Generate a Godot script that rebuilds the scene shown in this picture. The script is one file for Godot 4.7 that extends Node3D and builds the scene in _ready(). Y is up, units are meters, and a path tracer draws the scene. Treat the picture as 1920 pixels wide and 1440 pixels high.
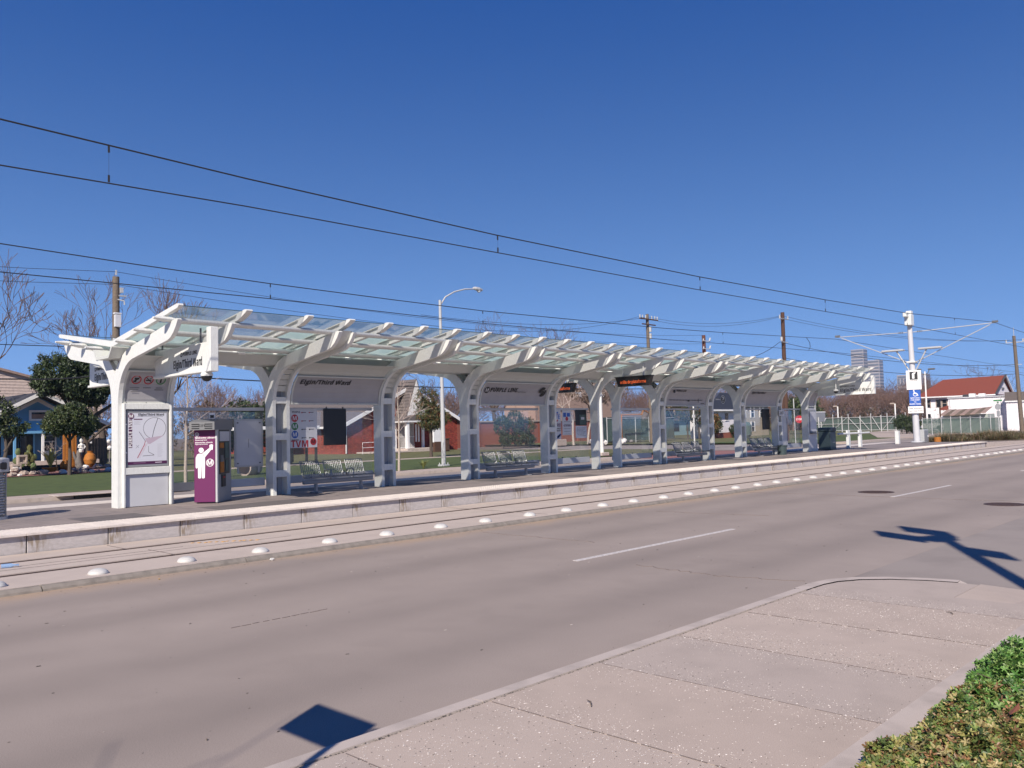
extends Node3D

# ---------------------------------------------------------------- mesh builder
class MB:
	var st := SurfaceTool.new()
	var col := Color(1, 1, 1)
	var n := 0
	func _init() -> void:
		st.begin(Mesh.PRIMITIVE_TRIANGLES)
	func v(p: Vector3, nn: Vector3, uv := Vector2.ZERO) -> void:
		st.set_color(col)
		st.set_normal(nn)
		st.set_uv(uv)
		st.add_vertex(p)
		n += 1
	func tri(a: Vector3, b: Vector3, c: Vector3) -> void:
		var nn := (b - a).cross(c - a).normalized()
		v(a, nn); v(c, nn, Vector2(1, 1)); v(b, nn, Vector2(1, 0))
	# a b c d run anticlockwise as seen from outside
	func quad(a: Vector3, b: Vector3, c: Vector3, d: Vector3) -> void:
		var nn := (c - a).cross(d - b).normalized()
		var ua := Vector2(0, 1)
		var ub := Vector2(1, 1)
		var uc := Vector2(1, 0)
		var ud := Vector2(0, 0)
		v(a, nn, ua); v(c, nn, uc); v(b, nn, ub)
		v(a, nn, ua); v(d, nn, ud); v(c, nn, uc)
	func box(c: Vector3, s: Vector3, bs := Basis.IDENTITY, bev := 0.0) -> void:
		var h := s * 0.5
		var e := minf(bev, minf(h.x, minf(h.y, h.z)) * 0.9)
		var t := Transform3D(bs, c)
		if e <= 0.0:
			var p: Array[Vector3] = []
			for i in 8:
				p.append(t * Vector3(h.x if i & 1 else -h.x, h.y if i & 2 else -h.y, h.z if i & 4 else -h.z))
			quad(p[4], p[5], p[7], p[6]); quad(p[1], p[0], p[2], p[3])
			quad(p[5], p[1], p[3], p[7]); quad(p[0], p[4], p[6], p[2])
			quad(p[6], p[7], p[3], p[2]); quad(p[0], p[1], p[5], p[4])
			return
		var k := h - Vector3(e, e, e)
		var ax := [Vector3(1, 0, 0), Vector3(0, 1, 0), Vector3(0, 0, 1)]
		for i in 3:
			var a: Vector3 = ax[i]
			var b: Vector3 = ax[(i + 1) % 3]
			var d: Vector3 = ax[(i + 2) % 3]
			for s1 in [-1.0, 1.0]:
				var o: Vector3 = a * h[i] * s1
				var bb: Vector3 = b * k[(i + 1) % 3] * s1
				var dd: Vector3 = d * k[(i + 2) % 3]
				quad(t * (o - bb - dd), t * (o + bb - dd), t * (o + bb + dd), t * (o - bb + dd))
				for s2 in [-1.0, 1.0]:
					# edge between faces b*s1 and d*s2, along a
					var al: Vector3 = a * k[i]
					var p1: Vector3 = b * h[(i + 1) % 3] * s1 + d * k[(i + 2) % 3] * s2
					var p2: Vector3 = b * k[(i + 1) % 3] * s1 + d * h[(i + 2) % 3] * s2
					if s1 * s2 > 0:
						quad(t * (p1 - al), t * (p1 + al), t * (p2 + al), t * (p2 - al))
					else:
						quad(t * (p1 + al), t * (p1 - al), t * (p2 - al), t * (p2 + al))
		for i in 8:
			var sg := Vector3(1 if i & 1 else -1, 1 if i & 2 else -1, 1 if i & 4 else -1)
			var a1 := t * (Vector3(h.x, k.y, k.z) * sg)
			var a2 := t * (Vector3(k.x, h.y, k.z) * sg)
			var a3 := t * (Vector3(k.x, k.y, h.z) * sg)
			if sg.x * sg.y * sg.z > 0:
				tri(a1, a2, a3)
			else:
				tri(a1, a3, a2)
	func _frame(dir: Vector3) -> Basis:
		var up := Vector3.UP if absf(dir.y) < 0.95 else Vector3.RIGHT
		var x := up.cross(dir).normalized()
		return Basis(x, dir.cross(x).normalized(), dir)
	# round bar through points; radii one per point or a single one; flat squeezes the second axis
	func tube(pts: Array, radii: Array, sides := 8, flat := 1.0, caps := true) -> void:
		var rings := []
		var norms := []
		for i in pts.size():
			var d: Vector3
			if i == 0: d = pts[1] - pts[0]
			elif i == pts.size() - 1: d = pts[i] - pts[i - 1]
			else: d = (pts[i + 1] - pts[i]).normalized() + (pts[i] - pts[i - 1]).normalized()
			var f := _frame(d.normalized())
			var r: float = radii[mini(i, radii.size() - 1)]
			var ring := []
			var nr := []
			for k in sides:
				var an := TAU * k / sides
				ring.append(pts[i] + f.x * cos(an) * r + f.y * sin(an) * r * flat)
				nr.append((f.x * cos(an) * flat + f.y * sin(an)).normalized())
			rings.append(ring); norms.append(nr)
		for i in pts.size() - 1:
			for k in sides:
				var k2 := (k + 1) % sides
				var a: Vector3 = rings[i][k]
				var b: Vector3 = rings[i][k2]
				var c: Vector3 = rings[i + 1][k2]
				var d2: Vector3 = rings[i + 1][k]
				v(a, norms[i][k]); v(c, norms[i + 1][k2]); v(b, norms[i][k2])
				v(a, norms[i][k]); v(d2, norms[i + 1][k]); v(c, norms[i + 1][k2])
		if caps:
			for k in range(1, sides - 1):
				tri(rings[0][0], rings[0][k + 1], rings[0][k])
				var l := pts.size() - 1
				tri(rings[l][0], rings[l][k], rings[l][k + 1])
	# a polygon in x-y pushed from z0 to z1 in the frame t
	func prism(poly: PackedVector2Array, z0: float, z1: float, t := Transform3D.IDENTITY) -> void:
		var p := poly
		if Geometry2D.is_polygon_clockwise(p):
			p = p.duplicate(); p.reverse()
		var ix := Geometry2D.triangulate_polygon(p)
		for i in range(0, ix.size(), 3):
			var a := p[ix[i]]
			var b := p[ix[i + 1]]
			var c := p[ix[i + 2]]
			if (b - a).cross(c - a) < 0:
				var q := b; b = c; c = q
			tri(t * Vector3(a.x, a.y, z1), t * Vector3(b.x, b.y, z1), t * Vector3(c.x, c.y, z1))
			tri(t * Vector3(a.x, a.y, z0), t * Vector3(c.x, c.y, z0), t * Vector3(b.x, b.y, z0))
		for i in p.size():
			var a := p[i]
			var b := p[(i + 1) % p.size()]
			quad(t * Vector3(a.x, a.y, z0), t * Vector3(b.x, b.y, z0), t * Vector3(b.x, b.y, z1), t * Vector3(a.x, a.y, z1))
	# profile of (radius, height) turned round y at c
	func lathe(prof: Array, c: Vector3, sides := 16, bs := Basis.IDENTITY, sx := 1.0, sz := 1.0) -> void:
		for i in prof.size() - 1:
			var p: Vector2 = prof[i]
			var q: Vector2 = prof[i + 1]
			var tn := Vector2(q.y - p.y, p.x - q.x).normalized()
			for k in sides:
				var a0 := TAU * k / sides
				var a1 := TAU * (k + 1) / sides
				var d0 := Vector3(cos(a0) * sx, 0, -sin(a0) * sz)
				var d1 := Vector3(cos(a1) * sx, 0, -sin(a1) * sz)
				var n0 := bs * (d0 * tn.x + Vector3(0, tn.y, 0)).normalized()
				var n1 := bs * (d1 * tn.x + Vector3(0, tn.y, 0)).normalized()
				var A := c + bs * (d0 * p.x + Vector3(0, p.y, 0))
				var B := c + bs * (d1 * p.x + Vector3(0, p.y, 0))
				var C := c + bs * (d1 * q.x + Vector3(0, q.y, 0))
				var D := c + bs * (d0 * q.x + Vector3(0, q.y, 0))
				if q.x > 0.00001:
					v(A, n0); v(D, n0); v(C, n1)
				if p.x > 0.00001:
					v(A, n0); v(C, n1); v(B, n1)
	# lumpy stone: a squashed sphere with pushed points
	func rock(c: Vector3, s: Vector3, sd: int) -> void:
		var rg := RandomNumberGenerator.new()
		rg.seed = sd
		var off := []
		for i in 6:
			var row := []
			for k in 8:
				row.append(rg.randf_range(0.72, 1.12))
			off.append(row)
		for i in 5:
			for k in 8:
				var q := []
				for w in [[i, k], [i, k + 1], [i + 1, k + 1], [i + 1, k]]:
					var th: float = PI * w[0] / 5.0
					var ph: float = TAU * w[1] / 8.0
					var r: float = off[w[0]][w[1] % 8]
					if w[0] == 0 or w[0] == 5: r = 0.9
					q.append(c + Vector3(sin(th) * cos(ph) * s.x, cos(th) * s.y, sin(th) * sin(ph) * s.z) * r * 0.5)
				if i > 0: tri(q[0], q[1], q[2])
				tri(q[0], q[2], q[3])
	func mesh() -> ArrayMesh:
		return st.commit()

# ---------------------------------------------------------------- names, tags, textures
var M := {}
var T := {}
var used := {}
var rng := RandomNumberGenerator.new()

func numbered(s: String) -> String:
	var k: int = used.get(s, 0)
	used[s] = k + 1
	return s if k == 0 else "%s_%03d" % [s, k]

func tag(o: Node3D, label: String, cat := "", group := "", kind := "") -> Node3D:
	if label: o.set_meta("label", label)
	if cat: o.set_meta("category", cat)
	if group: o.set_meta("group", group)
	if kind: o.set_meta("kind", kind)
	return o

func thing(nm: String, label: String, cat: String, at := Vector3.ZERO, group := "", turn := 0.0) -> Node3D:
	var o := Node3D.new()
	o.name = numbered(nm)
	add_child(o)
	o.position = at
	o.rotation.y = turn
	return tag(o, label, cat, group)

func put(nm: String, ms: Mesh, m: Material, parent: Node, at := Vector3.ZERO, bs := Basis.IDENTITY) -> MeshInstance3D:
	var o := MeshInstance3D.new()
	o.mesh = ms
	o.material_override = m
	if parent == self:
		o.name = numbered(nm)
	else:
		var key := "%s/%d" % [nm, parent.get_instance_id()]
		var k: int = used.get(key, 0)
		used[key] = k + 1
		o.name = nm if k == 0 else "%s_%03d" % [nm, k]
	parent.add_child(o, true)
	o.transform = Transform3D(bs, at)
	return o

func obj(nm: String, b: MB, m: Material, parent: Node = self) -> MeshInstance3D:
	return put(nm, b.mesh(), m, parent)

func struct(nm: String, b: MB, m: Material) -> MeshInstance3D:
	var o := obj(nm, b, m, self)
	o.set_meta("kind", "structure")
	return o

func lone(nm: String, b: MB, m: Material, label: String, cat: String, group := "") -> MeshInstance3D:
	var o := obj(nm, b, m, self)
	tag(o, label, cat, group)
	return o

func copy_of(root: Node3D, label := "") -> Node3D:
	var c := root.duplicate()
	var base := String(root.name)
	if base.length() > 4 and base[base.length() - 4] == "_" and base.right(3).is_valid_int(): base = base.left(base.length() - 4)
	c.name = numbered(base)
	add_child(c)
	if label: c.set_meta("label", label)
	return c

func boxes(arr: Array, bev := 0.0) -> MB:
	var b := MB.new()
	for a in arr: b.box(a[0], a[1], Basis.IDENTITY, bev)
	return b

func bx(c: Vector3, s: Vector3, bev := 0.0) -> MB:
	var b := MB.new()
	b.box(c, s, Basis.IDENTITY, bev)
	return b

func lin(r: float, g: float, b: float) -> Color:
	return Color(r, g, b).linear_to_srgb()

func ntex(key: String, freq: float, oct: int, lo: float, hi: float, size := 512, kind := FastNoiseLite.TYPE_SIMPLEX_SMOOTH, sd := 1) -> NoiseTexture2D:
	if T.has(key): return T[key]
	var nz := FastNoiseLite.new()
	nz.noise_type = kind
	nz.frequency = freq
	nz.fractal_octaves = oct
	nz.seed = sd
	var t := NoiseTexture2D.new()
	t.width = size; t.height = size
	t.seamless = true
	t.noise = nz
	var g := Gradient.new()
	g.set_color(0, Color(lo, lo, lo).linear_to_srgb()); g.set_color(1, Color(hi, hi, hi).linear_to_srgb())
	t.color_ramp = g
	T[key] = t
	return t

func mat(c: Color, rough := 0.6, metal := 0.0) -> StandardMaterial3D:
	var m := StandardMaterial3D.new()
	m.albedo_color = c
	m.roughness = rough
	m.metallic = metal
	return m

# base colour times a mottling in world space, and a finer grain over it
func grainy(c: Color, rough: float, tex: Texture2D, sc: float, fine: Texture2D = null, fsc := 1.0, bump := 0.0) -> StandardMaterial3D:
	var m := mat(c, rough)
	m.albedo_texture = tex
	m.uv1_triplanar = true
	m.uv1_world_triplanar = true
	m.uv1_scale = Vector3(sc, sc, sc)
	if fine:
		m.detail_enabled = true
		m.detail_albedo = fine
		m.detail_blend_mode = BaseMaterial3D.BLEND_MODE_MUL
		m.detail_uv_layer = BaseMaterial3D.DETAIL_UV_2
		m.uv2_triplanar = true
		m.uv2_world_triplanar = true
		m.uv2_scale = Vector3(fsc, fsc, fsc)
	return m

func glass(c: Color, a: float, rough := 0.03) -> StandardMaterial3D:
	var m := mat(Color(c.r, c.g, c.b, a), rough)
	m.transparency = BaseMaterial3D.TRANSPARENCY_ALPHA
	m.metallic_specular = 0.5
	return m

var fonts := {}
func font(bold := true, slant := 0.0) -> Font:
	var k := "%s%f" % [bold, slant]
	if fonts.has(k): return fonts[k]
	var s := SystemFont.new()
	s.font_names = PackedStringArray(["Droid Sans"])
	s.font_weight = 700 if bold else 400
	var f: Font = s
	if slant != 0.0:
		var fv := FontVariation.new()
		fv.base_font = s
		fv.variation_transform = Transform2D(Vector2(1, 0), Vector2(slant, 1), Vector2.ZERO)
		f = fv
	fonts[k] = f
	return f

# lettering whose capitals are about 0.72 h tall; faces +z of bs
func text(nm: String, s: String, h: float, m: Material, parent: Node, at: Vector3, bs := Basis.IDENTITY, bold := true, slant := 0.0, align := HORIZONTAL_ALIGNMENT_LEFT, wide := 1.0) -> MeshInstance3D:
	var tm := TextMesh.new()
	tm.text = s
	tm.font = font(bold, slant)
	tm.font_size = 48
	tm.pixel_size = h / 48.0
	tm.depth = 0.003
	tm.curve_step = 2.0
	tm.horizontal_alignment = align
	tm.vertical_alignment = VERTICAL_ALIGNMENT_CENTER
	var o := put(nm, tm, m, parent, at, bs * Basis.from_scale(Vector3(wide, 1, 1)))
	return o

func disc(b: MB, c: Vector3, r: float, bs := Basis.IDENTITY, th := 0.004, n := 20) -> void:
	var p := PackedVector2Array()
	for k in n: p.append(Vector2(cos(TAU * k / n), sin(TAU * k / n)) * r)
	b.prism(p, 0.0, th, Transform3D(bs, c))

func ring(b: MB, c: Vector3, r: float, w: float, bs := Basis.IDENTITY, th := 0.004, n := 24) -> void:
	for k in n:
		var a0 := TAU * k / n
		var a1 := TAU * (k + 1) / n
		var d0 := Vector2(cos(a0), sin(a0))
		var d1 := Vector2(cos(a1), sin(a1))
		b.prism(PackedVector2Array([d0 * r, d1 * r, d1 * (r - w), d0 * (r - w)]), 0.0, th, Transform3D(bs, c))

# ---------------------------------------------------------------- the scene
const DECK := 0.35
const CZ := -20.42

func _ready() -> void:
	rng.seed = 7
	var cam := Camera3D.new()
	cam.name = "camera"
	add_child(cam)
	cam.transform = Transform3D(Basis(Vector3(0.69037639, -0.02509403, 0.72301502), Vector3(-0.02144128, 0.99824949, 0.05512009), Vector3(-0.72313257, -0.05355597, 0.68862984)).orthonormalized(), Vector3(0, 1.93, 0))
	cam.fov = 48.45
	cam.near = 0.05
	cam.far = 4000.0
	cam.current = true
	var env := Environment.new()
	env.background_mode = Environment.BG_SKY
	var sm := ProceduralSkyMaterial.new()
	sm.sky_top_color = Color(0.0, 0.235, 0.52)
	sm.sky_horizon_color = Color(0.49, 0.675, 0.91)
	sm.sky_curve = 0.15
	sm.sky_energy_multiplier = 1.0
	sm.ground_bottom_color = Color(0.30, 0.28, 0.26)
	sm.ground_horizon_color = Color(0.45, 0.45, 0.46)
	sm.sun_angle_max = 12.0
	var sky := Sky.new()
	sky.sky_material = sm
	env.sky = sky
	env.tonemap_mode = Environment.TONE_MAPPER_LINEAR
	env.tonemap_exposure = 1.28
	env.sdfgi_enabled = true
	env.ssao_enabled = true
	env.ssil_enabled = true
	env.fog_enabled = true
	env.fog_density = 0.00016
	env.fog_light_color = Color(0.72, 0.80, 0.92)
	var we := WorldEnvironment.new()
	we.name = "world_environment"
	we.environment = env
	add_child(we)
	var sun := DirectionalLight3D.new()
	sun.name = "sun"
	sun.light_energy = 1.55
	sun.light_color = Color(1.0, 0.955, 0.90)
	sun.light_angular_distance = 0.53
	sun.shadow_enabled = true
	add_child(sun)
	sun.look_at_from_position(Vector3.ZERO, Vector3(0.711, -0.588, -0.386), Vector3.UP)
	materials()
	setting()
	canopy()
	platform_things()
	overhead()
	left_yard()
	middle()
	right_side()
	foreground()

func brick_image() -> ImageTexture:
	# courses too fine to pick apart at this distance: 8 bricks by 16 courses
	var im := Image.create(256, 256, false, Image.FORMAT_RGB8)
	var rg := RandomNumberGenerator.new()
	rg.seed = 61
	im.fill(Color(0.85, 0.80, 0.78))
	for r in 16:
		for c in 9:
			var x := c * 32 - (16 if r % 2 else 0)
			var v := rg.randf_range(0.62, 1.0)
			im.fill_rect(Rect2i(x + 1, r * 16 + 1, 30, 13), Color(v, v * rg.randf_range(0.75, 1.0), v * 0.95))
	return ImageTexture.create_from_image(im)

func materials() -> void:
	var mot := ntex("mot", 0.012, 5, 0.78, 1.18, 512)
	var mot2 := ntex("mot2", 0.02, 4, 0.62, 1.3, 512, FastNoiseLite.TYPE_SIMPLEX_SMOOTH, 5)
	var fine := ntex("fine", 0.12, 3, 0.80, 1.16, 512, FastNoiseLite.TYPE_SIMPLEX_SMOOTH, 9)
	var coarse := ntex("coarse", 0.25, 2, 0.45, 1.45, 512, FastNoiseLite.TYPE_SIMPLEX_SMOOTH, 3)
	var soft := ntex("soft", 0.008, 3, 0.93, 1.05, 256, FastNoiseLite.TYPE_SIMPLEX_SMOOTH, 4)
	var gentle := ntex("gentle", 0.012, 4, 0.91, 1.07, 512, FastNoiseLite.TYPE_SIMPLEX_SMOOTH, 15)
	var speck := ntex("speck", 0.35, 2, 0.62, 1.3, 1024, FastNoiseLite.TYPE_SIMPLEX_SMOOTH, 16)
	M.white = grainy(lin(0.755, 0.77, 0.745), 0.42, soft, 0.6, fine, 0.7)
	M.white.uv1_scale = Vector3(2.2, 0.3, 2.2)
	M.white.albedo_texture = ntex("grime", 0.03, 4, 0.84, 1.06, 512, FastNoiseLite.TYPE_SIMPLEX_SMOOTH, 33)
	M.polewhite = grainy(lin(0.56, 0.57, 0.60), 0.45, soft, 0.7)
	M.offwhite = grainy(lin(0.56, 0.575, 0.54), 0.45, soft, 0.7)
	M.gray_panel = grainy(lin(0.52, 0.53, 0.56), 0.45, soft, 0.7)
	M.sign_panel = grainy(lin(0.36, 0.355, 0.375), 0.45, soft, 0.7)
	M.gray_dark = grainy(lin(0.13, 0.135, 0.145), 0.5, soft, 0.9)
	M.gray_mid = grainy(lin(0.27, 0.28, 0.30), 0.4, soft, 0.9)
	M.steel = mat(lin(0.30, 0.31, 0.32), 0.28, 0.9)
	M.galv = grainy(lin(0.46, 0.47, 0.48), 0.45, soft, 2.0)
	M.hood = grainy(lin(0.17, 0.175, 0.185), 0.5, soft, 0.9)
	M.black = mat(lin(0.012, 0.012, 0.013), 0.4)
	M.ink = mat(lin(0.02, 0.02, 0.022), 0.6)
	M.inkgray = mat(lin(0.16, 0.16, 0.17), 0.6)
	M.cable = mat(lin(0.02, 0.02, 0.025), 0.7)
	M.purple = mat(lin(0.125, 0.009, 0.085), 0.55)
	M.purple_dull = mat(lin(0.10, 0.02, 0.07), 0.5)
	M.red = mat(lin(0.45, 0.02, 0.03), 0.45)
	M.signwhite = mat(lin(0.82, 0.82, 0.82), 0.5)
	M.paper = grainy(lin(0.62, 0.63, 0.66), 0.5, soft, 1.5)
	M.blue = mat(lin(0.02, 0.10, 0.42), 0.45)
	M.green = mat(lin(0.03, 0.20, 0.06), 0.5)
	M.orange_led = mat(lin(0.5, 0.08, 0.02), 0.5)
	M.orange_led.emission_enabled = true
	M.orange_led.emission = lin(0.55, 0.09, 0.02)
	M.road = grainy(lin(0.335, 0.288, 0.258), 0.85, mot, 0.09, speck, 0.3)
	M.roadmark = grainy(lin(0.62, 0.58, 0.56), 0.8, mot2, 1.5, fine, 4.0)
	M.track = grainy(lin(0.55, 0.465, 0.405), 0.85, gentle, 0.2, speck, 0.35)
	M.kerb = grainy(lin(0.54, 0.465, 0.415), 0.85, mot, 0.4, speck, 0.5)
	M.kerbdirty = grainy(lin(0.30, 0.265, 0.23), 0.9, mot2, 0.5, coarse, 1.3)
	M.walk = grainy(lin(0.49, 0.402, 0.34), 0.9, gentle, 0.25, speck, 0.42)
	M.walk2 = grainy(lin(0.505, 0.417, 0.355), 0.9, gentle, 0.22, speck, 0.42)
	M.walk3 = grainy(lin(0.465, 0.39, 0.34), 0.9, gentle, 0.3, speck, 0.38)
	M.deck = grainy(lin(0.29, 0.245, 0.225), 0.85, mot, 0.35, fine, 2.2)
	M.deck2 = grainy(lin(0.265, 0.225, 0.21), 0.85, mot, 0.45, fine, 2.2)
	M.deck3 = grainy(lin(0.17, 0.15, 0.145), 0.85, mot, 0.45, coarse, 0.9)
	M.tactile = grainy(lin(0.70, 0.63, 0.57), 0.8, mot, 0.5, fine, 2.0)
	M.joint = mat(lin(0.06, 0.052, 0.047), 0.9)
	M.crack = mat(lin(0.17, 0.14, 0.13), 0.95)
	M.rail = mat(lin(0.085, 0.052, 0.04), 0.6, 0.3)
	M.grass = grainy(lin(0.088, 0.125, 0.026), 0.95, mot2, 0.13, coarse, 0.5)
	M.grassdry = grainy(lin(0.15, 0.15, 0.05), 0.95, mot2, 0.16, coarse, 0.5)
	M.earth = grainy(lin(0.20, 0.15, 0.11), 0.95, mot2, 0.1, coarse, 0.9)
	M.redpave = grainy(lin(0.34, 0.16, 0.145), 0.9, mot2, 0.5, coarse, 1.5)
	M.brick = grainy(lin(0.38, 0.085, 0.045), 0.9, mot2, 1.1, coarse, 2.2)
	M.brick.albedo_texture = brick_image()
	M.brick.uv1_scale = Vector3(0.625, 0.83, 0.625)
	M.brick2 = grainy(lin(0.33, 0.11, 0.075), 0.9, mot2, 0.8, coarse, 0.7)
	M.shingle = grainy(lin(0.17, 0.145, 0.14), 0.95, mot2, 0.6, coarse, 0.8)
	M.stucco = grainy(lin(0.78, 0.76, 0.73), 0.9, mot, 0.7, fine, 1.5)
	M.trim = grainy(lin(0.78, 0.78, 0.78), 0.6, soft, 0.7)
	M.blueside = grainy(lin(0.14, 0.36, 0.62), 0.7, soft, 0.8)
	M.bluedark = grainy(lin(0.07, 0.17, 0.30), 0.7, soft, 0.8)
	M.pale = grainy(lin(0.56, 0.45, 0.40), 0.8, mot, 0.5)
	M.taupe = grainy(lin(0.34, 0.24, 0.20), 0.85, mot, 0.5)
	M.beige = grainy(lin(0.44, 0.38, 0.29), 0.85, mot, 0.5)
	M.housewhite = grainy(lin(0.78, 0.76, 0.79), 0.8, mot, 0.3)
	M.roofred = grainy(lin(0.26, 0.065, 0.042), 0.9, mot2, 0.45, coarse, 0.5)
	M.roofdark = grainy(lin(0.055, 0.055, 0.065), 0.9, mot2, 0.6)
	M.roofblue = grainy(lin(0.04, 0.05, 0.085), 0.9, mot2, 0.6)
	M.bark = grainy(lin(0.11, 0.085, 0.07), 0.95, mot2, 1.2, coarse, 2.0)
	M.barkpale = grainy(lin(0.50, 0.43, 0.37), 0.9, mot2, 1.5, coarse, 2.0)
	M.twig = grainy(lin(0.15, 0.10, 0.085), 0.95, soft, 1.0)
	M.twigpale = grainy(lin(0.42, 0.34, 0.30), 0.9, soft, 1.0)
	M.pole = grainy(lin(0.20, 0.16, 0.125), 0.95, mot2, 0.9, coarse, 1.5)
	M.polebrown = grainy(lin(0.09, 0.045, 0.03), 0.95, mot2, 0.9)
	M.orange = grainy(lin(0.42, 0.15, 0.02), 0.75, mot2, 1.2)
	M.rock = grainy(lin(0.50, 0.41, 0.35), 0.9, mot2, 1.2, coarse, 1.5)
	M.rockgray = grainy(lin(0.25, 0.23, 0.22), 0.9, mot2, 1.5, coarse, 1.5)
	M.bingreen = grainy(lin(0.045, 0.068, 0.074), 0.4, soft, 1.0)
	M.screen = grainy(lin(0.085, 0.13, 0.12), 0.8, mot2, 0.4)
	M.mesh_screen = glass(lin(0.085, 0.13, 0.12), 0.62, 0.8)
	M.tower = grainy(lin(0.36, 0.34, 0.36), 0.6, soft, 0.05)
	M.towerglass = mat(lin(0.14, 0.16, 0.21), 0.25)
	M.windowdark = mat(lin(0.02, 0.024, 0.03), 0.12)
	M.pane = glass(Color(0.80, 0.90, 0.88), 0.045)
	M.roofglass = glass(lin(0.40, 0.56, 0.49), 0.86, 0.2)
	M.roofglass.backlight_enabled = true
	M.roofglass.backlight = lin(0.50, 0.64, 0.56)
	M.paneedge = mat(lin(0.02, 0.06, 0.07), 0.3)
	M.roofclear = glass(lin(0.22, 0.38, 0.40), 0.48, 0.05)
	M.frost = glass(lin(0.50, 0.55, 0.52), 0.72, 0.35)
	M.leaf = mat(Color.WHITE, 0.5)
	M.leaf.vertex_color_use_as_albedo = true
	M.leaf.backlight_enabled = true
	M.leaf.backlight = Color(0.25, 0.3, 0.1)
	M.leaf.cull_mode = BaseMaterial3D.CULL_DISABLED
	M.dome = grainy(lin(0.66, 0.65, 0.625), 0.6, mot, 1.5, coarse, 1.6)
	M.brownleaf = mat(lin(0.25, 0.09, 0.05), 0.8)

# ---------------------------------------------------------------- ground, roads, platform
func sheet(b: MB, x0: float, x1: float, z0: float, z1: float, y: float) -> void:
	b.quad(Vector3(x0, y, z1), Vector3(x1, y, z1), Vector3(x1, y, z0), Vector3(x0, y, z0))

func road_image() -> ImageTexture:
	# wear across the lanes: dark wheel tracks, sand by the kerb, blotches; 32 m long by 8.1 m wide
	var w := 1024
	var h := 256
	var im := Image.create(w, h, false, Image.FORMAT_RGB8)
	var n1 := FastNoiseLite.new()
	n1.noise_type = FastNoiseLite.TYPE_SIMPLEX_SMOOTH
	n1.frequency = 1.0
	n1.fractal_octaves = 3
	for y in h:
		var z := float(y) / h
		for x in w:
			var a := TAU * x / w
			var cx := cos(a) * 2.2
			var cy := sin(a) * 2.2
			var big := n1.get_noise_3d(cx * 0.55, cy * 0.55, z * 4.5)
			var mid := n1.get_noise_3d(cx * 3.0 + 9.0, cy * 3.0, z * 9.0)
			var band := 0.0
			for c in [0.13, 0.33, 0.62, 0.83]:
				band += exp(-pow((z - c - big * 0.012) / 0.055, 2.0))
			var v := 1.05 - 0.19 * band * (0.8 + 0.6 * mid) + 0.10 * big + 0.06 * mid
			var oil := exp(-pow((z - 0.23) / 0.04, 2.0)) + exp(-pow((z - 0.73) / 0.05, 2.0))
			v -= 0.09 * oil * clampf(mid * 2.0 + 0.4, 0.0, 1.0)
			var sand := exp(-pow(z / (0.055 + 0.03 * mid), 2.0)) * clampf(0.9 + big, 0.0, 1.0)
			var c2 := Color(v, v, v).lerp(Color(1.30, 1.12, 0.88), clampf(sand, 0.0, 0.9))
			c2 = Color(c2.r * 0.8, c2.g * 0.8, c2.b * 0.8)
			im.set_pixel(x, y, c2.linear_to_srgb())
	return ImageTexture.create_from_image(im)

func stain_image(sd: int) -> ImageTexture:
	var w := 160
	var h := 48
	var im := Image.create(w, h, false, Image.FORMAT_RGB8)
	var n1 := FastNoiseLite.new()
	n1.seed = sd
	n1.frequency = 0.05
	n1.fractal_octaves = 4
	var rg := RandomNumberGenerator.new()
	rg.seed = sd
	var lw := rg.randf_range(0.05, 0.22)
	var rw := rg.randf_range(0.02, 0.10)
	var la := rg.randf_range(0.5, 1.3)
	var ra := rg.randf_range(0.2, 0.9)
	for y in h:
		for x in w:
			var u := float(x) / w
			var t := float(y) / h
			var nn := n1.get_noise_2d(x * 2.0, y * 0.5)
			var n2 := n1.get_noise_2d(x, y * 2.5 + 99.0)
			var s := la * exp(-pow(u / lw, 2.0)) + ra * exp(-pow((1.0 - u) / rw, 2.0))
			s *= clampf(0.55 + nn * 1.6, 0.0, 1.2) * clampf(1.25 - 0.75 * t, 0.0, 1.0)
			s = clampf(s, 0.0, 0.8)
			var v := 1.0 + 0.16 * n2 - 0.10 * clampf((t - 0.8) * 5.0, 0.0, 1.0)
			var c := Color(v, v, v).lerp(Color(0.52, 0.43, 0.29), s)
			im.set_pixel(x, y, Color(c.r * 0.85, c.g * 0.85, c.b * 0.85).linear_to_srgb())
	return ImageTexture.create_from_image(im)

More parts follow.
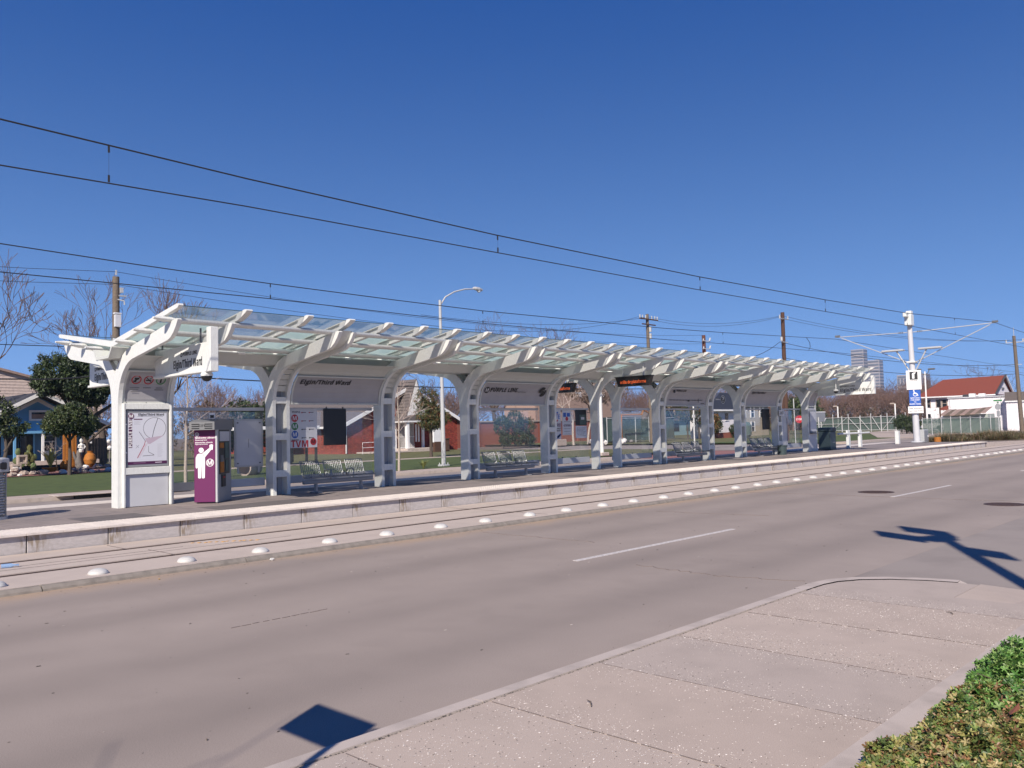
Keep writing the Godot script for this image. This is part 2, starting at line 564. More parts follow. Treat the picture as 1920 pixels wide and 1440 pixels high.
func setting() -> void:
	var b := MB.new()
	sheet(b, -1600, 2600, -2200, 400, -0.16)
	struct("ground", b, M.earth)
	# near road, with the side street at the right of the corner
	b = MB.new()
	for i in 12:
		var x0 := -30.0 + 32.0 * i
		var p := [Vector3(x0, -0.08, -4.55), Vector3(x0 + 32, -0.08, -4.55), Vector3(x0 + 32, -0.08, -12.72), Vector3(x0, -0.08, -12.72)]
		b.quad(p[0], p[1], p[2], p[3])
	var rm: StandardMaterial3D = M.road.duplicate()
	rm.uv1_triplanar = false
	rm.albedo_texture = road_image()
	rm.albedo_color = lin(0.42, 0.35, 0.305)
	rm.uv1_scale = Vector3.ONE
	var road := struct("road", b, rm)
	b = MB.new()
	sheet(b, 9.0, 354, -4.55, 40, -0.08)
	struct("side_street", b, M.road)
	# painted lane dashes and sealed joints on it
	for x in [-3.2, 10.05, 23.1, 36.2, 49.3, 62.4, 75.5]:
		b = MB.new()
		b.box(Vector3(x + 2.4, -0.0775, -8.36), Vector3(4.75, 0.009, 0.10))
		obj("lane_dash", b, M.roadmark, road)
	for seg in [[4.5, 5.7, -8.46]]:
		b = MB.new()
		var n := 10
		for i in n:
			var xa := lerpf(seg[0], seg[1], float(i) / n)
			var xb := lerpf(seg[0], seg[1], float(i + 1) / n)
			b.box(Vector3((xa + xb) / 2, -0.078, seg[2] + rng.randf_range(-0.01, 0.01)), Vector3((xb - xa) * rng.randf_range(0.6, 1.0), 0.008, rng.randf_range(0.004, 0.010)))
		obj("joint_sealant", b, M.crack, road)
	for seg in [[Vector2(11.87, -12.2), Vector2(11.9, -9.4)], [Vector2(10.3, -7.4), Vector2(10.15, -6.1)], [Vector2(10.15, -6.05), Vector2(10.4, -4.9)], [Vector2(17.0, -11.6), Vector2(17.3, -8.9)], [Vector2(23.0, -12.4), Vector2(23.1, -4.7)]]:
		b = MB.new()
		var pv: Vector2 = seg[0]
		for i in range(1, 15):
			var q: Vector2 = seg[0].lerp(seg[1], i / 14.0) + Vector2(rng.randf_range(-0.05, 0.05), 0)
			var d := q - pv
			b.box(Vector3((pv.x + q.x) / 2, -0.078, (pv.y + q.y) / 2), Vector3(0.007, 0.008, d.length()), Basis(Vector3.UP, atan2(d.x, d.y)))
			pv = q
		obj("road_crack", b, M.crack, road)
	# near track: slab in three strips with the rail grooves between them
	var X0 := -40.0
	var X1 := 300.0
	for tr in [[-12.72, -13.87, -14.11, -15.36, -15.60, -16.46, "near"], [-23.32, -24.09, -24.33, -25.58, -25.82, -27.2, "far"]]:
		b = MB.new()
		for k in [0, 2, 4]:
			b.box(Vector3((X0 + X1) / 2, -0.06, (tr[k] + tr[k + 1]) / 2), Vector3(X1 - X0, 0.12, absf(tr[k] - tr[k + 1])))
		b.box(Vector3((X0 + X1) / 2, -0.10, (tr[0] + tr[5]) / 2), Vector3(X1 - X0 - 0.2, 0.09, absf(tr[0] - tr[5]) - 0.1))
		var slab := struct("track_slab", b, M.track)
		for k in [1, 3]:
			b = MB.new()
			var zz: float = (tr[k] + tr[k + 1]) / 2
			b.box(Vector3((X0 + X1) / 2, -0.032, zz + 0.0), Vector3(X1 - X0, 0.06, 0.065))
			b.box(Vector3((X0 + X1) / 2, -0.042, zz), Vector3(X1 - X0, 0.055, 0.236))
			obj("rail", b, M.rail, slab)
		if tr[6] == "near":
			for seg in [[6.25, -16.3, -15.5], [6.45, -15.0, -14.0], [14.6, -16.3, -12.9], [22.9, -16.3, -12.9], [31.2, -16.3, -12.9]]:
				b = MB.new()
				b.box(Vector3(seg[0], 0.0015, (seg[1] + seg[2]) / 2), Vector3(0.018, 0.005, absf(seg[1] - seg[2])))
				obj("slab_joint", b, M.crack, slab)
			b = MB.new()
			b.box(Vector3(1.0, 0.0015, -14.55), Vector3(16.0, 0.005, 0.012))
			b.box(Vector3(0.5, 0.0015, -14.85), Vector3(13.0, 0.005, 0.01))
			obj("slab_joint", b, M.crack, slab)
	# sloping dirty kerb between track and road, in lengths
	for i in 60:
		var xa := -8.0 + i * 3.0
		b = MB.new()
		b.prism(PackedVector2Array([Vector2(-12.745, -0.004), Vector2(-12.66, -0.012), Vector2(-12.60, -0.05), Vector2(-12.585, -0.1), Vector2(-12.745, -0.1)]), 0.0, 2.985, Transform3D(Basis(Vector3(0, 0, 1), Vector3(0, 1, 0), Vector3(-1, 0, 0)), Vector3(xa + 2.985, 0, 0)))
		put("track_kerb", b.mesh(), M.kerbdirty, self).set_meta("kind", "structure")
	# platform core
	b = MB.new()
	b.box(Vector3(26.0, 0.1, -19.85), Vector3(74.0, 0.46, 6.6))
	b.prism(PackedVector2Array([Vector2(63.0, -0.13), Vector2(82.0, -0.13), Vector2(82.0, 0.02), Vector2(63.0, 0.33)]), -23.15, -16.55)
	var plat := struct("platform", b, M.joint)
	var stains := []
	for i in 6:
		var sm: StandardMaterial3D = mat(lin(0.56, 0.52, 0.51), 0.9)
		sm.albedo_texture = stain_image(20 + i)
		sm.detail_enabled = true
		sm.detail_albedo = T.fine
		sm.detail_blend_mode = BaseMaterial3D.BLEND_MODE_MUL
		sm.detail_uv_layer = BaseMaterial3D.DETAIL_UV_2
		sm.uv2_triplanar = true
		sm.uv2_world_triplanar = true
		sm.uv2_scale = Vector3(0.8, 0.8, 0.8)
		stains.append(sm)
	var pw := 1.378
	b = MB.new()
	b.box(Vector3(0, 0.14, 0), Vector3(pw - 0.02, 0.38, 0.06), Basis.IDENTITY, 0.006)
	var pm := b.mesh()
	for i in 53:
		var xc := 4.97 - pw * 7 + pw * (i + 0.5)
		if xc > 62.5: break
		put("wall_panel", pm, stains[(i * 5 + i / 3) % 6], plat, Vector3(xc, 0, -16.52))
	b = MB.new()
	b.box(Vector3(26.0, 0.06, -23.2), Vector3(74.0, 0.5, 0.08))
	obj("far_wall", b, M.kerb, plat)
	b = MB.new()
	b.prism(PackedVector2Array([Vector2(62.6, -0.08), Vector2(81.5, -0.08), Vector2(81.5, 0.03), Vector2(62.6, 0.34)]), -16.60, -16.49)
	obj("ramp_wall", b, M.kerb, plat)
	# edge strips of raised tiles
	var bt := MB.new()
	bt.box(Vector3(0, 0.327, 0), Vector3(0.606, 0.046, 1.0), Basis.IDENTITY, 0.005)
	for ix in 8:
		for iz in 13:
			var c := Vector3(-0.265 + ix * 0.0757, 0.35, -0.45 + iz * 0.0757)
			for k in 6:
				var a0 := TAU * k / 6
				var a1 := TAU * (k + 1) / 6
				var o0 := Vector3(cos(a0), 0, -sin(a0))
				var o1 := Vector3(cos(a1), 0, -sin(a1))
				bt.quad(c + o0 * 0.02, c + o1 * 0.02, c + o1 * 0.012 + Vector3(0, 0.007, 0), c + o0 * 0.012 + Vector3(0, 0.007, 0))
				bt.tri(c + Vector3(0, 0.007, 0), c + o0 * 0.012 + Vector3(0, 0.007, 0), c + o1 * 0.012 + Vector3(0, 0.007, 0))
	var tmesh := bt.mesh()
	for i in 120:
		var xc := -10.0 + 0.61 * i
		if xc > 62.6: break
		put("tactile_tile", tmesh, M.tactile, plat, Vector3(xc, 0, -16.92))
	b = MB.new()
	b.box(Vector3(26.0, 0.33, -22.72), Vector3(74.0, 0.045, 1.0), Basis.IDENTITY, 0.005)
	obj("far_edge_strip", b, M.tactile, plat)
	# paving
	var sl := MB.new()
	sl.box(Vector3(0, 0.325, 0), Vector3(1.366, 0.05, 1.19), Basis.IDENTITY, 0.004)
	var slm := sl.mesh()
	for i in 53:
		var xc := 4.97 - pw * 10 + pw * (i + 0.5)
		if xc > 62.6: break
		for k in 4:
			var mm: Material = [M.deck, M.deck2][rng.randi() % 2]
			if (i + k * 2) % 11 == 0 or (k == 0 and i in [8, 13, 14]): mm = M.deck3
			put("paving_slab", slm, mm, plat, Vector3(xc, 0, -18.03 - k * 1.2))
	# far road, kerbs, verges
	b = MB.new()
	sheet(b, -120, 44.5, -31.3, -27.2, -0.08)
	sheet(b, 59.0, 300, -31.3, -27.2, -0.08)
	sheet(b, 59.5, 76, -62, -31.3, -0.081)
	struct("far_road", b, M.road)
	b = MB.new()
	sheet(b, 44.5, 59.0, -34.5, -27.2, -0.078)
	struct("red_crossing_paving", b, M.redpave)
	b = MB.new()
	b.box(Vector3(-38, -0.02, -31.42), Vector3(164, 0.16, 0.2))
	b.box(Vector3(190, -0.02, -31.42), Vector3(226, 0.16, 0.2))
	struct("far_kerb", b, M.kerb)
	b = MB.new()
	b.box(Vector3(-38, -0.03, -32.4), Vector3(164, 0.16, 1.75))
	b.box(Vector3(190, -0.03, -32.4), Vector3(226, 0.16, 1.75))
	struct("far_sidewalk", b, M.walk)
	b = MB.new()
	sheet(b, -120, 44.0, -46.3, -33.27, 0.06)
	sheet(b, -120, 20.5, -51.2, -46.3, 0.06)
	sheet(b, 76.5, 128, -47, -33.27, 0.06)
	struct("lawn", b, M.grass)
	b = MB.new()
	sheet(b, 20.5, 59.0, -140, -47.6, 0.055)
	sheet(b, 44.0, 59.0, -47.6, -34.6, 0.056)
	sheet(b, 76.5, 260, -140, -47, 0.057)
	struct("dry_lawn", b, M.grassdry)
	b = MB.new()
	b.box(Vector3(39.7, 0.02, -46.95), Vector3(38.4, 0.12, 1.3))
	struct("yard_sidewalk", b, M.walk2)
	b = MB.new()
	b.prism(PackedVector2Array([Vector2(92, 28.5), Vector2(190, 44), Vector2(190, 62), Vector2(140, 54), Vector2(96, 36)]), 0.0, 0.1, Transform3D(Basis(Vector3(1, 0, 0), Vector3(0, 0, -1), Vector3(0, 1, 0)), Vector3.ZERO))
	struct("concrete_path", b, M.walk2)
	# storm drain in the far kerb
	var dr := thing("storm_drain", "dark storm drain inlet in the far kerb beyond the map board", "storm drain", Vector3(12.6, 0, -31.25))
	obj("opening", bx(Vector3(0, -0.01, 0.0), Vector3(3.4, 0.10, 0.12)), M.black, dr)
	obj("inlet_lid", bx(Vector3(0, 0.075, -0.25), Vector3(4.6, 0.03, 0.9), 0.01), M.kerb, dr)
	near_sidewalk()
	crumbs("road_debris", "tiny dark scraps and grit scattered over the near road", 520, 0.0, 34.0, -12.5, -4.7, -0.078, 0.012, 0.05, 171)
	crumbs("kerb_dirt", "dark dirt and crumbs lying in the joint behind the near kerb", 900, 2.0, 9.6, -4.36, -4.325, 0.046, 0.006, 0.022, 172)
	crumbs("gutter_grit", "grit and crumbs gathered at the foot of the track kerb", 900, 0.0, 40.0, -12.58, -12.35, -0.078, 0.008, 0.03, 173)

func crumbs(nm: String, label: String, n: int, x0: float, x1: float, z0: float, z1: float, y: float, s0: float, s1: float, sd: int) -> void:
	var rg := RandomNumberGenerator.new()
	rg.seed = sd
	var b := MB.new()
	b.rock(Vector3.ZERO, Vector3(1, 0.3, 0.5), 8)
	var mm := MultiMesh.new()
	mm.transform_format = MultiMesh.TRANSFORM_3D
	mm.use_colors = true
	mm.mesh = b.mesh()
	mm.instance_count = n
	for i in n:
		var s := lerpf(s0, s1, pow(rg.randf(), 2.5))
		mm.set_instance_transform(i, Transform3D(Basis(Vector3.UP, rg.randfn(0, 0.5)).scaled(Vector3(s, s * 0.5, s)), Vector3(lerpf(x0, x1, pow(rg.randf(), 1.4)), y, rg.randf_range(z0, z1))))
		var c := rg.randf_range(0.04, 0.16) if rg.randf() < 0.75 else rg.randf_range(0.4, 0.6)
		mm.set_instance_color(i, Color(c, c * 0.88, c * 0.78))
	var o := MultiMeshInstance3D.new()
	o.name = nm
	o.multimesh = mm
	var m := mat(Color.WHITE, 0.9)
	m.vertex_color_use_as_albedo = true
	o.material_override = m
	add_child(o)
	tag(o, label, "litter", "", "stuff")

func near_sidewalk() -> void:
	# outline of the corner, road side first
	var edge := PackedVector2Array([Vector2(-14, -4.5), Vector2(9.3, -4.5), Vector2(9.75, -4.49), Vector2(10.05, -4.43), Vector2(10.35, -4.25), Vector2(10.6, -3.95), Vector2(10.78, -3.55), Vector2(10.85, -3.2), Vector2(10.86, -2.96)])
	var inner := PackedVector2Array()
	for i in edge.size():
		var d: Vector2
		if i == 0: d = edge[1] - edge[0]
		elif i == edge.size() - 1: d = edge[i] - edge[i - 1]
		else: d = (edge[i + 1] - edge[i]).normalized() + (edge[i] - edge[i - 1]).normalized()
		d = d.normalized()
		inner.append(edge[i] + Vector2(-d.y, d.x) * 0.15)
	var lengths := []
	for i in 9: lengths.append([Vector2(-14 + i * 2.6, 0), Vector2(-14 + (i + 1) * 2.6 - 0.008, 0)])
	var flat := Transform3D(Basis(Vector3(1, 0, 0), Vector3(0, 0, 1), Vector3(0, -1, 0)), Vector3.ZERO)
	for l in lengths:
		if l[0].x > 9.3: break
		var x1: float = minf(l[1].x, 9.3)
		var b := MB.new()
		b.prism(PackedVector2Array([Vector2(-4.5, -0.1), Vector2(-4.5, 0.03), Vector2(-4.48, 0.048), Vector2(-4.355, 0.052), Vector2(-4.35, -0.1)]), 0.0, x1 - l[0].x, Transform3D(Basis(Vector3(0, 0, 1), Vector3(0, 1, 0), Vector3(-1, 0, 0)), Vector3(x1, 0, 0)))
		put("near_kerb", b.mesh(), M.kerb, self).set_meta("kind", "structure")
	var bc := MB.new()
	for i in range(1, edge.size() - 1):
		var h0 := 0.05 if i < 7 else 0.045
		var h1 := 0.05 if i + 1 < 8 else -0.05
		var a := Vector3(edge[i].x, 0, edge[i].y)
		var c := Vector3(edge[i + 1].x, 0, edge[i + 1].y)
		var ai := Vector3(inner[i].x, 0, inner[i].y)
		var ci := Vector3(inner[i + 1].x, 0, inner[i + 1].y)
		bc.quad(ai + Vector3(0, h0, 0), ci + Vector3(0, h1, 0), c + Vector3(0, h1, 0), a + Vector3(0, h0, 0))
		bc.quad(c + Vector3(0, -0.1, 0), a + Vector3(0, -0.1, 0), a + Vector3(0, h0, 0), c + Vector3(0, h1, 0))
	put("near_kerb", bc.mesh(), M.kerb, self).set_meta("kind", "structure")
	# the walk behind it, slab by slab
	var area := PackedVector2Array([Vector2(-14, -4.335), Vector2(9.3, -4.335), Vector2(9.7, -4.325), Vector2(9.97, -4.27), Vector2(10.24, -4.11), Vector2(10.46, -3.85), Vector2(10.62, -3.5), Vector2(10.69, -3.19), Vector2(10.69, -2.96), Vector2(9.8, -2.96), Vector2(9.8, -2.1), Vector2(-14, -2.1)])
	var b2 := MB.new()
	b2.prism(area, -0.036, 0.11, flat)
	var walk := struct("sidewalk", b2, M.joint)
	var cuts := [-14.0, -10.0, -8.0, -6.8, -5.6, -4.4, -3.2, -2.0, -0.8, 0.55, 1.75, 3.015, 4.245, 5.48, 6.63, 7.87, 9.08, 11.0]
	for i in cuts.size() - 2:
		var jb := MB.new()
		for j in 9: jb.box(Vector3(cuts[i + 1] + rng.randf_range(-0.002, 0.002), 0.0455, -4.2 + j * 0.25), Vector3(0.007, 0.003, 0.25 * rng.randf_range(0.7, 1.0)))
		obj("joint_line", jb, M.crack, walk)
	var k := 0
	for i in cuts.size() - 1:
		var gap := 0.002
		var r := PackedVector2Array([Vector2(cuts[i] + gap, -5), Vector2(cuts[i + 1] - gap, -5), Vector2(cuts[i + 1] - gap, -1), Vector2(cuts[i] + gap, -1)])
		for q in Geometry2D.intersect_polygons(area, r):
			var b3 := MB.new()
			b3.prism(q, -0.045 + (k % 3) * 0.001, 0.06, flat)
			obj("sidewalk_slab", b3, [M.walk, M.walk2, M.walk3][(k * 2) % 3], walk)
			k += 1
	# ramp down into the side street
	var b4 := MB.new()
	b4.quad(Vector3(9.8, 0.043, -2.1), Vector3(11.25, -0.076, -2.1), Vector3(11.25, -0.076, -2.4), Vector3(9.8, 0.043, -2.4))
	b4.quad(Vector3(9.8, 0.043, 6.0), Vector3(11.25, -0.076, 6.0), Vector3(11.25, -0.076, -2.1), Vector3(9.8, 0.043, -2.1))
	b4.tri(Vector3(9.8, 0.043, -2.955), Vector3(9.8, 0.043, -2.4), Vector3(10.75, 0.043, -2.955))
	b4.tri(Vector3(10.75, 0.043, -2.955), Vector3(9.8, 0.043, -2.4), Vector3(11.25, -0.076, -2.4))
	b4.tri(Vector3(10.75, 0.043, -2.955), Vector3(11.25, -0.076, -2.4), Vector3(11.05, -0.076, -2.955))
	struct("kerb_ramp", b4, M.walk2)
	# washed shell grit lying in bands
	var g := MultiMesh.new()
	g.transform_format = MultiMesh.TRANSFORM_3D
	g.use_colors = true
	var chip := MB.new()
	chip.rock(Vector3.ZERO, Vector3(1, 0.5, 0.8), 3)
	g.mesh = chip.mesh()
	g.instance_count = 12000
	var bands := [[3.0, 0.5], [4.25, 0.35], [5.5, 0.4], [6.6, 0.25], [6.95, 0.25], [7.87, 0.25], [8.6, 0.3], [3.5, 0.6], [9.2, 0.3]]
	for i in 12000:
		var bd: Array = bands[rng.randi() % bands.size()]
		var p := Vector3(bd[0] + rng.randfn(0, bd[1]) * 0.6, 0.046, rng.randf_range(-4.3, -2.1))
		if p.x > 9.6: p.x = 9.6 - rng.randf()
		var s := rng.randf_range(0.003, 0.0085) * (1.7 if rng.randf() < 0.06 else 1.0)
		g.set_instance_transform(i, Transform3D(Basis(Vector3.UP, rng.randf() * TAU).scaled(Vector3(s * 1.5, s * 0.6, s)), p))
		var c := rng.randf_range(0.5, 0.9)
		if rng.randf() < 0.15: c = 0.1
		g.set_instance_color(i, Color(c, c * 0.93, c * 0.87))
	var gm := mat(Color.WHITE, 0.85)
	gm.vertex_color_use_as_albedo = true
	var gi := MultiMeshInstance3D.new()
	gi.name = "shell_grit"
	gi.multimesh = g
	gi.material_override = gm
	gi.cast_shadow = GeometryInstance3D.SHADOW_CASTING_SETTING_ON
	add_child(gi)
	tag(gi, "pale shell grit strewn over the near sidewalk", "grit", "", "stuff")

# ---------------------------------------------------------------- the station roof
func yz(x: float) -> Transform3D:
	# polygon x -> distance towards the near road, polygon y -> height, pushed along +x
	return Transform3D(Basis(Vector3(0, 0, 1), Vector3(0, 1, 0), Vector3(-1, 0, 0)), Vector3(x, 0, CZ))

const OUTER := [Vector2(0.18, 2.72), Vector2(0.20, 2.90), Vector2(0.235, 3.08), Vector2(0.29, 3.23), Vector2(0.37, 3.36), Vector2(0.48, 3.49), Vector2(0.62, 3.605), Vector2(0.78, 3.69), Vector2(0.96, 3.745), Vector2(2.78, 4.01), Vector2(2.92, 4.06), Vector2(3.05, 4.15), Vector2(3.16, 4.26), Vector2(3.26, 4.40)]
const INNER := [Vector2(3.20, 4.43), Vector2(0.90, 4.03), Vector2(0.72, 3.985), Vector2(0.55, 3.92), Vector2(0.40, 3.845), Vector2(0.27, 3.75), Vector2(0.15, 3.645), Vector2(0.06, 3.55), Vector2(0.0, 3.47)]

func y_profile() -> PackedVector2Array:
	var p := PackedVector2Array()
	p.append(Vector2(0.18, DECK))
	for q in OUTER: p.append(q)
	for q in INNER: p.append(q)
	for i in range(INNER.size() - 2, -1, -1): p.append(Vector2(-INNER[i].x, INNER[i].y))
	for i in range(OUTER.size() - 1, -1, -1): p.append(Vector2(-OUTER[i].x, OUTER[i].y))
	p.append(Vector2(-0.18, DECK))
	return p

func canopy() -> void:
	var root := thing("station_canopy", "long white steel tram platform canopy with forked frames and glass roof panels", "canopy", Vector3.ZERO)
	var prof := y_profile()
	var plate := MB.new()
	plate.prism(prof, 0.0, 0.1, Transform3D(Basis(Vector3(0, 0, 1), Vector3(0, 1, 0), Vector3(-1, 0, 0)), Vector3(0.05, 0, CZ)))
	var plate_mesh := plate.mesh()
	# pairs of plates with rungs between
	var webs := []
	var rung := MB.new()
	rung.box(Vector3.ZERO, Vector3(0.33, 0.18, 0.058), Basis.IDENTITY, 0.006)
	var rung_mesh := rung.mesh()
	# closing web between the arms' edges, set back from the lower curve
	for s in [1.0, -1.0]:
		var lad := MB.new()
		for i in range(2, OUTER.size() - 1):
			var a: Vector2 = OUTER[i]
			var c: Vector2 = OUTER[i + 1]
			var d := (c - a).normalized()
			var nn := Vector2(-d.y, d.x) * 0.09
			a += nn; c += nn
			var w := 0.17
			if s > 0:
				lad.quad(Vector3(-w, a.y, CZ + a.x), Vector3(w, a.y, CZ + a.x), Vector3(w, c.y, CZ + c.x), Vector3(-w, c.y, CZ + c.x))
			else:
				lad.quad(Vector3(w, a.y, CZ - a.x), Vector3(-w, a.y, CZ - a.x), Vector3(-w, c.y, CZ - c.x), Vector3(w, c.y, CZ - c.x))
		webs.append(lad.mesh())
	var pipe := MB.new()
	pipe.box(Vector3(0.03, 1.9, CZ - 0.02), Vector3(0.14, 3.1, 0.11), Basis.IDENTITY, 0.01)
	var pipe_mesh := pipe.mesh()
	for x in [12.27, 15.86, 19.37, 23.30, 30.38, 34.28, 37.24, 41.05]:
		for e in [-0.21, 0.21]:
			put("forked_plate", plate_mesh, M.white, root, Vector3(x + e, 0, 0))
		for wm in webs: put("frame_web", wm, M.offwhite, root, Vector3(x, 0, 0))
		for y in [0.92, 1.90, 2.875]:
			for sd in [1, -1]: put("frame_rung", rung_mesh, M.white, root, Vector3(x, y, CZ + sd * 0.15))
		put("drain_duct", pipe_mesh, M.gray_mid, root, Vector3(x, 0, 0))
	for x in [8.05, 9.27, 26.02, 27.4, 44.35, 45.3]:
		put("forked_plate", plate_mesh, M.white, root, Vector3(x, 0, 0))
	# gutter beam along the middle
	var g := MB.new()
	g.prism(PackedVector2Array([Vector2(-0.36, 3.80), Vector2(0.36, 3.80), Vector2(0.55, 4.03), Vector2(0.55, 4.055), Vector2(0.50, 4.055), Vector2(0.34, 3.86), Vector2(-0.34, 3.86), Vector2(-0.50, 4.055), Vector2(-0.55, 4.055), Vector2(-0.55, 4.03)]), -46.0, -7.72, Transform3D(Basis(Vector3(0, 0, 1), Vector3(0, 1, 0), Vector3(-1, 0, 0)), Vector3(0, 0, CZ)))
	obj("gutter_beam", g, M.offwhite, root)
	# purlins: flattened tubes
	for s in [1, -1]:
		for q in [[2.86, 4.425], [1.86, 4.275], [0.87, 4.115]]:
			var p := MB.new()
			var z: float = CZ + s * q[0]
			p.tube([Vector3(7.66, q[1] + 0.03, z), Vector3(7.85, q[1] + 0.012, z), Vector3(8.1, q[1], z), Vector3(45.6, q[1], z), Vector3(45.85, q[1] + 0.02, z)], [0.05, 0.13, 0.14, 0.14, 0.05], 14, 0.42)
			obj("purlin", p, M.white, root)
	# ribs over the glass
	var rx: Array[float] = [7.98, 9.53, 11.10]
	for i in range(1, 12): rx.append(11.10 + 1.173 * i)
	rx.append_array([25.58, 27.18, 28.80])
	for i in range(1, 12): rx.append(28.80 + 1.205 * i)
	rx.append_array([43.65, 45.25])
	var rib := MB.new()
	for s in [1.0, -1.0]:
		var web := PackedVector2Array([Vector2(0, 4.11), Vector2(0, 4.23), Vector2(3.02 * s, 4.665), Vector2(2.95 * s, 4.50)])
		rib.prism(web, -0.012, 0.012, Transform3D(Basis(Vector3(0, 0, 1), Vector3(0, 1, 0), Vector3(-1, 0, 0)), Vector3(0, 0, CZ)))
		var nose := PackedVector2Array([Vector2(2.93 * s, 4.49), Vector2(2.99 * s, 4.575), Vector2(3.04 * s, 4.665), Vector2(3.36 * s, 4.715), Vector2(3.44 * s, 4.712), Vector2(3.465 * s, 4.685), Vector2(3.40 * s, 4.64), Vector2(3.22 * s, 4.565), Vector2(3.05 * s, 4.505)])
		rib.prism(nose, -0.075, 0.075, Transform3D(Basis(Vector3(0, 0, 1), Vector3(0, 1, 0), Vector3(-1, 0, 0)), Vector3(0, 0, CZ)))
		var top := PackedVector2Array([Vector2(0, 4.205), Vector2(0, 4.23), Vector2(3.02 * s, 4.665), Vector2(3.02 * s, 4.64)])
		rib.prism(top, -0.075, 0.075, Transform3D(Basis(Vector3(0, 0, 1), Vector3(0, 1, 0), Vector3(-1, 0, 0)), Vector3(0, 0, CZ)))
		var bot := PackedVector2Array([Vector2(0, 4.10), Vector2(0, 4.12), Vector2(2.95 * s, 4.51), Vector2(2.95 * s, 4.487)])
		rib.prism(bot, -0.06, 0.06, Transform3D(Basis(Vector3(0, 0, 1), Vector3(0, 1, 0), Vector3(-1, 0, 0)), Vector3(0, 0, CZ)))
	var rib_mesh := rib.mesh()
	var endrib := MB.new()
	for s in [1.0, -1.0]:
		endrib.prism(PackedVector2Array([Vector2(0, 4.09), Vector2(0, 4.23), Vector2(3.36 * s, 4.71), Vector2(3.44 * s, 4.705), Vector2(3.46 * s, 4.67), Vector2(3.40 * s, 4.62)]), -0.05, 0.05, Transform3D(Basis(Vector3(0, 0, 1), Vector3(0, 1, 0), Vector3(-1, 0, 0)), Vector3(0, 0, CZ)))
	var end_mesh := endrib.mesh()
	for i in rx.size():
		put("roof_rib", end_mesh if i == 0 else rib_mesh, M.white, root, Vector3(rx[i], 0, 0))
	# glass panes between the ribs, three rows a side
	for i in rx.size() - 1:
		var xa: float = rx[i] + 0.07
		var xb: float = rx[i + 1] - 0.07
		for s in [1.0, -1.0]:
			for row in [[0.14, 0.99], [1.01, 1.95], [1.97, 3.27]]:
				var p := MB.new()
				var z0: float = row[0]
				var z1: float = row[1]
				var ya := 4.180 + z0 * 0.152
				var yb := 4.180 + z1 * 0.152
				var d := Vector3(0, 0.012, 0)
				var A := Vector3(xa, ya, CZ + s * z0)
				var B := Vector3(xb, ya, CZ + s * z0)
				var C := Vector3(xb, yb, CZ + s * z1)
				var D := Vector3(xa, yb, CZ + s * z1)
				if s > 0:
					p.quad(D + d, C + d, B + d, A + d)
				else:
					p.quad(A + d, B + d, C + d, D + d)
				var clear: bool = i == 1 or i == rx.size() - 3 or i in [13, 15] and row[0] < 1.0
				put("roof_pane", p.mesh(), M.roofclear if clear or row[0] > 1.9 else M.roofglass, root)
				if row[0] > 1.9:
					var eb := MB.new()
					eb.box((C + D) * 0.5 + d + Vector3(0, 0, s * 0.004), Vector3(xb - xa, 0.014, 0.012))
					obj("pane_edge", eb, M.paneedge, root)
	# light tubes under the near side of the gutter
	var lt := MB.new()
	lt.tube([Vector3(-0.55, 0, 0), Vector3(0.42, 0, 0)], [0.022], 8)
	var lt_mesh := lt.mesh()
	var le := MB.new()
	le.box(Vector3(0.52, 0, 0), Vector3(0.20, 0.05, 0.05), Basis.IDENTITY, 0.012)
	var le_mesh := le.mesh()
	for k in 21:
		var x := 10.35 + 1.62 * k
		var t := put("light_tube", lt_mesh, M.offwhite, root, Vector3(x, 4.03, CZ + 0.66))
		put("end_cap", le_mesh, M.signwhite, t)
	# frosted curved plates above the sign panels
	for span in [[8.12, 9.2], [12.6, 15.53], [19.72, 22.97], [30.72, 33.95], [37.58, 40.72]]:
		var c := MB.new()
		for i in range(6, 10):
			var a: Vector2 = OUTER[i - 1] + Vector2(-0.05, 0.05)
			var d2: Vector2 = OUTER[i] + Vector2(-0.05, 0.05)
			if i == 9: d2 = a.lerp(d2, 0.12)
			c.quad(Vector3(span[0], a.y, CZ + a.x), Vector3(span[1], a.y, CZ + a.x), Vector3(span[1], d2.y, CZ + d2.x), Vector3(span[0], d2.y, CZ + d2.x))
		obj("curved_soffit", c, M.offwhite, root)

# ---------------------------------------------------------------- things on the platform
func poly(a: Array) -> PackedVector2Array:
	var p := PackedVector2Array()
	for i in range(0, a.size(), 2): p.append(Vector2(a[i], a[i + 1]))
	return p

func bar(b: MB, a: Vector2, c: Vector2, w: float, at: Transform3D, th := 0.004) -> void:
	var d := (c - a).normalized()
	var n := Vector2(-d.y, d.x) * w * 0.5
	b.prism(PackedVector2Array([a + n, c + n, c - n, a - n]), 0.0, th, at)

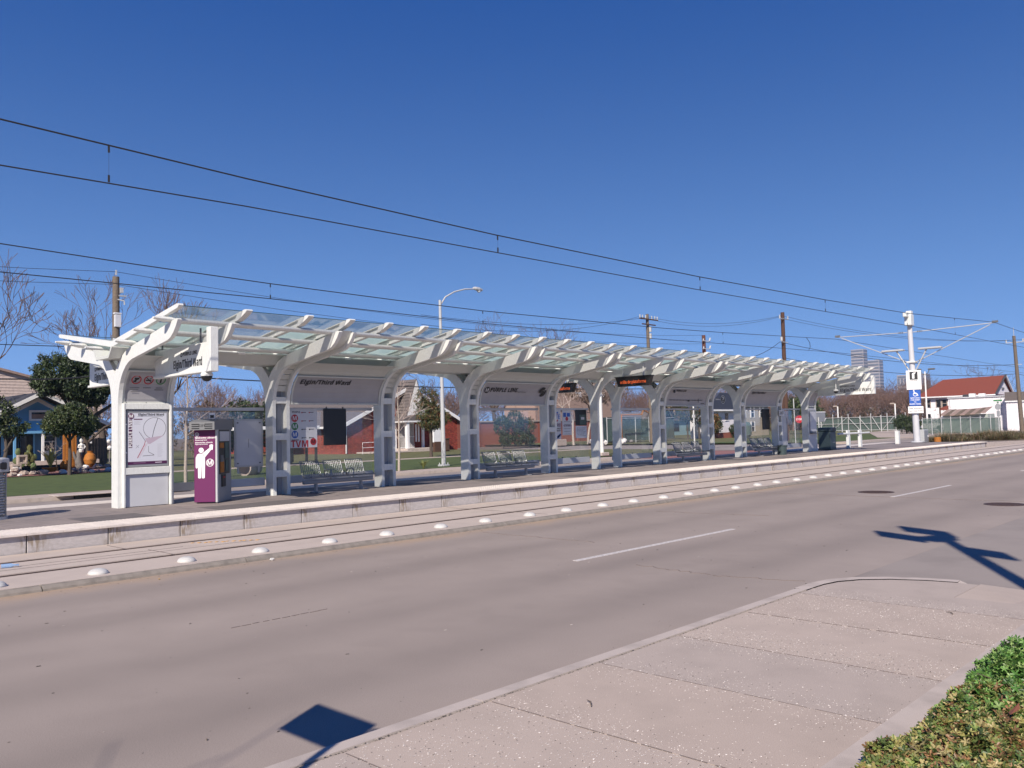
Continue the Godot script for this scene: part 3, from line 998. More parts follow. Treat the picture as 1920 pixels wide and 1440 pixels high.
func map_image() -> ImageTexture:
	var w := 288
	var h := 400
	var im := Image.create(w, h, false, Image.FORMAT_RGB8)
	im.fill(Color(0.80, 0.81, 0.85))
	im.fill_rect(Rect2i(0, h - 22, w, 22), Color(0.30, 0.12, 0.28))
	im.fill_rect(Rect2i(6, 50, 26, 220), Color(0.30, 0.12, 0.28))
	im.fill_rect(Rect2i(44, 44, 62, 8), Color(0.32, 0.14, 0.30))
	var inks := [Color(0.12, 0.12, 0.15), Color(0.62, 0.25, 0.32), Color(0.50, 0.50, 0.55)]
	var line := func(a: Vector2, b: Vector2, c: Color, t: float) -> void:
		var n := int(a.distance_to(b) * 2.0) + 1
		for i in n + 1:
			var p := a.lerp(b, float(i) / n)
			im.fill_rect(Rect2i(int(p.x - t / 2), int(p.y - t / 2), maxi(1, int(t)), maxi(1, int(t))), c)
	for k in 90:
		var a0 := TAU * k / 90.0
		var a1 := TAU * (k + 1) / 90.0
		line.call(Vector2(198, 120) + Vector2(cos(a0), sin(a0)) * 84, Vector2(198, 120) + Vector2(cos(a1), sin(a1)) * 84, inks[0], 2.0)
	line.call(Vector2(222, 40), Vector2(196, 118), inks[0], 3.0)
	line.call(Vector2(196, 118), Vector2(188, 150), inks[0], 3.0)
	line.call(Vector2(188, 150), Vector2(178, 200), inks[0], 3.0)
	for k in 46: line.call(Vector2(128 + k * 0.4, 200 + k * 0.9), Vector2(262 - k * 2.2, 180 + k * 1.4), Color(0.72, 0.66, 0.72), 2.0)
	line.call(Vector2(82, 146), Vector2(128, 220), inks[0], 2.5)
	line.call(Vector2(128, 220), Vector2(120, 250), inks[1], 4.0)
	line.call(Vector2(120, 250), Vector2(70, 350), inks[1], 4.0)
	line.call(Vector2(150, 260), Vector2(152, 306), inks[0], 2.0)
	line.call(Vector2(152, 306), Vector2(192, 330), inks[0], 2.0)
	line.call(Vector2(110, 336), Vector2(192, 332), inks[0], 3.0)
	for k in 8: line.call(Vector2(90 + k * 6, 160 + k * 9), Vector2(100 + k * 6, 158 + k * 9), inks[2], 1.0)
	for k in 11: line.call(Vector2(74 + k * 5, 346 - k * 10), Vector2(94 + k * 5, 343 - k * 10), inks[1], 1.0)
	for k in 12:
		line.call(Vector2(218, 246 + k * 9), Vector2(262 - (k * 7) % 16, 246 + k * 9), inks[2], 1.0)
	for k in 5: line.call(Vector2(46, 62 + k * 7), Vector2(96 - (k * 11) % 20, 62 + k * 7), inks[2], 1.0)
	line.call(Vector2(60, 250), Vector2(80, 270), inks[2], 2.0)
	line.call(Vector2(80, 250), Vector2(58, 274), inks[2], 2.0)
	im.fill_rect(Rect2i(200, h - 14, 50, 6), Color(0.85, 0.82, 0.86))
	im.fill_rect(Rect2i(40, h - 13, 90, 3), Color(0.6, 0.5, 0.6))
	im.fill_rect(Rect2i(70, 24, 190, 3), inks[2])
	return ImageTexture.create_from_image(im)

func lines_image(w: int, h: int, bg: Color, ink: Color, rows: Array, sd: int) -> ImageTexture:
	# blocks of small print: [x0, x1, y, height]
	var im := Image.create(w, h, false, Image.FORMAT_RGB8)
	im.fill(bg)
	var rg := RandomNumberGenerator.new()
	rg.seed = sd
	for r in rows:
		var x: float = r[0]
		while x < r[1]:
			var l: float = rg.randf_range(3.0, 9.0) * r[3] * 0.5
			im.fill_rect(Rect2i(int(x), int(r[2]), int(minf(l, r[1] - x)), int(r[3])), ink)
			x += l + r[3] * 0.8
	return ImageTexture.create_from_image(im)

func print_mat(t: Texture2D) -> StandardMaterial3D:
	var m := mat(Color.WHITE, 0.45)
	m.albedo_texture = t
	return m

func m_badge(parent: Node, at: Vector3, r: float, face: Material, letter: Material, bs := Basis.IDENTITY) -> void:
	var b := MB.new()
	disc(b, Vector3.ZERO, r, Basis.IDENTITY, 0.004, 24)
	var d := put("badge", b.mesh(), face, parent, at, bs)
	text("badge_letter", "M", r * 1.45, letter, d, Vector3(0, 0, 0.004), Basis.IDENTITY, true, 0.0, HORIZONTAL_ALIGNMENT_CENTER, 1.15)

func curved_sign(nm: String, label: String, x0: float, x1: float) -> Node3D:
	# a panel that follows the inner curve of the frames from post height upwards
	var t := thing(nm, label, "sign", Vector3(x0, 0, CZ + 0.14), "curved signs between the canopy posts")
	var w := x1 - x0
	var pts := []
	for q in [Vector2(0.0, 2.80), Vector2(0.015, 2.95), Vector2(0.045, 3.09), Vector2(0.095, 3.22), Vector2(0.165, 3.34), Vector2(0.26, 3.45), Vector2(0.33, 3.51)]: pts.append(q)
	var f := MB.new()
	var fr := MB.new()
	for i in pts.size() - 1:
		var a: Vector2 = pts[i]
		var c: Vector2 = pts[i + 1]
		f.quad(Vector3(0, a.y, a.x), Vector3(w, a.y, a.x), Vector3(w, c.y, c.x), Vector3(0, c.y, c.x))
		for e in [0.0, w]:
			var d := c - a
			fr.box(Vector3(e, (a.y + c.y) / 2, (a.x + c.x) / 2 + 0.012), Vector3(0.05, d.length() + 0.004, 0.035), Basis(Vector3.RIGHT, atan2(d.x, d.y)))
	fr.box(Vector3(w / 2, 2.785, 0.012), Vector3(w + 0.05, 0.05, 0.045), Basis.IDENTITY, 0.008)
	fr.box(Vector3(w / 2, 3.515, 0.345), Vector3(w + 0.05, 0.04, 0.045), Basis.IDENTITY, 0.008)
	obj("panel", f, M.sign_panel, t)
	obj("frame", fr, M.offwhite, t)
	var bo := MB.new()
	for x in [0.06, w / 2, w - 0.06]: bo.box(Vector3(x, 2.79, 0.037), Vector3(0.018, 0.018, 0.012))
	obj("bolts", bo, M.gray_dark, t)
	return t

# place and lean of lettering on such a panel at a height
func on_curve(y: float) -> Array:
	var zs := [[2.80, 0.0], [2.95, 0.015], [3.09, 0.045], [3.22, 0.095], [3.34, 0.165], [3.45, 0.26], [3.51, 0.33]]
	for i in zs.size() - 1:
		if y <= zs[i + 1][0]:
			var u: float = (y - zs[i][0]) / (zs[i + 1][0] - zs[i][0])
			var a := atan2(zs[i + 1][1] - zs[i][1], zs[i + 1][0] - zs[i][0])
			return [lerpf(zs[i][1], zs[i + 1][1], u) + 0.022, Basis(Vector3.RIGHT, a)]
	return [0.34, Basis.IDENTITY]

func windscreen(label: String, x0: float, x1: float, panes: int) -> Node3D:
	var t := thing("glass_windscreen", label, "windscreen", Vector3(x0, DECK, -20.70), "glass windscreens between the canopy posts")
	var w := x1 - x0
	obj("top_rail", bx(Vector3(w / 2, 2.30, 0), Vector3(w, 0.085, 0.09), 0.012), M.gray_panel, t)
	obj("low_rail", bx(Vector3(w / 2, 0.37, 0), Vector3(w, 0.21, 0.10), 0.012), M.gray_panel, t)
	for i in panes:
		var pw := w / panes
		obj("pane", bx(Vector3(pw * (i + 0.5), 1.36, 0), Vector3(pw - 0.014, 1.74, 0.012)), M.pane, t)
		var c := MB.new()
		if i > 0:
			c.box(Vector3(pw * i, 2.235, 0.012), Vector3(0.05, 0.05, 0.03)); c.box(Vector3(pw * i, 0.495, 0.012), Vector3(0.05, 0.05, 0.03))
			obj("clamp", c, M.gray_dark, t)
	return t

func make_bench() -> Node3D:
	var t := thing("wire_bench", "shiny steel wire bench under the sign with the station name", "bench", Vector3.ZERO, "steel wire benches on the platform")
	obj("beam", bx(Vector3(0, 0.30, 0), Vector3(2.3, 0.11, 0.13), 0.02), M.gray_mid, t)
	for x in [-0.75, 0.75]:
		var l := MB.new()
		l.box(Vector3(x, 0.13, 0), Vector3(0.07, 0.26, 0.09), Basis.IDENTITY, 0.01)
		l.box(Vector3(x, 0.015, 0), Vector3(0.16, 0.03, 0.42), Basis.IDENTITY, 0.01)
		obj("leg", l, M.gray_mid, t)
	for k in 3:
		var xc := -0.74 + 0.74 * k
		var curve := [Vector3(0, 0.42, 0.30), Vector3(0, 0.445, 0.24), Vector3(0, 0.42, 0.05), Vector3(0, 0.41, -0.12), Vector3(0, 0.45, -0.20), Vector3(0, 0.60, -0.26), Vector3(0, 0.80, -0.33), Vector3(0, 0.85, -0.36)]
		var rim := MB.new()
		for e in [-0.29, 0.29]:
			var p := []
			for q in curve: p.append(q + Vector3(xc + e, 0, 0))
			rim.tube(p, [0.016], 6)
		for q in [curve[0], curve[7]]:
			rim.tube([q + Vector3(xc - 0.29, 0, 0), q + Vector3(xc + 0.29, 0, 0)], [0.016], 6)
		var s := obj("seat", rim, M.steel, t)
		for i in 9:
			var wv := MB.new()
			var p := []
			for q in curve: p.append(q + Vector3(xc - 0.24 + 0.06 * i, 0, 0))
			wv.tube(p, [0.011], 5)
			obj("wire_slat", wv, M.steel, s)
		var cr := MB.new()
		for q in [curve[2], curve[5]]:
			cr.tube([q + Vector3(xc - 0.29, -0.006, 0), q + Vector3(xc + 0.29, -0.006, 0)], [0.007], 4)
		obj("cross_wires", cr, M.steel, s)
		if k < 2:
			var arm := MB.new()
			arm.tube([Vector3(xc + 0.37, 0.36, 0.16), Vector3(xc + 0.37, 0.58, 0.18), Vector3(xc + 0.37, 0.62, 0.10), Vector3(xc + 0.37, 0.60, -0.14), Vector3(xc + 0.37, 0.40, -0.16)], [0.018], 6)
			obj("armrest", arm, M.steel, t)
	return t

func thing_side(t: Node3D) -> void:
	# slots and screen on the machine's flank, which faces local +x
	var x := 0.545
	obj("recess", bx(Vector3(x, 1.22, -0.54), Vector3(0.03, 1.08, 0.80)), M.black, t)
	obj("screen", bx(Vector3(x + 0.012, 1.60, -0.54), Vector3(0.03, 0.24, 0.70), 0.004), M.gray_panel, t)
	obj("card_slot", bx(Vector3(x + 0.012, 1.38, -0.34), Vector3(0.03, 0.13, 0.28), 0.004), M.orange, t)
	obj("keypad", bx(Vector3(x + 0.012, 1.26, -0.72), Vector3(0.03, 0.40, 0.28), 0.004), M.screen, t)
	obj("change_cup", bx(Vector3(x + 0.012, 0.85, -0.36), Vector3(0.03, 0.26, 0.26), 0.004), M.orange, t)
	obj("ticket_slot", bx(Vector3(x + 0.012, 1.06, -0.36), Vector3(0.03, 0.16, 0.22), 0.004), M.gray_dark, t)
	obj("teal_strip", bx(Vector3(x + 0.012, 0.88, -0.72), Vector3(0.03, 0.28, 0.2), 0.004), M.screen, t)
	obj("reader", bx(Vector3(x, 0.52, -0.50), Vector3(0.04, 0.30, 0.28), 0.006), M.black, t)
	obj("reader_mark", bx(Vector3(x + 0.022, 0.60, -0.50), Vector3(0.006, 0.04, 0.14)), M.red, t)

func platform_things() -> void:
	# ---- map board at the near end
	var t := thing("map_board", "tall white map board with the purple line route map at the left canopy end", "map board", Vector3(8.1, 0, -20.2))
	obj("body", bx(Vector3(0.56, 1.56, -0.15), Vector3(1.14, 2.42, 0.20), 0.012), M.gray_panel, t)
	var fr := boxes([[Vector3(0.02, 1.56, 0.0), Vector3(0.05, 2.42, 0.10)], [Vector3(1.12, 1.56, 0.0), Vector3(0.05, 2.42, 0.10)], [Vector3(0.57, 2.70, -0.01), Vector3(1.10, 0.14, 0.10)], [Vector3(0.57, 1.19, -0.01), Vector3(1.05, 0.16, 0.10)]], 0.008)
	obj("frame", fr, M.white, t)
	obj("lower_panel", bx(Vector3(0.57, 0.73, -0.035), Vector3(1.0, 0.74, 0.03), 0.006), M.gray_panel, t)
	obj("map_case", bx(Vector3(0.57, 1.945, -0.03), Vector3(1.02, 1.34, 0.06), 0.02), M.gray_mid, t)
	var q := MB.new()
	q.quad(Vector3(0.11, 1.34, 0.008), Vector3(1.03, 1.34, 0.008), Vector3(1.03, 2.54, 0.008), Vector3(0.11, 2.54, 0.008))
	var mp := obj("route_map", q, print_mat(map_image()), t)
	m_badge(mp, Vector3(0.185, 2.47, 0.010), 0.068, M.purple_dull, M.signwhite)
	text("map_title", "Elgin/Third Ward", 0.07, M.ink, mp, Vector3(0.66, 2.505, 0.010), Basis.IDENTITY, true, 0.0, HORIZONTAL_ALIGNMENT_CENTER, 1.1)
	text("line_name", "PURPLE LINE", 0.105, M.signwhite, mp, Vector3(0.172, 1.74, 0.010), Basis(Vector3(0, 0, 1), PI / 2))
	var bo := MB.new()
	for y in [1.62, 2.28]: bo.box(Vector3(0.075, y, 0.006), Vector3(0.03, 0.03, 0.02), Basis.IDENTITY, 0.006)
	obj("bolts", bo, M.signwhite, t)
	# curved rules sign over it
	t = curved_sign("rules_sign", "gray curved rules sign with three ring symbols above the route map", 8.13, 9.19)
	q = MB.new()
	var oc := on_curve(3.12)
	q.quad(Vector3(0.09, 2.86, 0.015), Vector3(0.97, 2.86, 0.015), Vector3(0.97, 3.09, 0.055), Vector3(0.09, 3.09, 0.055))
	q.quad(Vector3(0.09, 3.09, 0.055), Vector3(0.97, 3.09, 0.055), Vector3(0.97, 3.22, 0.102), Vector3(0.09, 3.22, 0.102))
	q.quad(Vector3(0.09, 3.22, 0.102), Vector3(0.97, 3.22, 0.102), Vector3(0.97, 3.47, 0.29), Vector3(0.09, 3.47, 0.29))
	obj("print", q, M.sign_panel, t)
	for k in 3:
		var rb := MB.new()
		oc = on_curve(3.32)
		ring(rb, Vector3.ZERO, 0.115, 0.022)
		var ic: Material = M.green if k == 2 else M.red
		var r := put("ring", rb.mesh(), ic, t, Vector3(0.24 + k * 0.29, 3.32, oc[0] + 0.012), oc[1])
		var gl := MB.new()
		var I := Transform3D.IDENTITY
		if k == 0:
			gl.prism(poly([-0.06, 0.05, 0.06, 0.05, 0.06, 0.015, 0.01, -0.01, 0.0, -0.06, -0.05, -0.06, -0.03, 0.0]), 0, 0.003, I)
			bar(gl, Vector2(-0.07, -0.07), Vector2(0.075, 0.075), 0.014, Transform3D(Basis.IDENTITY, Vector3(0, 0, 0.001)))
		elif k == 1:
			bar(gl, Vector2(-0.07, -0.01), Vector2(0.05, -0.01), 0.025, I)
			bar(gl, Vector2(-0.07, 0.07), Vector2(0.075, -0.07), 0.014, Transform3D(Basis.IDENTITY, Vector3(0, 0, 0.001)))
			bar(gl, Vector2(0.02, 0.02), Vector2(0.055, 0.06), 0.012, I)
		else:
			bar(gl, Vector2(0.0, -0.07), Vector2(0.0, 0.04), 0.035, I)
			bar(gl, Vector2(0.0, 0.03), Vector2(0.05, 0.07), 0.02, I)
		obj("glyph", gl, M.ink, r)
	for k in 3:
		for j in ([3, 1, 2][k]):
			oc = on_curve(3.14 - j * 0.045)
			var ln := MB.new()
			ln.box(Vector3(0, 0, 0), Vector3(0.22 - 0.03 * ((j + k) % 3), 0.016, 0.003))
			put("small_print", ln.mesh(), M.inkgray, t, Vector3(0.235 + k * 0.29, 3.14 - j * 0.045, oc[0] + 0.008), oc[1])
	# ---- curved signs
	t = curved_sign("name_sign", "gray curved sign with the station name in black beside the route map poster", 12.60, 15.55)
	oc = on_curve(3.36)
	text("lettering", "Elgin/Third Ward", 0.205, M.ink, t, Vector3(0.16, 3.36, oc[0]), oc[1], true, 0.22)
	t = curved_sign("name_sign", "gray curved sign reading PURPLE LINE with a round black arrow mark", 19.72, 22.99)
	oc = on_curve(3.27)
	m_badge(t, Vector3(0.22, 3.27, oc[0]), 0.115, M.ink, M.gray_panel, oc[1])
	text("lettering", "PURPLE LINE", 0.215, M.ink, t, Vector3(0.37, 3.27, oc[0]), oc[1], true, 0.22)
	text("small_lettering", "Palm Center", 0.085, M.inkgray, t, Vector3(1.66, 3.22, oc[0]), oc[1], false, 0.2)
	var ar := MB.new()
	for k in 24:
		if k in [2, 3, 13, 14, 15]: continue
		var a0 := TAU * k / 24
		var a1 := TAU * (k + 1) / 24
		var w0 := 0.075 + 0.05 * sin(a0 * 0.5)
		ar.prism(PackedVector2Array([Vector2(cos(a0), sin(a0)) * 0.185, Vector2(cos(a1), sin(a1)) * 0.185, Vector2(cos(a1), sin(a1)) * (0.185 - w0), Vector2(cos(a0), sin(a0)) * (0.185 - w0)]), 0, 0.004)
	ar.prism(poly([-0.03, -0.12, 0.12, 0.0, -0.02, 0.06]), 0.0, 0.004)
	put("arrow_mark", ar.mesh(), M.ink, t, Vector3(2.98, 3.24, oc[0] + 0.004), oc[1])
	t = curved_sign("name_sign", "gray curved sign with a thin line diagram of stops", 30.70, 33.95)
	oc = on_curve(3.42)
	obj("mark", bx(Vector3(0.33, 3.40, oc[0] + 0.005), Vector3(0.13, 0.15, 0.01)), M.ink, t)
	text("lettering", "PURPLE LINE", 0.13, M.ink, t, Vector3(0.48, 3.41, oc[0]), oc[1], true, 0.22)
	oc = on_curve(3.03)
	var dg := boxes([[Vector3(1.55, 3.03, oc[0]), Vector3(2.7, 0.018, 0.006)], [Vector3(1.75, 3.0, oc[0] - 0.006), Vector3(0.16, 0.05, 0.006)], [Vector3(2.55, 3.04, oc[0]), Vector3(0.02, 0.22, 0.006)], [Vector3(2.95, 2.89, 0.012), Vector3(0.3, 0.03, 0.006)]])
	for i in 11: dg.box(Vector3(0.35 + i * 0.24, 3.03, oc[0] + 0.002), Vector3(0.03, 0.04, 0.006))
	obj("line_diagram", dg, M.ink, t)
	t = curved_sign("name_sign", "gray curved sign with small black station name farthest along the platform", 37.56, 40.74)
	oc = on_curve(3.42)
	text("lettering", "Elgin/Third Ward", 0.17, M.ink, t, Vector3(0.25, 3.42, oc[0]), oc[1], true, 0.22)
	t = curved_sign("rules_sign", "small gray curved sign above the far map case", 44.45, 45.2)
	# ---- windscreens
	windscreen("clear windscreen behind the purple fare machine", 9.36, 12.01, 2)
	windscreen("clear windscreen behind the shiny bench with the fare poster hung on it", 12.55, 15.60, 3)
	windscreen("clear windscreen behind the bench under the PURPLE LINE sign", 19.65, 23.04, 3)
	windscreen("clear windscreen carrying the VOTE poster", 23.58, 25.95, 3)
	windscreen("clear windscreen in front of the green fenced yard", 27.46, 30.12, 2)
	windscreen("clear windscreen behind the bench under the line diagram sign", 30.66, 34.02, 3)
	windscreen("clear windscreen behind the bench farthest along the platform", 37.52, 40.79, 3)
	windscreen("clear windscreen in front of the red stop sign", 41.33, 44.28, 2)
	# ---- benches
	var bench := make_bench()
	bench.position = Vector3(13.95, DECK, -20.05)
	var b2 := copy_of(bench, "dull steel wire bench under the PURPLE LINE sign")
	b2.position = Vector3(20.95, DECK, -20.10)
	b2 = copy_of(bench, "steel wire bench under the thin line diagram sign")
	b2.position = Vector3(32.4, DECK, -20.10)
	b2 = copy_of(bench, "steel wire bench farthest along the platform beside the green basket")
	b2.position = Vector3(39.2, DECK, -20.10)
	# ---- fare machine
	t = thing("fare_machine", "purple fare machine with a white figure and a louvred hood beside the map board", "ticket machine", Vector3(9.58, DECK, -19.74), "", -0.80)
	obj("cabinet", bx(Vector3(0.28, 0.90, -0.62), Vector3(0.52, 1.80, 1.02), 0.015), M.gray_mid, t)
	obj("purple_panel", bx(Vector3(0.265, 0.90, -0.045), Vector3(0.505, 1.74, 0.10), 0.01), M.purple, t)
	var hood := MB.new()
	hood.prism(poly([-1.16, 1.76, 0.20, 1.76, 0.20, 1.95, -0.15, 2.02, -1.16, 2.02]), 0.0, 0.60, Transform3D(Basis(Vector3(0, 0, 1), Vector3(0, 1, 0), Vector3(-1, 0, 0)), Vector3(0.57, 0, 0)))
	var hd := obj("hood", hood, M.hood, t)
	for k in 3:
		obj("louvre", bx(Vector3(0.12, 1.80 + k * 0.05, 0.204), Vector3(0.18, 0.02, 0.012)), M.black, hd)
		obj("louvre", bx(Vector3(0.43, 1.80 + k * 0.05, 0.204), Vector3(0.18, 0.02, 0.012)), M.black, hd)
	text("hood_mark", "CITY", 0.075, M.ink, hd, Vector3(0.275, 1.86, 0.203), Basis.IDENTITY, true, 0.0, HORIZONTAL_ALIGNMENT_CENTER)
	obj("roof_sign", boxes([[Vector3(0.40, 2.10, -0.15), Vector3(0.13, 0.14, 0.02)]], 0.003), M.signwhite, t)
	obj("roof_sign_mark", bx(Vector3(0.40, 2.085, -0.138), Vector3(0.09, 0.07, 0.008)), M.ink, t)
	obj("trim", boxes([[Vector3(0.545, 0.90, -0.05), Vector3(0.05, 1.76, 0.11)]], 0.008), M.galv, t)
	var fg := MB.new()
	var F := Transform3D(Basis.IDENTITY, Vector3(0.0, 0.0, 0.006))
	disc(fg, Vector3(0.185, 1.275, 0.006), 0.062)
	fg.prism(poly([0.06, 1.10, 0.085, 1.17, 0.13, 1.195, 0.25, 1.195, 0.275, 1.16, 0.275, 0.90, 0.10, 0.90, 0.10, 1.08]), 0, 0.004, F)
	fg.prism(poly([0.055, 1.12, 0.10, 1.10, 0.10, 0.87, 0.085, 0.845, 0.065, 0.845, 0.052, 0.87]), 0, 0.004, F)
	fg.prism(poly([0.105, 0.91, 0.185, 0.91, 0.180, 0.62, 0.165, 0.605, 0.125, 0.605, 0.11, 0.62]), 0, 0.004, F)
	fg.prism(poly([0.192, 0.91, 0.275, 0.91, 0.268, 0.62, 0.255, 0.605, 0.21, 0.605, 0.198, 0.62]), 0, 0.004, F)
	fg.prism(poly([0.20, 1.19, 0.262, 1.09, 0.425, 1.285, 0.385, 1.33]), 0, 0.004, F)
	fg.prism(poly([0.385, 1.29, 0.46, 1.28, 0.47, 1.40, 0.44, 1.415, 0.385, 1.40]), 0, 0.004, F)
	obj("figure", fg, M.signwhite, t)
	var lg := MB.new()
	ring(lg, Vector3(0.395, 0.975, 0.006), 0.093, 0.014)
	obj("logo_ring", lg, M.signwhite, t)
	text("logo_letter", "M", 0.145, M.signwhite, t, Vector3(0.395, 0.975, 0.008), Basis.IDENTITY, true, 0.0, HORIZONTAL_ALIGNMENT_CENTER, 1.1)
	lg = MB.new()
	ring(lg, Vector3(0.085, 1.655, 0.006), 0.048, 0.010)
	ring(lg, Vector3(0.085, 1.65, 0.006), 0.026, 0.008)
	obj("small_logo", lg, M.signwhite, t)
	text("welcome", "Welcome aboard", 0.062, M.signwhite, t, Vector3(0.04, 1.575, 0.007))
	text("welcome_small", "Please pay here", 0.038, M.signwhite, t, Vector3(0.04, 1.52, 0.007), Basis.IDENTITY, true)
	text("welcome", "Bienvenido a bordo", 0.045, M.signwhite, t, Vector3(0.04, 1.46, 0.007))
	text("welcome_small", "Pague aqui su boleto", 0.030, M.signwhite, t, Vector3(0.04, 1.42, 0.007), Basis.IDENTITY, true)
	# the flank with the controls
	thing_side(t)
	# ---- notice board on the windscreen
	t = thing("notice_board", "blank gray framed notice board right of the fare machine", "notice board", Vector3(11.12, DECK, -20.62))
	obj("frame", boxes([[Vector3(0.40, 1.41, 0), Vector3(0.82, 1.26, 0.05)]], 0.012), M.galv, t)
	obj("panel", bx(Vector3(0.39, 1.41, 0.028), Vector3(0.72, 1.16, 0.012), 0.003), M.gray_panel, t)
	obj("scratch", bx(Vector3(0.38, 1.40, 0.035), Vector3(0.012, 0.22, 0.004)), M.inkgray, t)
	bo = MB.new()
	for c in [Vector3(0.07, 1.94, 0.034), Vector3(0.71, 1.94, 0.034), Vector3(0.07, 0.88, 0.034), Vector3(0.71, 0.88, 0.034)]: bo.box(c, Vector3(0.05, 0.035, 0.006))
	obj("corner_clips", bo, M.gray_dark, t)
	obj("bracket", boxes([[Vector3(0.10, 0.72, -0.02), Vector3(0.04, 0.2, 0.03)], [Vector3(0.70, 0.72, -0.02), Vector3(0.04, 0.2, 0.03)]]), M.galv, t)
	# ---- fare poster
	t = thing("fare_poster", "white fare poster with red, green and blue M badges and red TVM letters", "poster", Vector3(12.79, 0, -20.66))
	obj("sheet", bx(Vector3(0.44, 2.12, 0), Vector3(0.86, 1.08, 0.012)), M.paper, t)
	text("poster_heading", "PEOPLE", 0.07, M.ink, t, Vector3(0.07, 2.57, 0.008))
	var bc: Array = [M.red, M.green, M.blue]
	for k in 3: m_badge(t, Vector3(0.15, 2.40 - k * 0.225, 0.008), 0.105, bc[k], M.paper)
	for k in 4:
		for j in 2:
			obj("row_print", bx(Vector3(0.44 + j * 0.24, 2.56 - k * 0.235, 0.008), Vector3(0.15, 0.02, 0.004)), M.inkgray, t)
			var dots := MB.new()
			disc(dots, Vector3(0.38 + j * 0.24, 2.555 - k * 0.235, 0.008), 0.018)
			obj("row_dot", dots, M.ink if k > 1 else M.red, t)
	text("poster_small", "look for", 0.06, M.ink, t, Vector3(0.05, 1.80, 0.008))
	text("poster_big", "TVM", 0.26, M.red, t, Vector3(0.02, 1.685, 0.008), Basis.IDENTITY, true, 0.0, HORIZONTAL_ALIGNMENT_LEFT, 1.08)
	m_badge(t, Vector3(0.74, 1.74, 0.008), 0.10, M.red, M.ink)
	# ---- black screens
	t = thing("information_screen", "switched off black information screen beside the fare poster", "screen", Vector3(13.87, 0, -20.64))
	obj("screen", bx(Vector3(0.38, 2.14, 0), Vector3(0.76, 1.04, 0.05), 0.006), M.black, t)
	obj("screen_hanger", boxes([[Vector3(0.1, 2.69, 0), Vector3(0.03, 0.06, 0.03)], [Vector3(0.66, 2.69, 0), Vector3(0.03, 0.06, 0.03)]]), M.gray_dark, t)
	t = thing("information_screen", "switched off black information screen above the farthest bench", "screen", Vector3(39.95, 0, -20.64))
	obj("screen", bx(Vector3(0.36, 2.14, 0), Vector3(0.74, 1.04, 0.05), 0.006), M.black, t)
	# ---- posters on the middle windscreen
	t = thing("vote_poster", "white poster with a red and blue VOTE emblem and RIDE FREE lettering", "poster", Vector3(23.62, 0, -20.66))
	obj("sheet", bx(Vector3(0.32, 2.09, 0), Vector3(0.66, 1.10, 0.012)), M.paper, t)
	var em := MB.new()
	disc(em, Vector3(0.33, 2.34, 0.008), 0.19, Basis.IDENTITY, 0.003)
	obj("emblem", em, M.red, t)
	obj("emblem_band", bx(Vector3(0.33, 2.36, 0.0125), Vector3(0.44, 0.20, 0.004)), M.paper, t)
	obj("emblem_top", bx(Vector3(0.33, 2.52, 0.0125), Vector3(0.34, 0.06, 0.004)), M.blue, t)
	text("vote_word", "VOTE", 0.22, M.blue, t, Vector3(0.33, 2.37, 0.016), Basis.IDENTITY, true, 0.0, HORIZONTAL_ALIGNMENT_CENTER)
	text("ride_free", "RIDE FREE", 0.165, M.purple_dull, t, Vector3(0.33, 2.06, 0.009), Basis.IDENTITY, true, 0.0, HORIZONTAL_ALIGNMENT_CENTER, 0.95)
	text("date_line", "Tuesday, February 23", 0.07, M.ink, t, Vector3(0.33, 1.94, 0.009), Basis.IDENTITY, true, 0.0, HORIZONTAL_ALIGNMENT_CENTER)
	text("date_line", "to Tuesday, March 1", 0.07, M.ink, t, Vector3(0.33, 1.855, 0.009), Basis.IDENTITY, true, 0.0, HORIZONTAL_ALIGNMENT_CENTER)
	var bl := MB.new()
	for k in 3: bl.box(Vector3(0.45 + k * 0.055, 1.60 + k * 0.04, 0.010), Vector3(0.17, 0.07, 0.004), Basis(Vector3(0, 0, 1), 0.5))
	obj("ballot_mark", bl, M.blue, t)
	t = thing("service_poster", "narrow white service poster between the VOTE poster and the dark picture", "poster", Vector3(24.38, 0, -20.66))
	obj("sheet", bx(Vector3(0.25, 2.14, 0), Vector3(0.52, 0.92, 0.012)), M.paper, t)
	obj("heading_block", boxes([[Vector3(0.12, 2.44, 0.009), Vector3(0.16, 0.16, 0.004)], [Vector3(0.34, 2.44, 0.009), Vector3(0.18, 0.14, 0.004)]]), M.blue, t)
	var c2 := MB.new()
	disc(c2, Vector3(0.24, 2.29, 0.008), 0.08)
	obj("emblem", c2, M.red, t)
	text("poster_line", "16 THE MET", 0.08, M.purple_dull, t, Vector3(0.25, 2.03, 0.009), Basis.IDENTITY, true, 0.0, HORIZONTAL_ALIGNMENT_CENTER)
	for k in 5: obj("row_print", bx(Vector3(0.25, 2.18 - k * 0.1 - (0.06 if k > 1 else 0.0), 0.009), Vector3(0.36, 0.014, 0.004)), M.inkgray, t)
	t = thing("framed_picture", "black framed picture high on the windscreen right of the posters", "picture", Vector3(25.14, 0, -20.66))
	obj("frame", bx(Vector3(0.33, 2.33, 0), Vector3(0.66, 0.60, 0.02)), M.black, t)
	q = MB.new()
	q.quad(Vector3(0.24, 2.06, 0.012), Vector3(0.62, 2.06, 0.012), Vector3(0.62, 2.44, 0.012), Vector3(0.24, 2.44, 0.012))
	obj("print", q, M.screen, t)
	obj("print_shape", bx(Vector3(0.42, 2.30, 0.013), Vector3(0.2, 0.1, 0.004), 0.0), M.gray_panel, t)
	t = thing("paper_notice", "pale printed notice under the black framed picture", "notice", Vector3(25.14, 0, -20.66))
	var rows := []
	for k in 7: rows.append([10.0, 118.0 - (k % 3) * 14, 12.0 + k * 11, 4.0])
	q = MB.new()
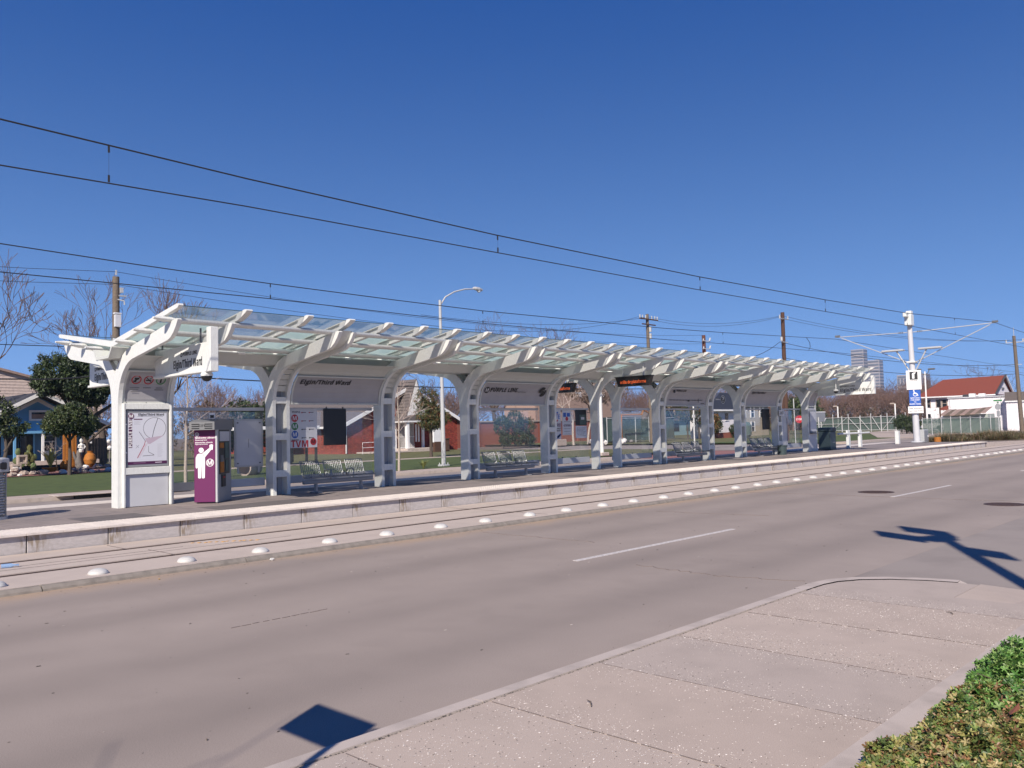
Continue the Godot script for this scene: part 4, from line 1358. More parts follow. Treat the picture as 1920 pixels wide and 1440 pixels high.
	q.box(Vector3(0.33, 1.78, 0), Vector3(0.66, 0.46, 0.012))
	obj("sheet", q, M.paper, t)
	q = MB.new()
	q.quad(Vector3(0.02, 1.56, 0.008), Vector3(0.64, 1.56, 0.008), Vector3(0.64, 2.0, 0.008), Vector3(0.02, 2.0, 0.008))
	obj("print", q, print_mat(lines_image(128, 96, Color(0.80, 0.82, 0.86), Color(0.35, 0.36, 0.42), rows, 4)), t)
	# ---- hanging name boards across the platform ends
	for d in [[8.70, -17.02, -19.75, "white hanging name board over the near track side, its dome camera below", true], [8.70, -22.3, -23.75, "white hanging name board beyond the forked end frame", false], [44.9, -16.9, -19.9, "white hanging name board at the far right end of the canopy", false]]:
		t = thing("hanging_board", d[3], "sign", Vector3(d[0], 0, d[1]), "name boards hung across the canopy ends")
		var L: float = absf(d[1] - d[2])
		obj("board", bx(Vector3(0, 3.66, -L / 2), Vector3(0.09, 0.62, L), 0.012), M.white, t)
		obj("ledge", bx(Vector3(-0.01, 3.35, -L / 2), Vector3(0.16, 0.06, L + 0.02), 0.01), M.white, t)
		obj("end_box", bx(Vector3(0.0, 3.80, -0.02), Vector3(0.19, 0.95, 0.17), 0.012), M.white, t)
		obj("hanger", boxes([[Vector3(0, 4.12, -0.55), Vector3(0.03, 0.36, 0.03)], [Vector3(0, 4.1, -L + 0.3), Vector3(0.03, 0.3, 0.03)]]), M.gray_dark, t)
		var face := Basis(Vector3(0, 0, 1), Vector3(0, 1, 0), Vector3(-1, 0, 0))
		var z0 := -1.42 if d[0] < 20 else -1.75
		if d[1] < -20: z0 = -1.1
		text("lettering", "Elgin/Third Ward", 0.245 if d[0] < 20 else 0.23, M.ink, t, Vector3(-0.049, 3.57, z0 - (0.35 if d[4] else 0.0)), face, true, 0.0, HORIZONTAL_ALIGNMENT_LEFT, 0.70 if d[0] < 20 else 0.9)
		text("small_lettering", "PURPLE LINE", 0.11, M.ink, t, Vector3(-0.049, 3.78, z0 + 0.12), face, true, 0.15)
		m_badge(t, Vector3(-0.047, 3.78, z0 + 0.05), 0.05, M.ink, M.white, face)
	for d in [[Vector3(8.70, 3.33, -17.30), "dome camera under the end of the near hanging name board"], [Vector3(44.2, 3.62, -18.6), "white dome camera hung beside the far right name board"]]:
		t = thing("dome_camera", d[1], "camera", d[0], "dome cameras under the canopy")
		var dm := MB.new()
		dm.lathe([Vector2(0, 0.0), Vector2(0.10, 0.0), Vector2(0.13, -0.05), Vector2(0.125, -0.09)], Vector3.ZERO, 16)
		obj("housing", dm, M.white, t)
		dm = MB.new()
		dm.lathe([Vector2(0.115, -0.085), Vector2(0.11, -0.13), Vector2(0.08, -0.18), Vector2(0.04, -0.20), Vector2(0, -0.205)], Vector3.ZERO, 16)
		obj("dome", dm, M.black, t)
		if d[0].x > 20:
			dm = MB.new()
			dm.tube([Vector3(0, 0, 0), Vector3(0, 0.5, 0)], [0.035], 8)
			obj("stem", dm, M.white, t)
	# ---- led message boards in the middle bay
	for d in [[25.93, -17.65, -19.25, 3.60, "black hanging message board with amber letters on the near side", "orilla de plataforma"], [25.98, -21.3, -22.9, 3.52, "black hanging message board with amber letters on the far side", "orilla de plataforma"]]:
		t = thing("message_sign", d[4], "sign", Vector3(d[0], d[3], (d[1] + d[2]) / 2), "amber message boards")
		var b := MB.new()
		b.prism(poly([-0.80, 0.17, 0.80, 0.17, 0.68, -0.17, -0.68, -0.17]), -0.09, 0.09, Transform3D(Basis(Vector3(0, 0, 1), Vector3(0, 1, 0), Vector3(-1, 0, 0)), Vector3.ZERO))
		b.box(Vector3(0, 0.185, 0), Vector3(0.24, 0.03, 1.62))
		obj("case", b, M.black, t)
		text("message", d[5], 0.16, M.orange_led, t, Vector3(-0.092, -0.01, -0.58), Basis(Vector3(0, 0, 1), Vector3(0, 1, 0), Vector3(-1, 0, 0)), false, 0.0, HORIZONTAL_ALIGNMENT_LEFT, 0.82)
		b = MB.new()
		b.tube([Vector3(0, 0.19, 0.42), Vector3(0, 0.62, 0.42)], [0.035], 8)
		b.tube([Vector3(0, 0.19, -0.5), Vector3(0, 0.5, -0.5)], [0.035], 8)
		obj("hanger", b, M.white, t)
	# ---- small signs on posts
	t = thing("help_sign", "round black question mark sign on the post right of the line diagram sign", "sign", Vector3(35.15, 0, -20.1))
	var hs := MB.new()
	disc(hs, Vector3(0.02, 3.08, 0), 0.17)
	obj("disc", hs, M.ink, t)
	hs = MB.new()
	ring(hs, Vector3(0.02, 3.08, 0.001), 0.20, 0.03)
	obj("rim", hs, M.galv, t)
	text("mark", "?", 0.34, M.signwhite, t, Vector3(0.02, 3.08, 0.005), Basis.IDENTITY, true, 0.0, HORIZONTAL_ALIGNMENT_CENTER)
	obj("arm", bx(Vector3(-0.3, 3.08, -0.05), Vector3(0.5, 0.05, 0.03)), M.galv, t)
	t = thing("exit_sign", "small pale EXIT plate on the post by the farthest bench", "sign", Vector3(40.88, 0, -20.13))
	obj("plate", bx(Vector3(0.16, 2.44, 0), Vector3(0.55, 0.28, 0.02), 0.004), M.paper, t)
	text("word", "EXIT", 0.2, M.ink, t, Vector3(0.16, 2.44, 0.012), Basis.IDENTITY, true, 0.0, HORIZONTAL_ALIGNMENT_CENTER)
	# ---- map case at the far end
	t = thing("map_board", "gray map board at the far right canopy end with a pale sheet", "map board", Vector3(44.35, 0, -20.2))
	obj("body", bx(Vector3(0.5, 1.52, -0.15), Vector3(0.95, 2.34, 0.2), 0.012), M.gray_panel, t)
	obj("case", bx(Vector3(0.5, 1.98, -0.04), Vector3(0.80, 1.2, 0.05), 0.01), M.gray_mid, t)
	obj("sheet", bx(Vector3(0.5, 1.98, -0.012), Vector3(0.70, 1.06, 0.012)), M.paper, t)
	obj("shelf", bx(Vector3(0.5, 1.34, 0.05), Vector3(0.84, 0.05, 0.16), 0.01), M.gray_dark, t)
	# gray plate and bin by the stop sign windscreen
	t = thing("blank_plate", "tall blank gray plate on the windscreen left of the stop sign", "panel", Vector3(41.5, DECK, -20.6))
	obj("plate", bx(Vector3(0.55, 1.22, 0), Vector3(0.95, 1.62, 0.04), 0.008), M.gray_panel, t)
	obj("rib", bx(Vector3(1.0, 1.2, 0.03), Vector3(0.05, 1.3, 0.03), 0.005), M.gray_mid, t)
	t = thing("waste_basket", "small dark green waste basket beside the farthest bench", "bin", Vector3(40.15, DECK, -19.75))
	var wb := MB.new()
	wb.lathe([Vector2(0.21, 0.0), Vector2(0.23, 0.42), Vector2(0.25, 0.43), Vector2(0.25, 0.47), Vector2(0.22, 0.47), Vector2(0.20, 0.1), Vector2(0, 0.1)], Vector3.ZERO, 16)
	obj("basket", wb, M.bingreen, t)
	# ---- bins
	t = thing("mesh_bin", "silver ribbed litter bin at the left edge of the picture", "bin", Vector3(5.28, DECK, -20.05))
	var mb := MB.new()
	mb.lathe([Vector2(0.30, 0.05), Vector2(0.30, 1.0)], Vector3.ZERO, 24)
	obj("liner", mb, M.gray_mid, t)
	for k in 15:
		mb = MB.new()
		mb.lathe([Vector2(0.345, 0.10 + k * 0.055), Vector2(0.36, 0.118 + k * 0.055), Vector2(0.345, 0.136 + k * 0.055)], Vector3.ZERO, 24)
		obj("hoop", mb, M.galv, t)
	mb = MB.new()
	for k in 10:
		var a := TAU * k / 10
		mb.box(Vector3(cos(a) * 0.365, 0.50, sin(a) * 0.365), Vector3(0.02, 0.9, 0.02), Basis(Vector3.UP, -a))
	obj("bars", mb, M.steel, t)
	mb = MB.new()
	mb.lathe([Vector2(0.35, 0.0), Vector2(0.39, 0.0), Vector2(0.39, 0.06), Vector2(0.35, 0.06)], Vector3.ZERO, 24)
	obj("base_ring", mb, M.galv, t)
	mb = MB.new()
	mb.lathe([Vector2(0.38, 0.97), Vector2(0.41, 0.98), Vector2(0.41, 1.22), Vector2(0.40, 1.25), Vector2(0.30, 1.27), Vector2(0.30, 1.2), Vector2(0.33, 1.0)], Vector3.ZERO, 24)
	var lid := obj("lid", mb, M.galv, t)
	for a in [0.45, -0.9]:
		obj("opening", bx(Vector3(sin(a) * 0.395, 1.10, cos(a) * 0.395), Vector3(0.22, 0.15, 0.05), 0.02), M.black, lid)
	t = thing("dark_bin", "dark green square litter bin right of the canopy end", "bin", Vector3(47.45, DECK, -20.6))
	obj("body", bx(Vector3(0, 0.52, 0), Vector3(0.78, 1.02, 0.70), 0.03), M.bingreen, t)
	obj("hood", bx(Vector3(0, 1.14, 0), Vector3(0.84, 0.24, 0.76), 0.05), M.bingreen, t)
	obj("opening", bx(Vector3(0.12, 1.14, 0.36), Vector3(0.34, 0.16, 0.06)), M.black, t)
	obj("label_plate", bx(Vector3(0.1, 0.42, 0.35), Vector3(0.24, 0.04, 0.012)), M.gray_mid, t)
	# ---- leaning rail, bollard, cabinet
	t = thing("leaning_rail", "white leaning rail on two posts right of the dark green bin", "rail", Vector3(50.4, DECK, -20.6))
	obj("bar", bx(Vector3(0.9, 0.86, 0.0), Vector3(4.6, 0.11, 0.14), 0.03), M.white, t)
	for x in [0.0, 1.75]:
		obj("post", boxes([[Vector3(x, 0.36, 0), Vector3(0.30, 0.72, 0.16)], [Vector3(x, 0.88, 0), Vector3(0.42, 0.34, 0.10)]], 0.02), M.white, t)
	t = thing("bollard", "white square bollard standing left of the tall pole", "bollard", Vector3(58.4, DECK, -20.6))
	obj("post", bx(Vector3(0, 0.43, 0), Vector3(0.30, 0.86, 0.24), 0.02), M.white, t)
	obj("cap", bx(Vector3(0, 0.87, 0), Vector3(0.32, 0.03, 0.26), 0.01), M.white, t)
	t = thing("control_box", "gray electric cabinet right of the tall pole", "cabinet", Vector3(65.4, DECK - 0.05, -21.3))
	obj("body", bx(Vector3(0, 0.45, 0), Vector3(0.95, 0.9, 0.5), 0.015), M.galv, t)
	obj("door", bx(Vector3(0, 0.46, 0.26), Vector3(0.84, 0.76, 0.02), 0.005), M.gray_mid, t)
	obj("handle", bx(Vector3(0.3, 0.42, 0.28), Vector3(0.12, 0.12, 0.02), 0.004), M.signwhite, t)
	var bt := MB.new()
	bt.tube([Vector3(0, 0, 0), Vector3(0.13, 0, 0.03), Vector3(0.17, 0, 0.04), Vector3(0.20, 0, 0.045)], [0.033, 0.033, 0.015, 0.014], 10)
	bt.box(Vector3(0.215, 0, 0.05), Vector3(0.03, 0.028, 0.028))
	var bm := glass(Color(0.55, 0.72, 0.9), 0.5, 0.1)
	t = lone("plastic_bottle", bt, bm, "crushed clear plastic bottle lying between the near rails", "bottle")
	t.position = Vector3(4.12, 0.035, -14.85)

# ---------------------------------------------------------------- wires and poles
func wire(nm: String, pts: Array, r: float, label: String, group := "", sag := 0.0) -> MeshInstance3D:
	var b := MB.new()
	var p := []
	for i in pts.size() - 1:
		var n := 1 if sag == 0.0 else 12
		for k in n:
			var u := float(k) / n
			p.append((pts[i] as Vector3).lerp(pts[i + 1], u) - Vector3(0, sag * 4.0 * u * (1.0 - u), 0))
	p.append(pts[pts.size() - 1])
	b.tube(p, [r], 5)
	return lone(nm, b, M.cable, label, "wire", group)

func v3(a: Array) -> Array:
	var o := []
	for i in range(0, a.size(), 3): o.append(Vector3(a[i], a[i + 1], a[i + 2]))
	return o

func overhead() -> void:
	var nm := v3([-30, 7.95, -14.74, -14, 7.42, -14.74, 4.03, 6.98, -14.74, 8.27, 6.87, -14.74, 15.09, 6.79, -14.74, 24.6, 6.82, -14.74, 34.36, 6.97, -14.74, 44.58, 7.28, -14.98, 53, 7.70, -15.2, 61.92, 8.16, -15.41, 67.4, 8.03, -15.44, 76.2, 7.86, -15.44, 95, 7.6, -15.3, 125, 8.1, -15.0, 180, 7.5, -15])
	var nc := v3([-30, 6.25, -14.74, 4.04, 6.25, -14.74, 8.26, 6.33, -14.74, 24.57, 6.38, -14.74, 34.31, 6.48, -14.74, 45.48, 6.67, -15.0, 61.64, 6.85, -15.41, 75.9, 6.95, -15.44, 180, 7.0, -15])
	var fm := v3([-30, 8.0, -24.95, -12, 7.6, -24.95, 5.65, 7.19, -24.95, 10.31, 7.04, -24.95, 14.77, 6.94, -24.95, 20.2, 6.88, -24.95, 24.56, 6.86, -24.95, 38.08, 7.11, -25.24, 45.41, 7.36, -25.51, 56.0, 7.79, -25.9, 62.49, 8.06, -26.13, 77.4, 7.95, -26.15, 101.5, 7.8, -26.1, 180, 7.8, -26])
	var fc := v3([-30, 6.4, -24.95, 6.85, 6.4, -24.95, 14.77, 6.44, -24.95, 24.54, 6.34, -24.95, 38.04, 6.51, -25.24, 45.35, 6.69, -25.51, 61.96, 7.05, -26.11, 84.2, 7.15, -26.15, 180, 7.3, -26])
	wire("messenger_wire", nm, 0.015, "topmost sagging black messenger wire crossing the sky over the near track")
	wire("contact_wire", nc, 0.0125, "black contact wire just under the topmost wire over the near track")
	wire("messenger_wire", fm, 0.016, "upper black wire over the far track, third wire down at the left edge")
	wire("contact_wire", fc, 0.0145, "lower black wire over the far track, passing the top of the brown pole")
	for d in [[5.68, 6.93, 6.30, -14.74, 1, "dropper nearest the left edge, between the two topmost wires"], [15.09, 6.79, 6.36, -14.74, 0, "dropper between the two topmost wires in the middle of the sky"], [24.6, 6.82, 6.38, -14.74, 0, "dropper between the two topmost wires above the message boards"], [34.36, 6.97, 6.48, -14.74, 0, "dropper between the near track wires above the canopy's far bays"], [44.6, 7.28, 6.65, -14.98, 0, "dropper between the near track wires just left of the tall pole top"], [53.0, 7.70, 6.76, -15.2, 0, "dropper between the near track wires right of the tall pole top"], [14.77, 6.94, 6.45, -24.95, 0, "dropper between the far track wires above the first bench"], [24.56, 6.86, 6.34, -24.95, 0, "dropper between the far track wires right of the cobra head lamp"], [44.9, 7.34, 6.68, -25.5, 0, "dropper between the far track wires left of the tall brown pole"]]:
		var b := MB.new()
		b.tube([Vector3(d[0], d[1], d[3]), Vector3(d[0], d[2], d[3])], [0.0025], 4)
		b.box(Vector3(d[0], d[1] - 0.06, d[3]), Vector3(0.03, 0.12, 0.02))
		b.box(Vector3(d[0], d[2] + 0.06, d[3]), Vector3(0.03, 0.12, 0.02))
		lone("dropper", b, M.cable, d[5], "wire", "droppers between messenger and contact wires")
	# catenary pole with two brackets, lamps, camera box and signs
	var t := thing("catenary_pole", "tall white tram pole with two bracket arms standing at the platform's far end", "pole", Vector3(63.0, DECK, -20.9))
	var b := MB.new()
	b.tube([Vector3(0, 0, 0), Vector3(-0.18, 4.3, 0), Vector3(-0.36, 8.5, 0)], [0.225, 0.195, 0.155], 14)
	b.lathe([Vector2(0.42, 0), Vector2(0.42, 0.06), Vector2(0.28, 0.08)], Vector3.ZERO, 14)
	obj("shaft", b, M.polewhite, t)
	for s in [1.0, -1.0]:
		b = MB.new()
		b.tube([Vector3(-0.34, 7.72, s * 0.2), Vector3(0, 7.88, s * 5.35)], [0.032], 8)
		obj("bracket_arm", b, M.galv, t)
		b = MB.new()
		b.tube([Vector3(-0.24, 5.58, s * 0.2), Vector3(0, 7.78, s * 5.0)], [0.03], 8)
		obj("bracket_strut", b, M.galv, t)
		b = MB.new()
		for k in 3:
			b.lathe([Vector2(0.03, -0.03), Vector2(0.08, 0), Vector2(0.03, 0.03)], Vector3(-0.33, 7.74 + 0.004 * k, s * (0.5 + k * 0.12)), 10, Basis(Vector3.RIGHT, PI / 2))
			b.lathe([Vector2(0.03, -0.03), Vector2(0.08, 0), Vector2(0.03, 0.03)], Vector3(-0.22, 5.72 + 0.05 * k, s * (0.5 + k * 0.12)), 10, Basis(Vector3.RIGHT, PI / 2))
		b.box(Vector3(0, 7.95, s * 5.3), Vector3(0.12, 0.14, 0.35))
		obj("insulator", b, M.gray_dark, t)
	for s in [1.0, -1.0]:
		b = MB.new()
		b.tube([Vector3(-0.2, 4.9, s * 0.15), Vector3(-0.25, 6.45, s * 1.0)], [0.05], 8)
		var la := obj("lamp_arm", b, M.galv, t)
		obj("lamp_head", bx(Vector3(-0.25, 6.52, s * 1.25), Vector3(0.45, 0.13, 1.5), 0.03), M.galv, la)
	obj("collar", boxes([[Vector3(-0.2, 4.95, 0), Vector3(0.62, 0.12, 0.62)], [Vector3(-0.24, 5.62, 0), Vector3(0.58, 0.14, 0.58)]], 0.03), M.white, t)
	b = MB.new()
	b.box(Vector3(-0.55, 8.55, 0.05), Vector3(0.62, 0.75, 0.45), Basis.IDENTITY, 0.03)
	b.box(Vector3(-0.30, 9.05, 0), Vector3(0.42, 0.36, 0.36), Basis.IDENTITY, 0.03)
	b.box(Vector3(-1.0, 8.9, 0.0), Vector3(0.45, 0.32, 0.3), Basis.IDENTITY, 0.04)
	obj("equipment_box", b, M.white, t)
	# the three plates face back along the platform, towards -x
	var face := Basis(Vector3(0, 0, 1), Vector3(0, 1, 0), Vector3(-1, 0, 0))
	face = face * Basis(Vector3.UP, 0.5)
	var pl := thing("pole_sign", "white sign with a black train symbol on the tall pole, topmost of three", "sign", Vector3(62.48, 4.70, -20.75))
	put("plate", bx(Vector3.ZERO, Vector3(0.96, 1.34, 0.02), 0.004).mesh(), M.signwhite, pl, Vector3.ZERO, face)
	put("symbol_field", bx(Vector3(0, 0.30, 0.012), Vector3(0.52, 0.56, 0.006)).mesh(), M.ink, pl, Vector3.ZERO, face)
	var sy := MB.new()
	sy.prism(poly([-0.10, 0.10, -0.10, 0.45, 0.0, 0.52, 0.16, 0.52, 0.05, 0.40, 0.05, 0.10]), 0.016, 0.02)
	put("symbol", sy.mesh(), M.signwhite, pl, Vector3.ZERO, face)
	text("words", "STATION", 0.11, M.ink, pl, face * Vector3(0, -0.06, 0.014), face, true, 0.0, HORIZONTAL_ALIGNMENT_CENTER)
	text("faint_words", "Purple Line", 0.12, M.paper, pl, face * Vector3(0, -0.32, 0.014), face, true, 0.0, HORIZONTAL_ALIGNMENT_CENTER)
	pl = thing("pole_sign", "blue sign with a white wheelchair symbol on the tall pole", "sign", Vector3(62.55, 3.47, -20.75))
	put("plate", bx(Vector3.ZERO, Vector3(0.74, 1.14, 0.02), 0.004).mesh(), M.blue, pl, Vector3.ZERO, face)
	sy = MB.new()
	ring(sy, Vector3(0.02, 0.22, 0.012), 0.14, 0.035)
	disc(sy, Vector3(-0.06, 0.49, 0.012), 0.045)
	bar(sy, Vector2(-0.05, 0.44), Vector2(-0.02, 0.26), 0.06, Transform3D(Basis.IDENTITY, Vector3(0, 0, 0.016)))
	bar(sy, Vector2(-0.02, 0.27), Vector2(0.14, 0.27), 0.045, Transform3D(Basis.IDENTITY, Vector3(0, 0, 0.017)))
	bar(sy, Vector2(0.14, 0.28), Vector2(0.20, 0.12), 0.045, Transform3D(Basis.IDENTITY, Vector3(0, 0, 0.018)))
	put("symbol", sy.mesh(), M.signwhite, pl, Vector3.ZERO, face)
	for k in 4: text("words", ["WAIT HERE", "FOR RAMP", "TO", "BOARD TRAIN"][k], 0.115, M.signwhite, pl, face * Vector3(0, -0.03 - k * 0.14, 0.014), face, true, 0.0, HORIZONTAL_ALIGNMENT_CENTER)
	pl = thing("pole_sign", "small white sign with black lettering on the tall pole, lowest of three", "sign", Vector3(62.6, 2.62, -20.75))
	put("plate", bx(Vector3.ZERO, Vector3(0.98, 0.48, 0.02), 0.004).mesh(), M.signwhite, pl, Vector3.ZERO, face)
	for k in 2: text("words", ["FARE REQUIRED", "PAST THIS POINT"][k], 0.115, M.ink, pl, face * Vector3(0, 0.10 - k * 0.19, 0.014), face, true, 0.0, HORIZONTAL_ALIGNMENT_CENTER)
	# ---- utility poles
	t = thing("utility_pole", "weathered gray utility pole with a pale box behind the forked end frame", "utility pole", Vector3(13.38, 0.05, -34.0), "wooden utility poles")
	b = MB.new()
	b.tube([Vector3(0, 0, 0), Vector3(-0.01, 8.25, 0)], [0.17, 0.125], 10)
	obj("shaft", b, M.pole, t)
	obj("box", boxes([[Vector3(0.0, 6.5, 0.14), Vector3(0.24, 0.48, 0.12)], [Vector3(0, 6.79, 0.12), Vector3(0.28, 0.06, 0.16)]], 0.01), M.paper, t)
	b = MB.new()
	b.tube([Vector3(0.0, 7.35, 0.1), Vector3(0.24, 7.3, 0.16), Vector3(0.26, 7.15, 0.16)], [0.03], 6)
	b.box(Vector3(0.16, 7.72, 0.1), Vector3(0.12, 0.2, 0.1)); b.box(Vector3(0, 8.42, 0), Vector3(0.05, 0.2, 0.05))
	b.box(Vector3(0.2, 7.5, 0.1), Vector3(0.3, 0.05, 0.06))
	obj("fittings", b, M.galv, t)
	t = thing("utility_pole", "brown utility pole with crowded crossarms above the middle of the canopy", "utility pole", Vector3(80.2, 0, -55.0), "wooden utility poles")
	b = MB.new()
	b.tube([Vector3(0.1, 0, 0), Vector3(0, 14.6, 0)], [0.26, 0.17], 8)
	obj("shaft", b, M.pole, t)
	obj("crossarms", boxes([[Vector3(0, 14.0, 0.2), Vector3(3.6, 0.14, 0.12)], [Vector3(0, 13.4, 0.2), Vector3(2.6, 0.12, 0.12)], [Vector3(0, 10.6, 0.2), Vector3(3.2, 0.1, 0.1)]]), M.polebrown, t)
	b = MB.new()
	for x in [-1.7, -1.2, -0.6, 0.6, 1.2, 1.7]: b.tube([Vector3(x, 14.05, 0.2), Vector3(x, 14.42, 0.2)], [0.07], 6)
	for y in [12.6, 11.8]: b.tube([Vector3(0.3, y, 0.1), Vector3(0.3, y + 0.6, 0.1)], [0.2], 8)
	obj("fittings", b, M.galv, t)
	t = thing("utility_pole", "reddish brown utility pole with side insulators behind the question mark sign", "utility pole", Vector3(57.0, 0, -34.0), "wooden utility poles")
	b = MB.new()
	b.tube([Vector3(0.0, 0, 0), Vector3(-0.02, 8.75, 0)], [0.19, 0.14], 8)
	obj("shaft", b, mat(lin(0.12, 0.05, 0.038), 0.9), t)
	b = MB.new()
	for y in [8.3, 7.7, 7.1]:
		b.box(Vector3(0, y, 0.15), Vector3(1.5 if y < 7.5 else 0.8, 0.06, 0.06))
		b.tube([Vector3(0.45, y, 0.2), Vector3(0.6, y + 0.25, 0.2)], [0.06], 6)
		b.tube([Vector3(-0.4, y, 0.2), Vector3(-0.4, y + 0.15, 0.2)], [0.05], 6)
	obj("fittings", b, M.galv, t)
	t = thing("utility_pole", "tall straight dark brown pole left of the white tram pole", "utility pole", Vector3(82.5, 0, -40.0), "wooden utility poles")
	b = MB.new()
	b.tube([Vector3(0.0, 0, 0), Vector3(0.16, 13.3, 0)], [0.25, 0.2], 8)
	obj("shaft", b, M.polebrown, t)
	b = MB.new()
	b.box(Vector3(0, 12.6, 0.2), Vector3(1.9, 0.08, 0.08)); b.box(Vector3(0.0, 10.2, 0.2), Vector3(1.4, 0.06, 0.06))
	for x in [-0.9, 0.9]: b.tube([Vector3(x, 12.6, 0.2), Vector3(x, 12.95, 0.2)], [0.07], 6)
	b.tube([Vector3(-0.7, 10.3, 0.2), Vector3(-0.7, 10.7, 0.2)], [0.12], 8)
	obj("fittings", b, M.galv, t)
	t = thing("utility_pole", "leaning gray wooden pole at the right edge before the red roofed house", "utility pole", Vector3(105.3, 0, -24.0), "wooden utility poles")
	b = MB.new()
	b.tube([Vector3(0, 0, 0), Vector3(-1.35, 10.7, 0)], [0.24, 0.16], 8)
	obj("shaft", b, M.pole, t)
	b = MB.new()
	b.box(Vector3(-1.2, 10.0, 0.0), Vector3(0.08, 0.08, 1.7)); b.box(Vector3(-1.0, 7.6, 0), Vector3(0.08, 0.06, 1.1))
	for z in [-0.8, 0.8]: b.tube([Vector3(-1.2, 10.0, z), Vector3(-1.2, 10.35, z)], [0.07], 6)
	b.tube([Vector3(-1.35, 10.6, 0), Vector3(-1.35, 11.6, 0)], [0.03], 5)
	obj("fittings", b, M.galv, t)
	# power and phone lines behind the station
	wire("power_line", v3([-25, 8.35, -34, 13.38, 8.5, -34, 57, 8.75, -34]), 0.009, "thin power line from the top of the weathered gray pole", "", 0.75)
	wire("power_line", v3([-25, 7.6, -34, 13.38, 8.0, -34, 57, 8.1, -34]), 0.009, "thin power line just below the top of the weathered gray pole", "", 0.7)
	wire("phone_line", v3([-25, 5.3, -34, 13.38, 5.5, -34, 30, 5.0, -34.5, 57, 5.8, -34]), 0.016, "dark phone line crossing left of the forked end frame", "", 0.15)
	wire("phone_line", v3([-25, 3.95, -34, 10, 4.2, -34, 13.38, 4.55, -34, 31, 4.32, -34.5, 57, 4.75, -34]), 0.026, "thick dark phone cable seen under the canopy before the white steeple", "", 0.1)
	wire("power_line", v3([40, 10.4, -47, 80.2, 14.3, -55, 82.5, 12.95, -40, 105.0, 10.3, -24.8, 170, 9.5, -10]), 0.016, "thin line between the tops of the brown poles", "", 0.8)
	wire("power_line", v3([40, 9.7, -47, 78.6, 14.2, -55, 81.6, 12.7, -40, 104.9, 10.3, -23.2, 170, 9.0, -9]), 0.016, "second thin line between the crossarms of the brown poles", "", 1.0)
	wire("phone_line", v3([57, 7.1, -34, 81.8, 10.2, -40, 104.3, 7.6, -24]), 0.025, "dark cable sagging from the tall dark pole to the leaning gray pole", "", 0.9)
	wire("phone_line", v3([57, 6.5, -34, 82.5, 8.6, -40, 104.5, 6.6, -24, 190, 6.0, -20]), 0.025, "lower dark cable crossing before the red roofed house", "", 0.8)
	# jumper loop hanging from the far contact wire
	wire("jumper_cable", v3([57.0, 7.82, -25.9, 57.5, 7.5, -25.9, 57.55, 7.2, -25.9, 57.3, 6.95, -25.9]), 0.02, "short looped cable hanging from the far track wires left of the bracket tip")
	# ---- street lamps
	t = thing("street_lamp", "tall silver street lamp whose curved arm ends in a cobra head above the canopy", "street lamp", Vector3(30.75, 0.06, -34.5), "silver street lamps")
	b = MB.new()
	b.tube([Vector3(0, 0.1, 0), Vector3(-0.03, 9.0, 0)], [0.125, 0.075], 12)
	obj("shaft", b, M.galv, t)
	b = MB.new()
	b.tube([Vector3(-0.03, 8.7, 0), Vector3(0.35, 9.2, 0.02), Vector3(1.0, 9.55, 0.04), Vector3(1.8, 9.78, 0.06), Vector3(2.5, 9.86, 0.08)], [0.05, 0.045, 0.04, 0.04, 0.035], 8)
	obj("arm", b, M.galv, t)
	b = MB.new()
	b.lathe([Vector2(0, -0.36), Vector2(0.10, -0.30), Vector2(0.15, -0.05), Vector2(0.13, 0.2), Vector2(0.06, 0.36), Vector2(0, 0.38)], Vector3(2.78, 9.88, 0.08), 12, Basis(Vector3(0, 0, 1), PI / 2 - 0.1), 0.75, 1.0)
	var lh := obj("lamp_head", b, M.galv, t)
	b = MB.new()
	b.lathe([Vector2(0.12, 0.0), Vector2(0.10, -0.08), Vector2(0.0, -0.12)], Vector3(2.86, 9.80, 0.08), 10)
	obj("lens", b, M.paper, lh)
	b = MB.new()
	b.box(Vector3(0, 0.05, 0), Vector3(0.46, 0.1, 0.46), Basis.IDENTITY, 0.02)
	for c in [[-1, -1], [1, -1], [-1, 1], [1, 1]]: b.tube([Vector3(0.16 * c[0], 0.1, 0.16 * c[1]), Vector3(0.16 * c[0], 0.2, 0.16 * c[1])], [0.025], 6)
	obj("base_plate", b, M.galv, t)
	b = MB.new()
	b.tube([Vector3(0, 0.1, 0), Vector3(-0.02, 7.0, 0)], [0.13, 0.09], 12)
	t = thing("street_lamp", "silver lamp post seen through the central canopy bay with its top hidden", "street lamp", Vector3(44.75, 0.06, -34.6), "silver street lamps")
	obj("shaft", b, M.white, t)
	obj("base_plate", bx(Vector3(0, 0.12, 0), Vector3(0.8, 0.22, 0.6), 0.03), M.kerb, t)

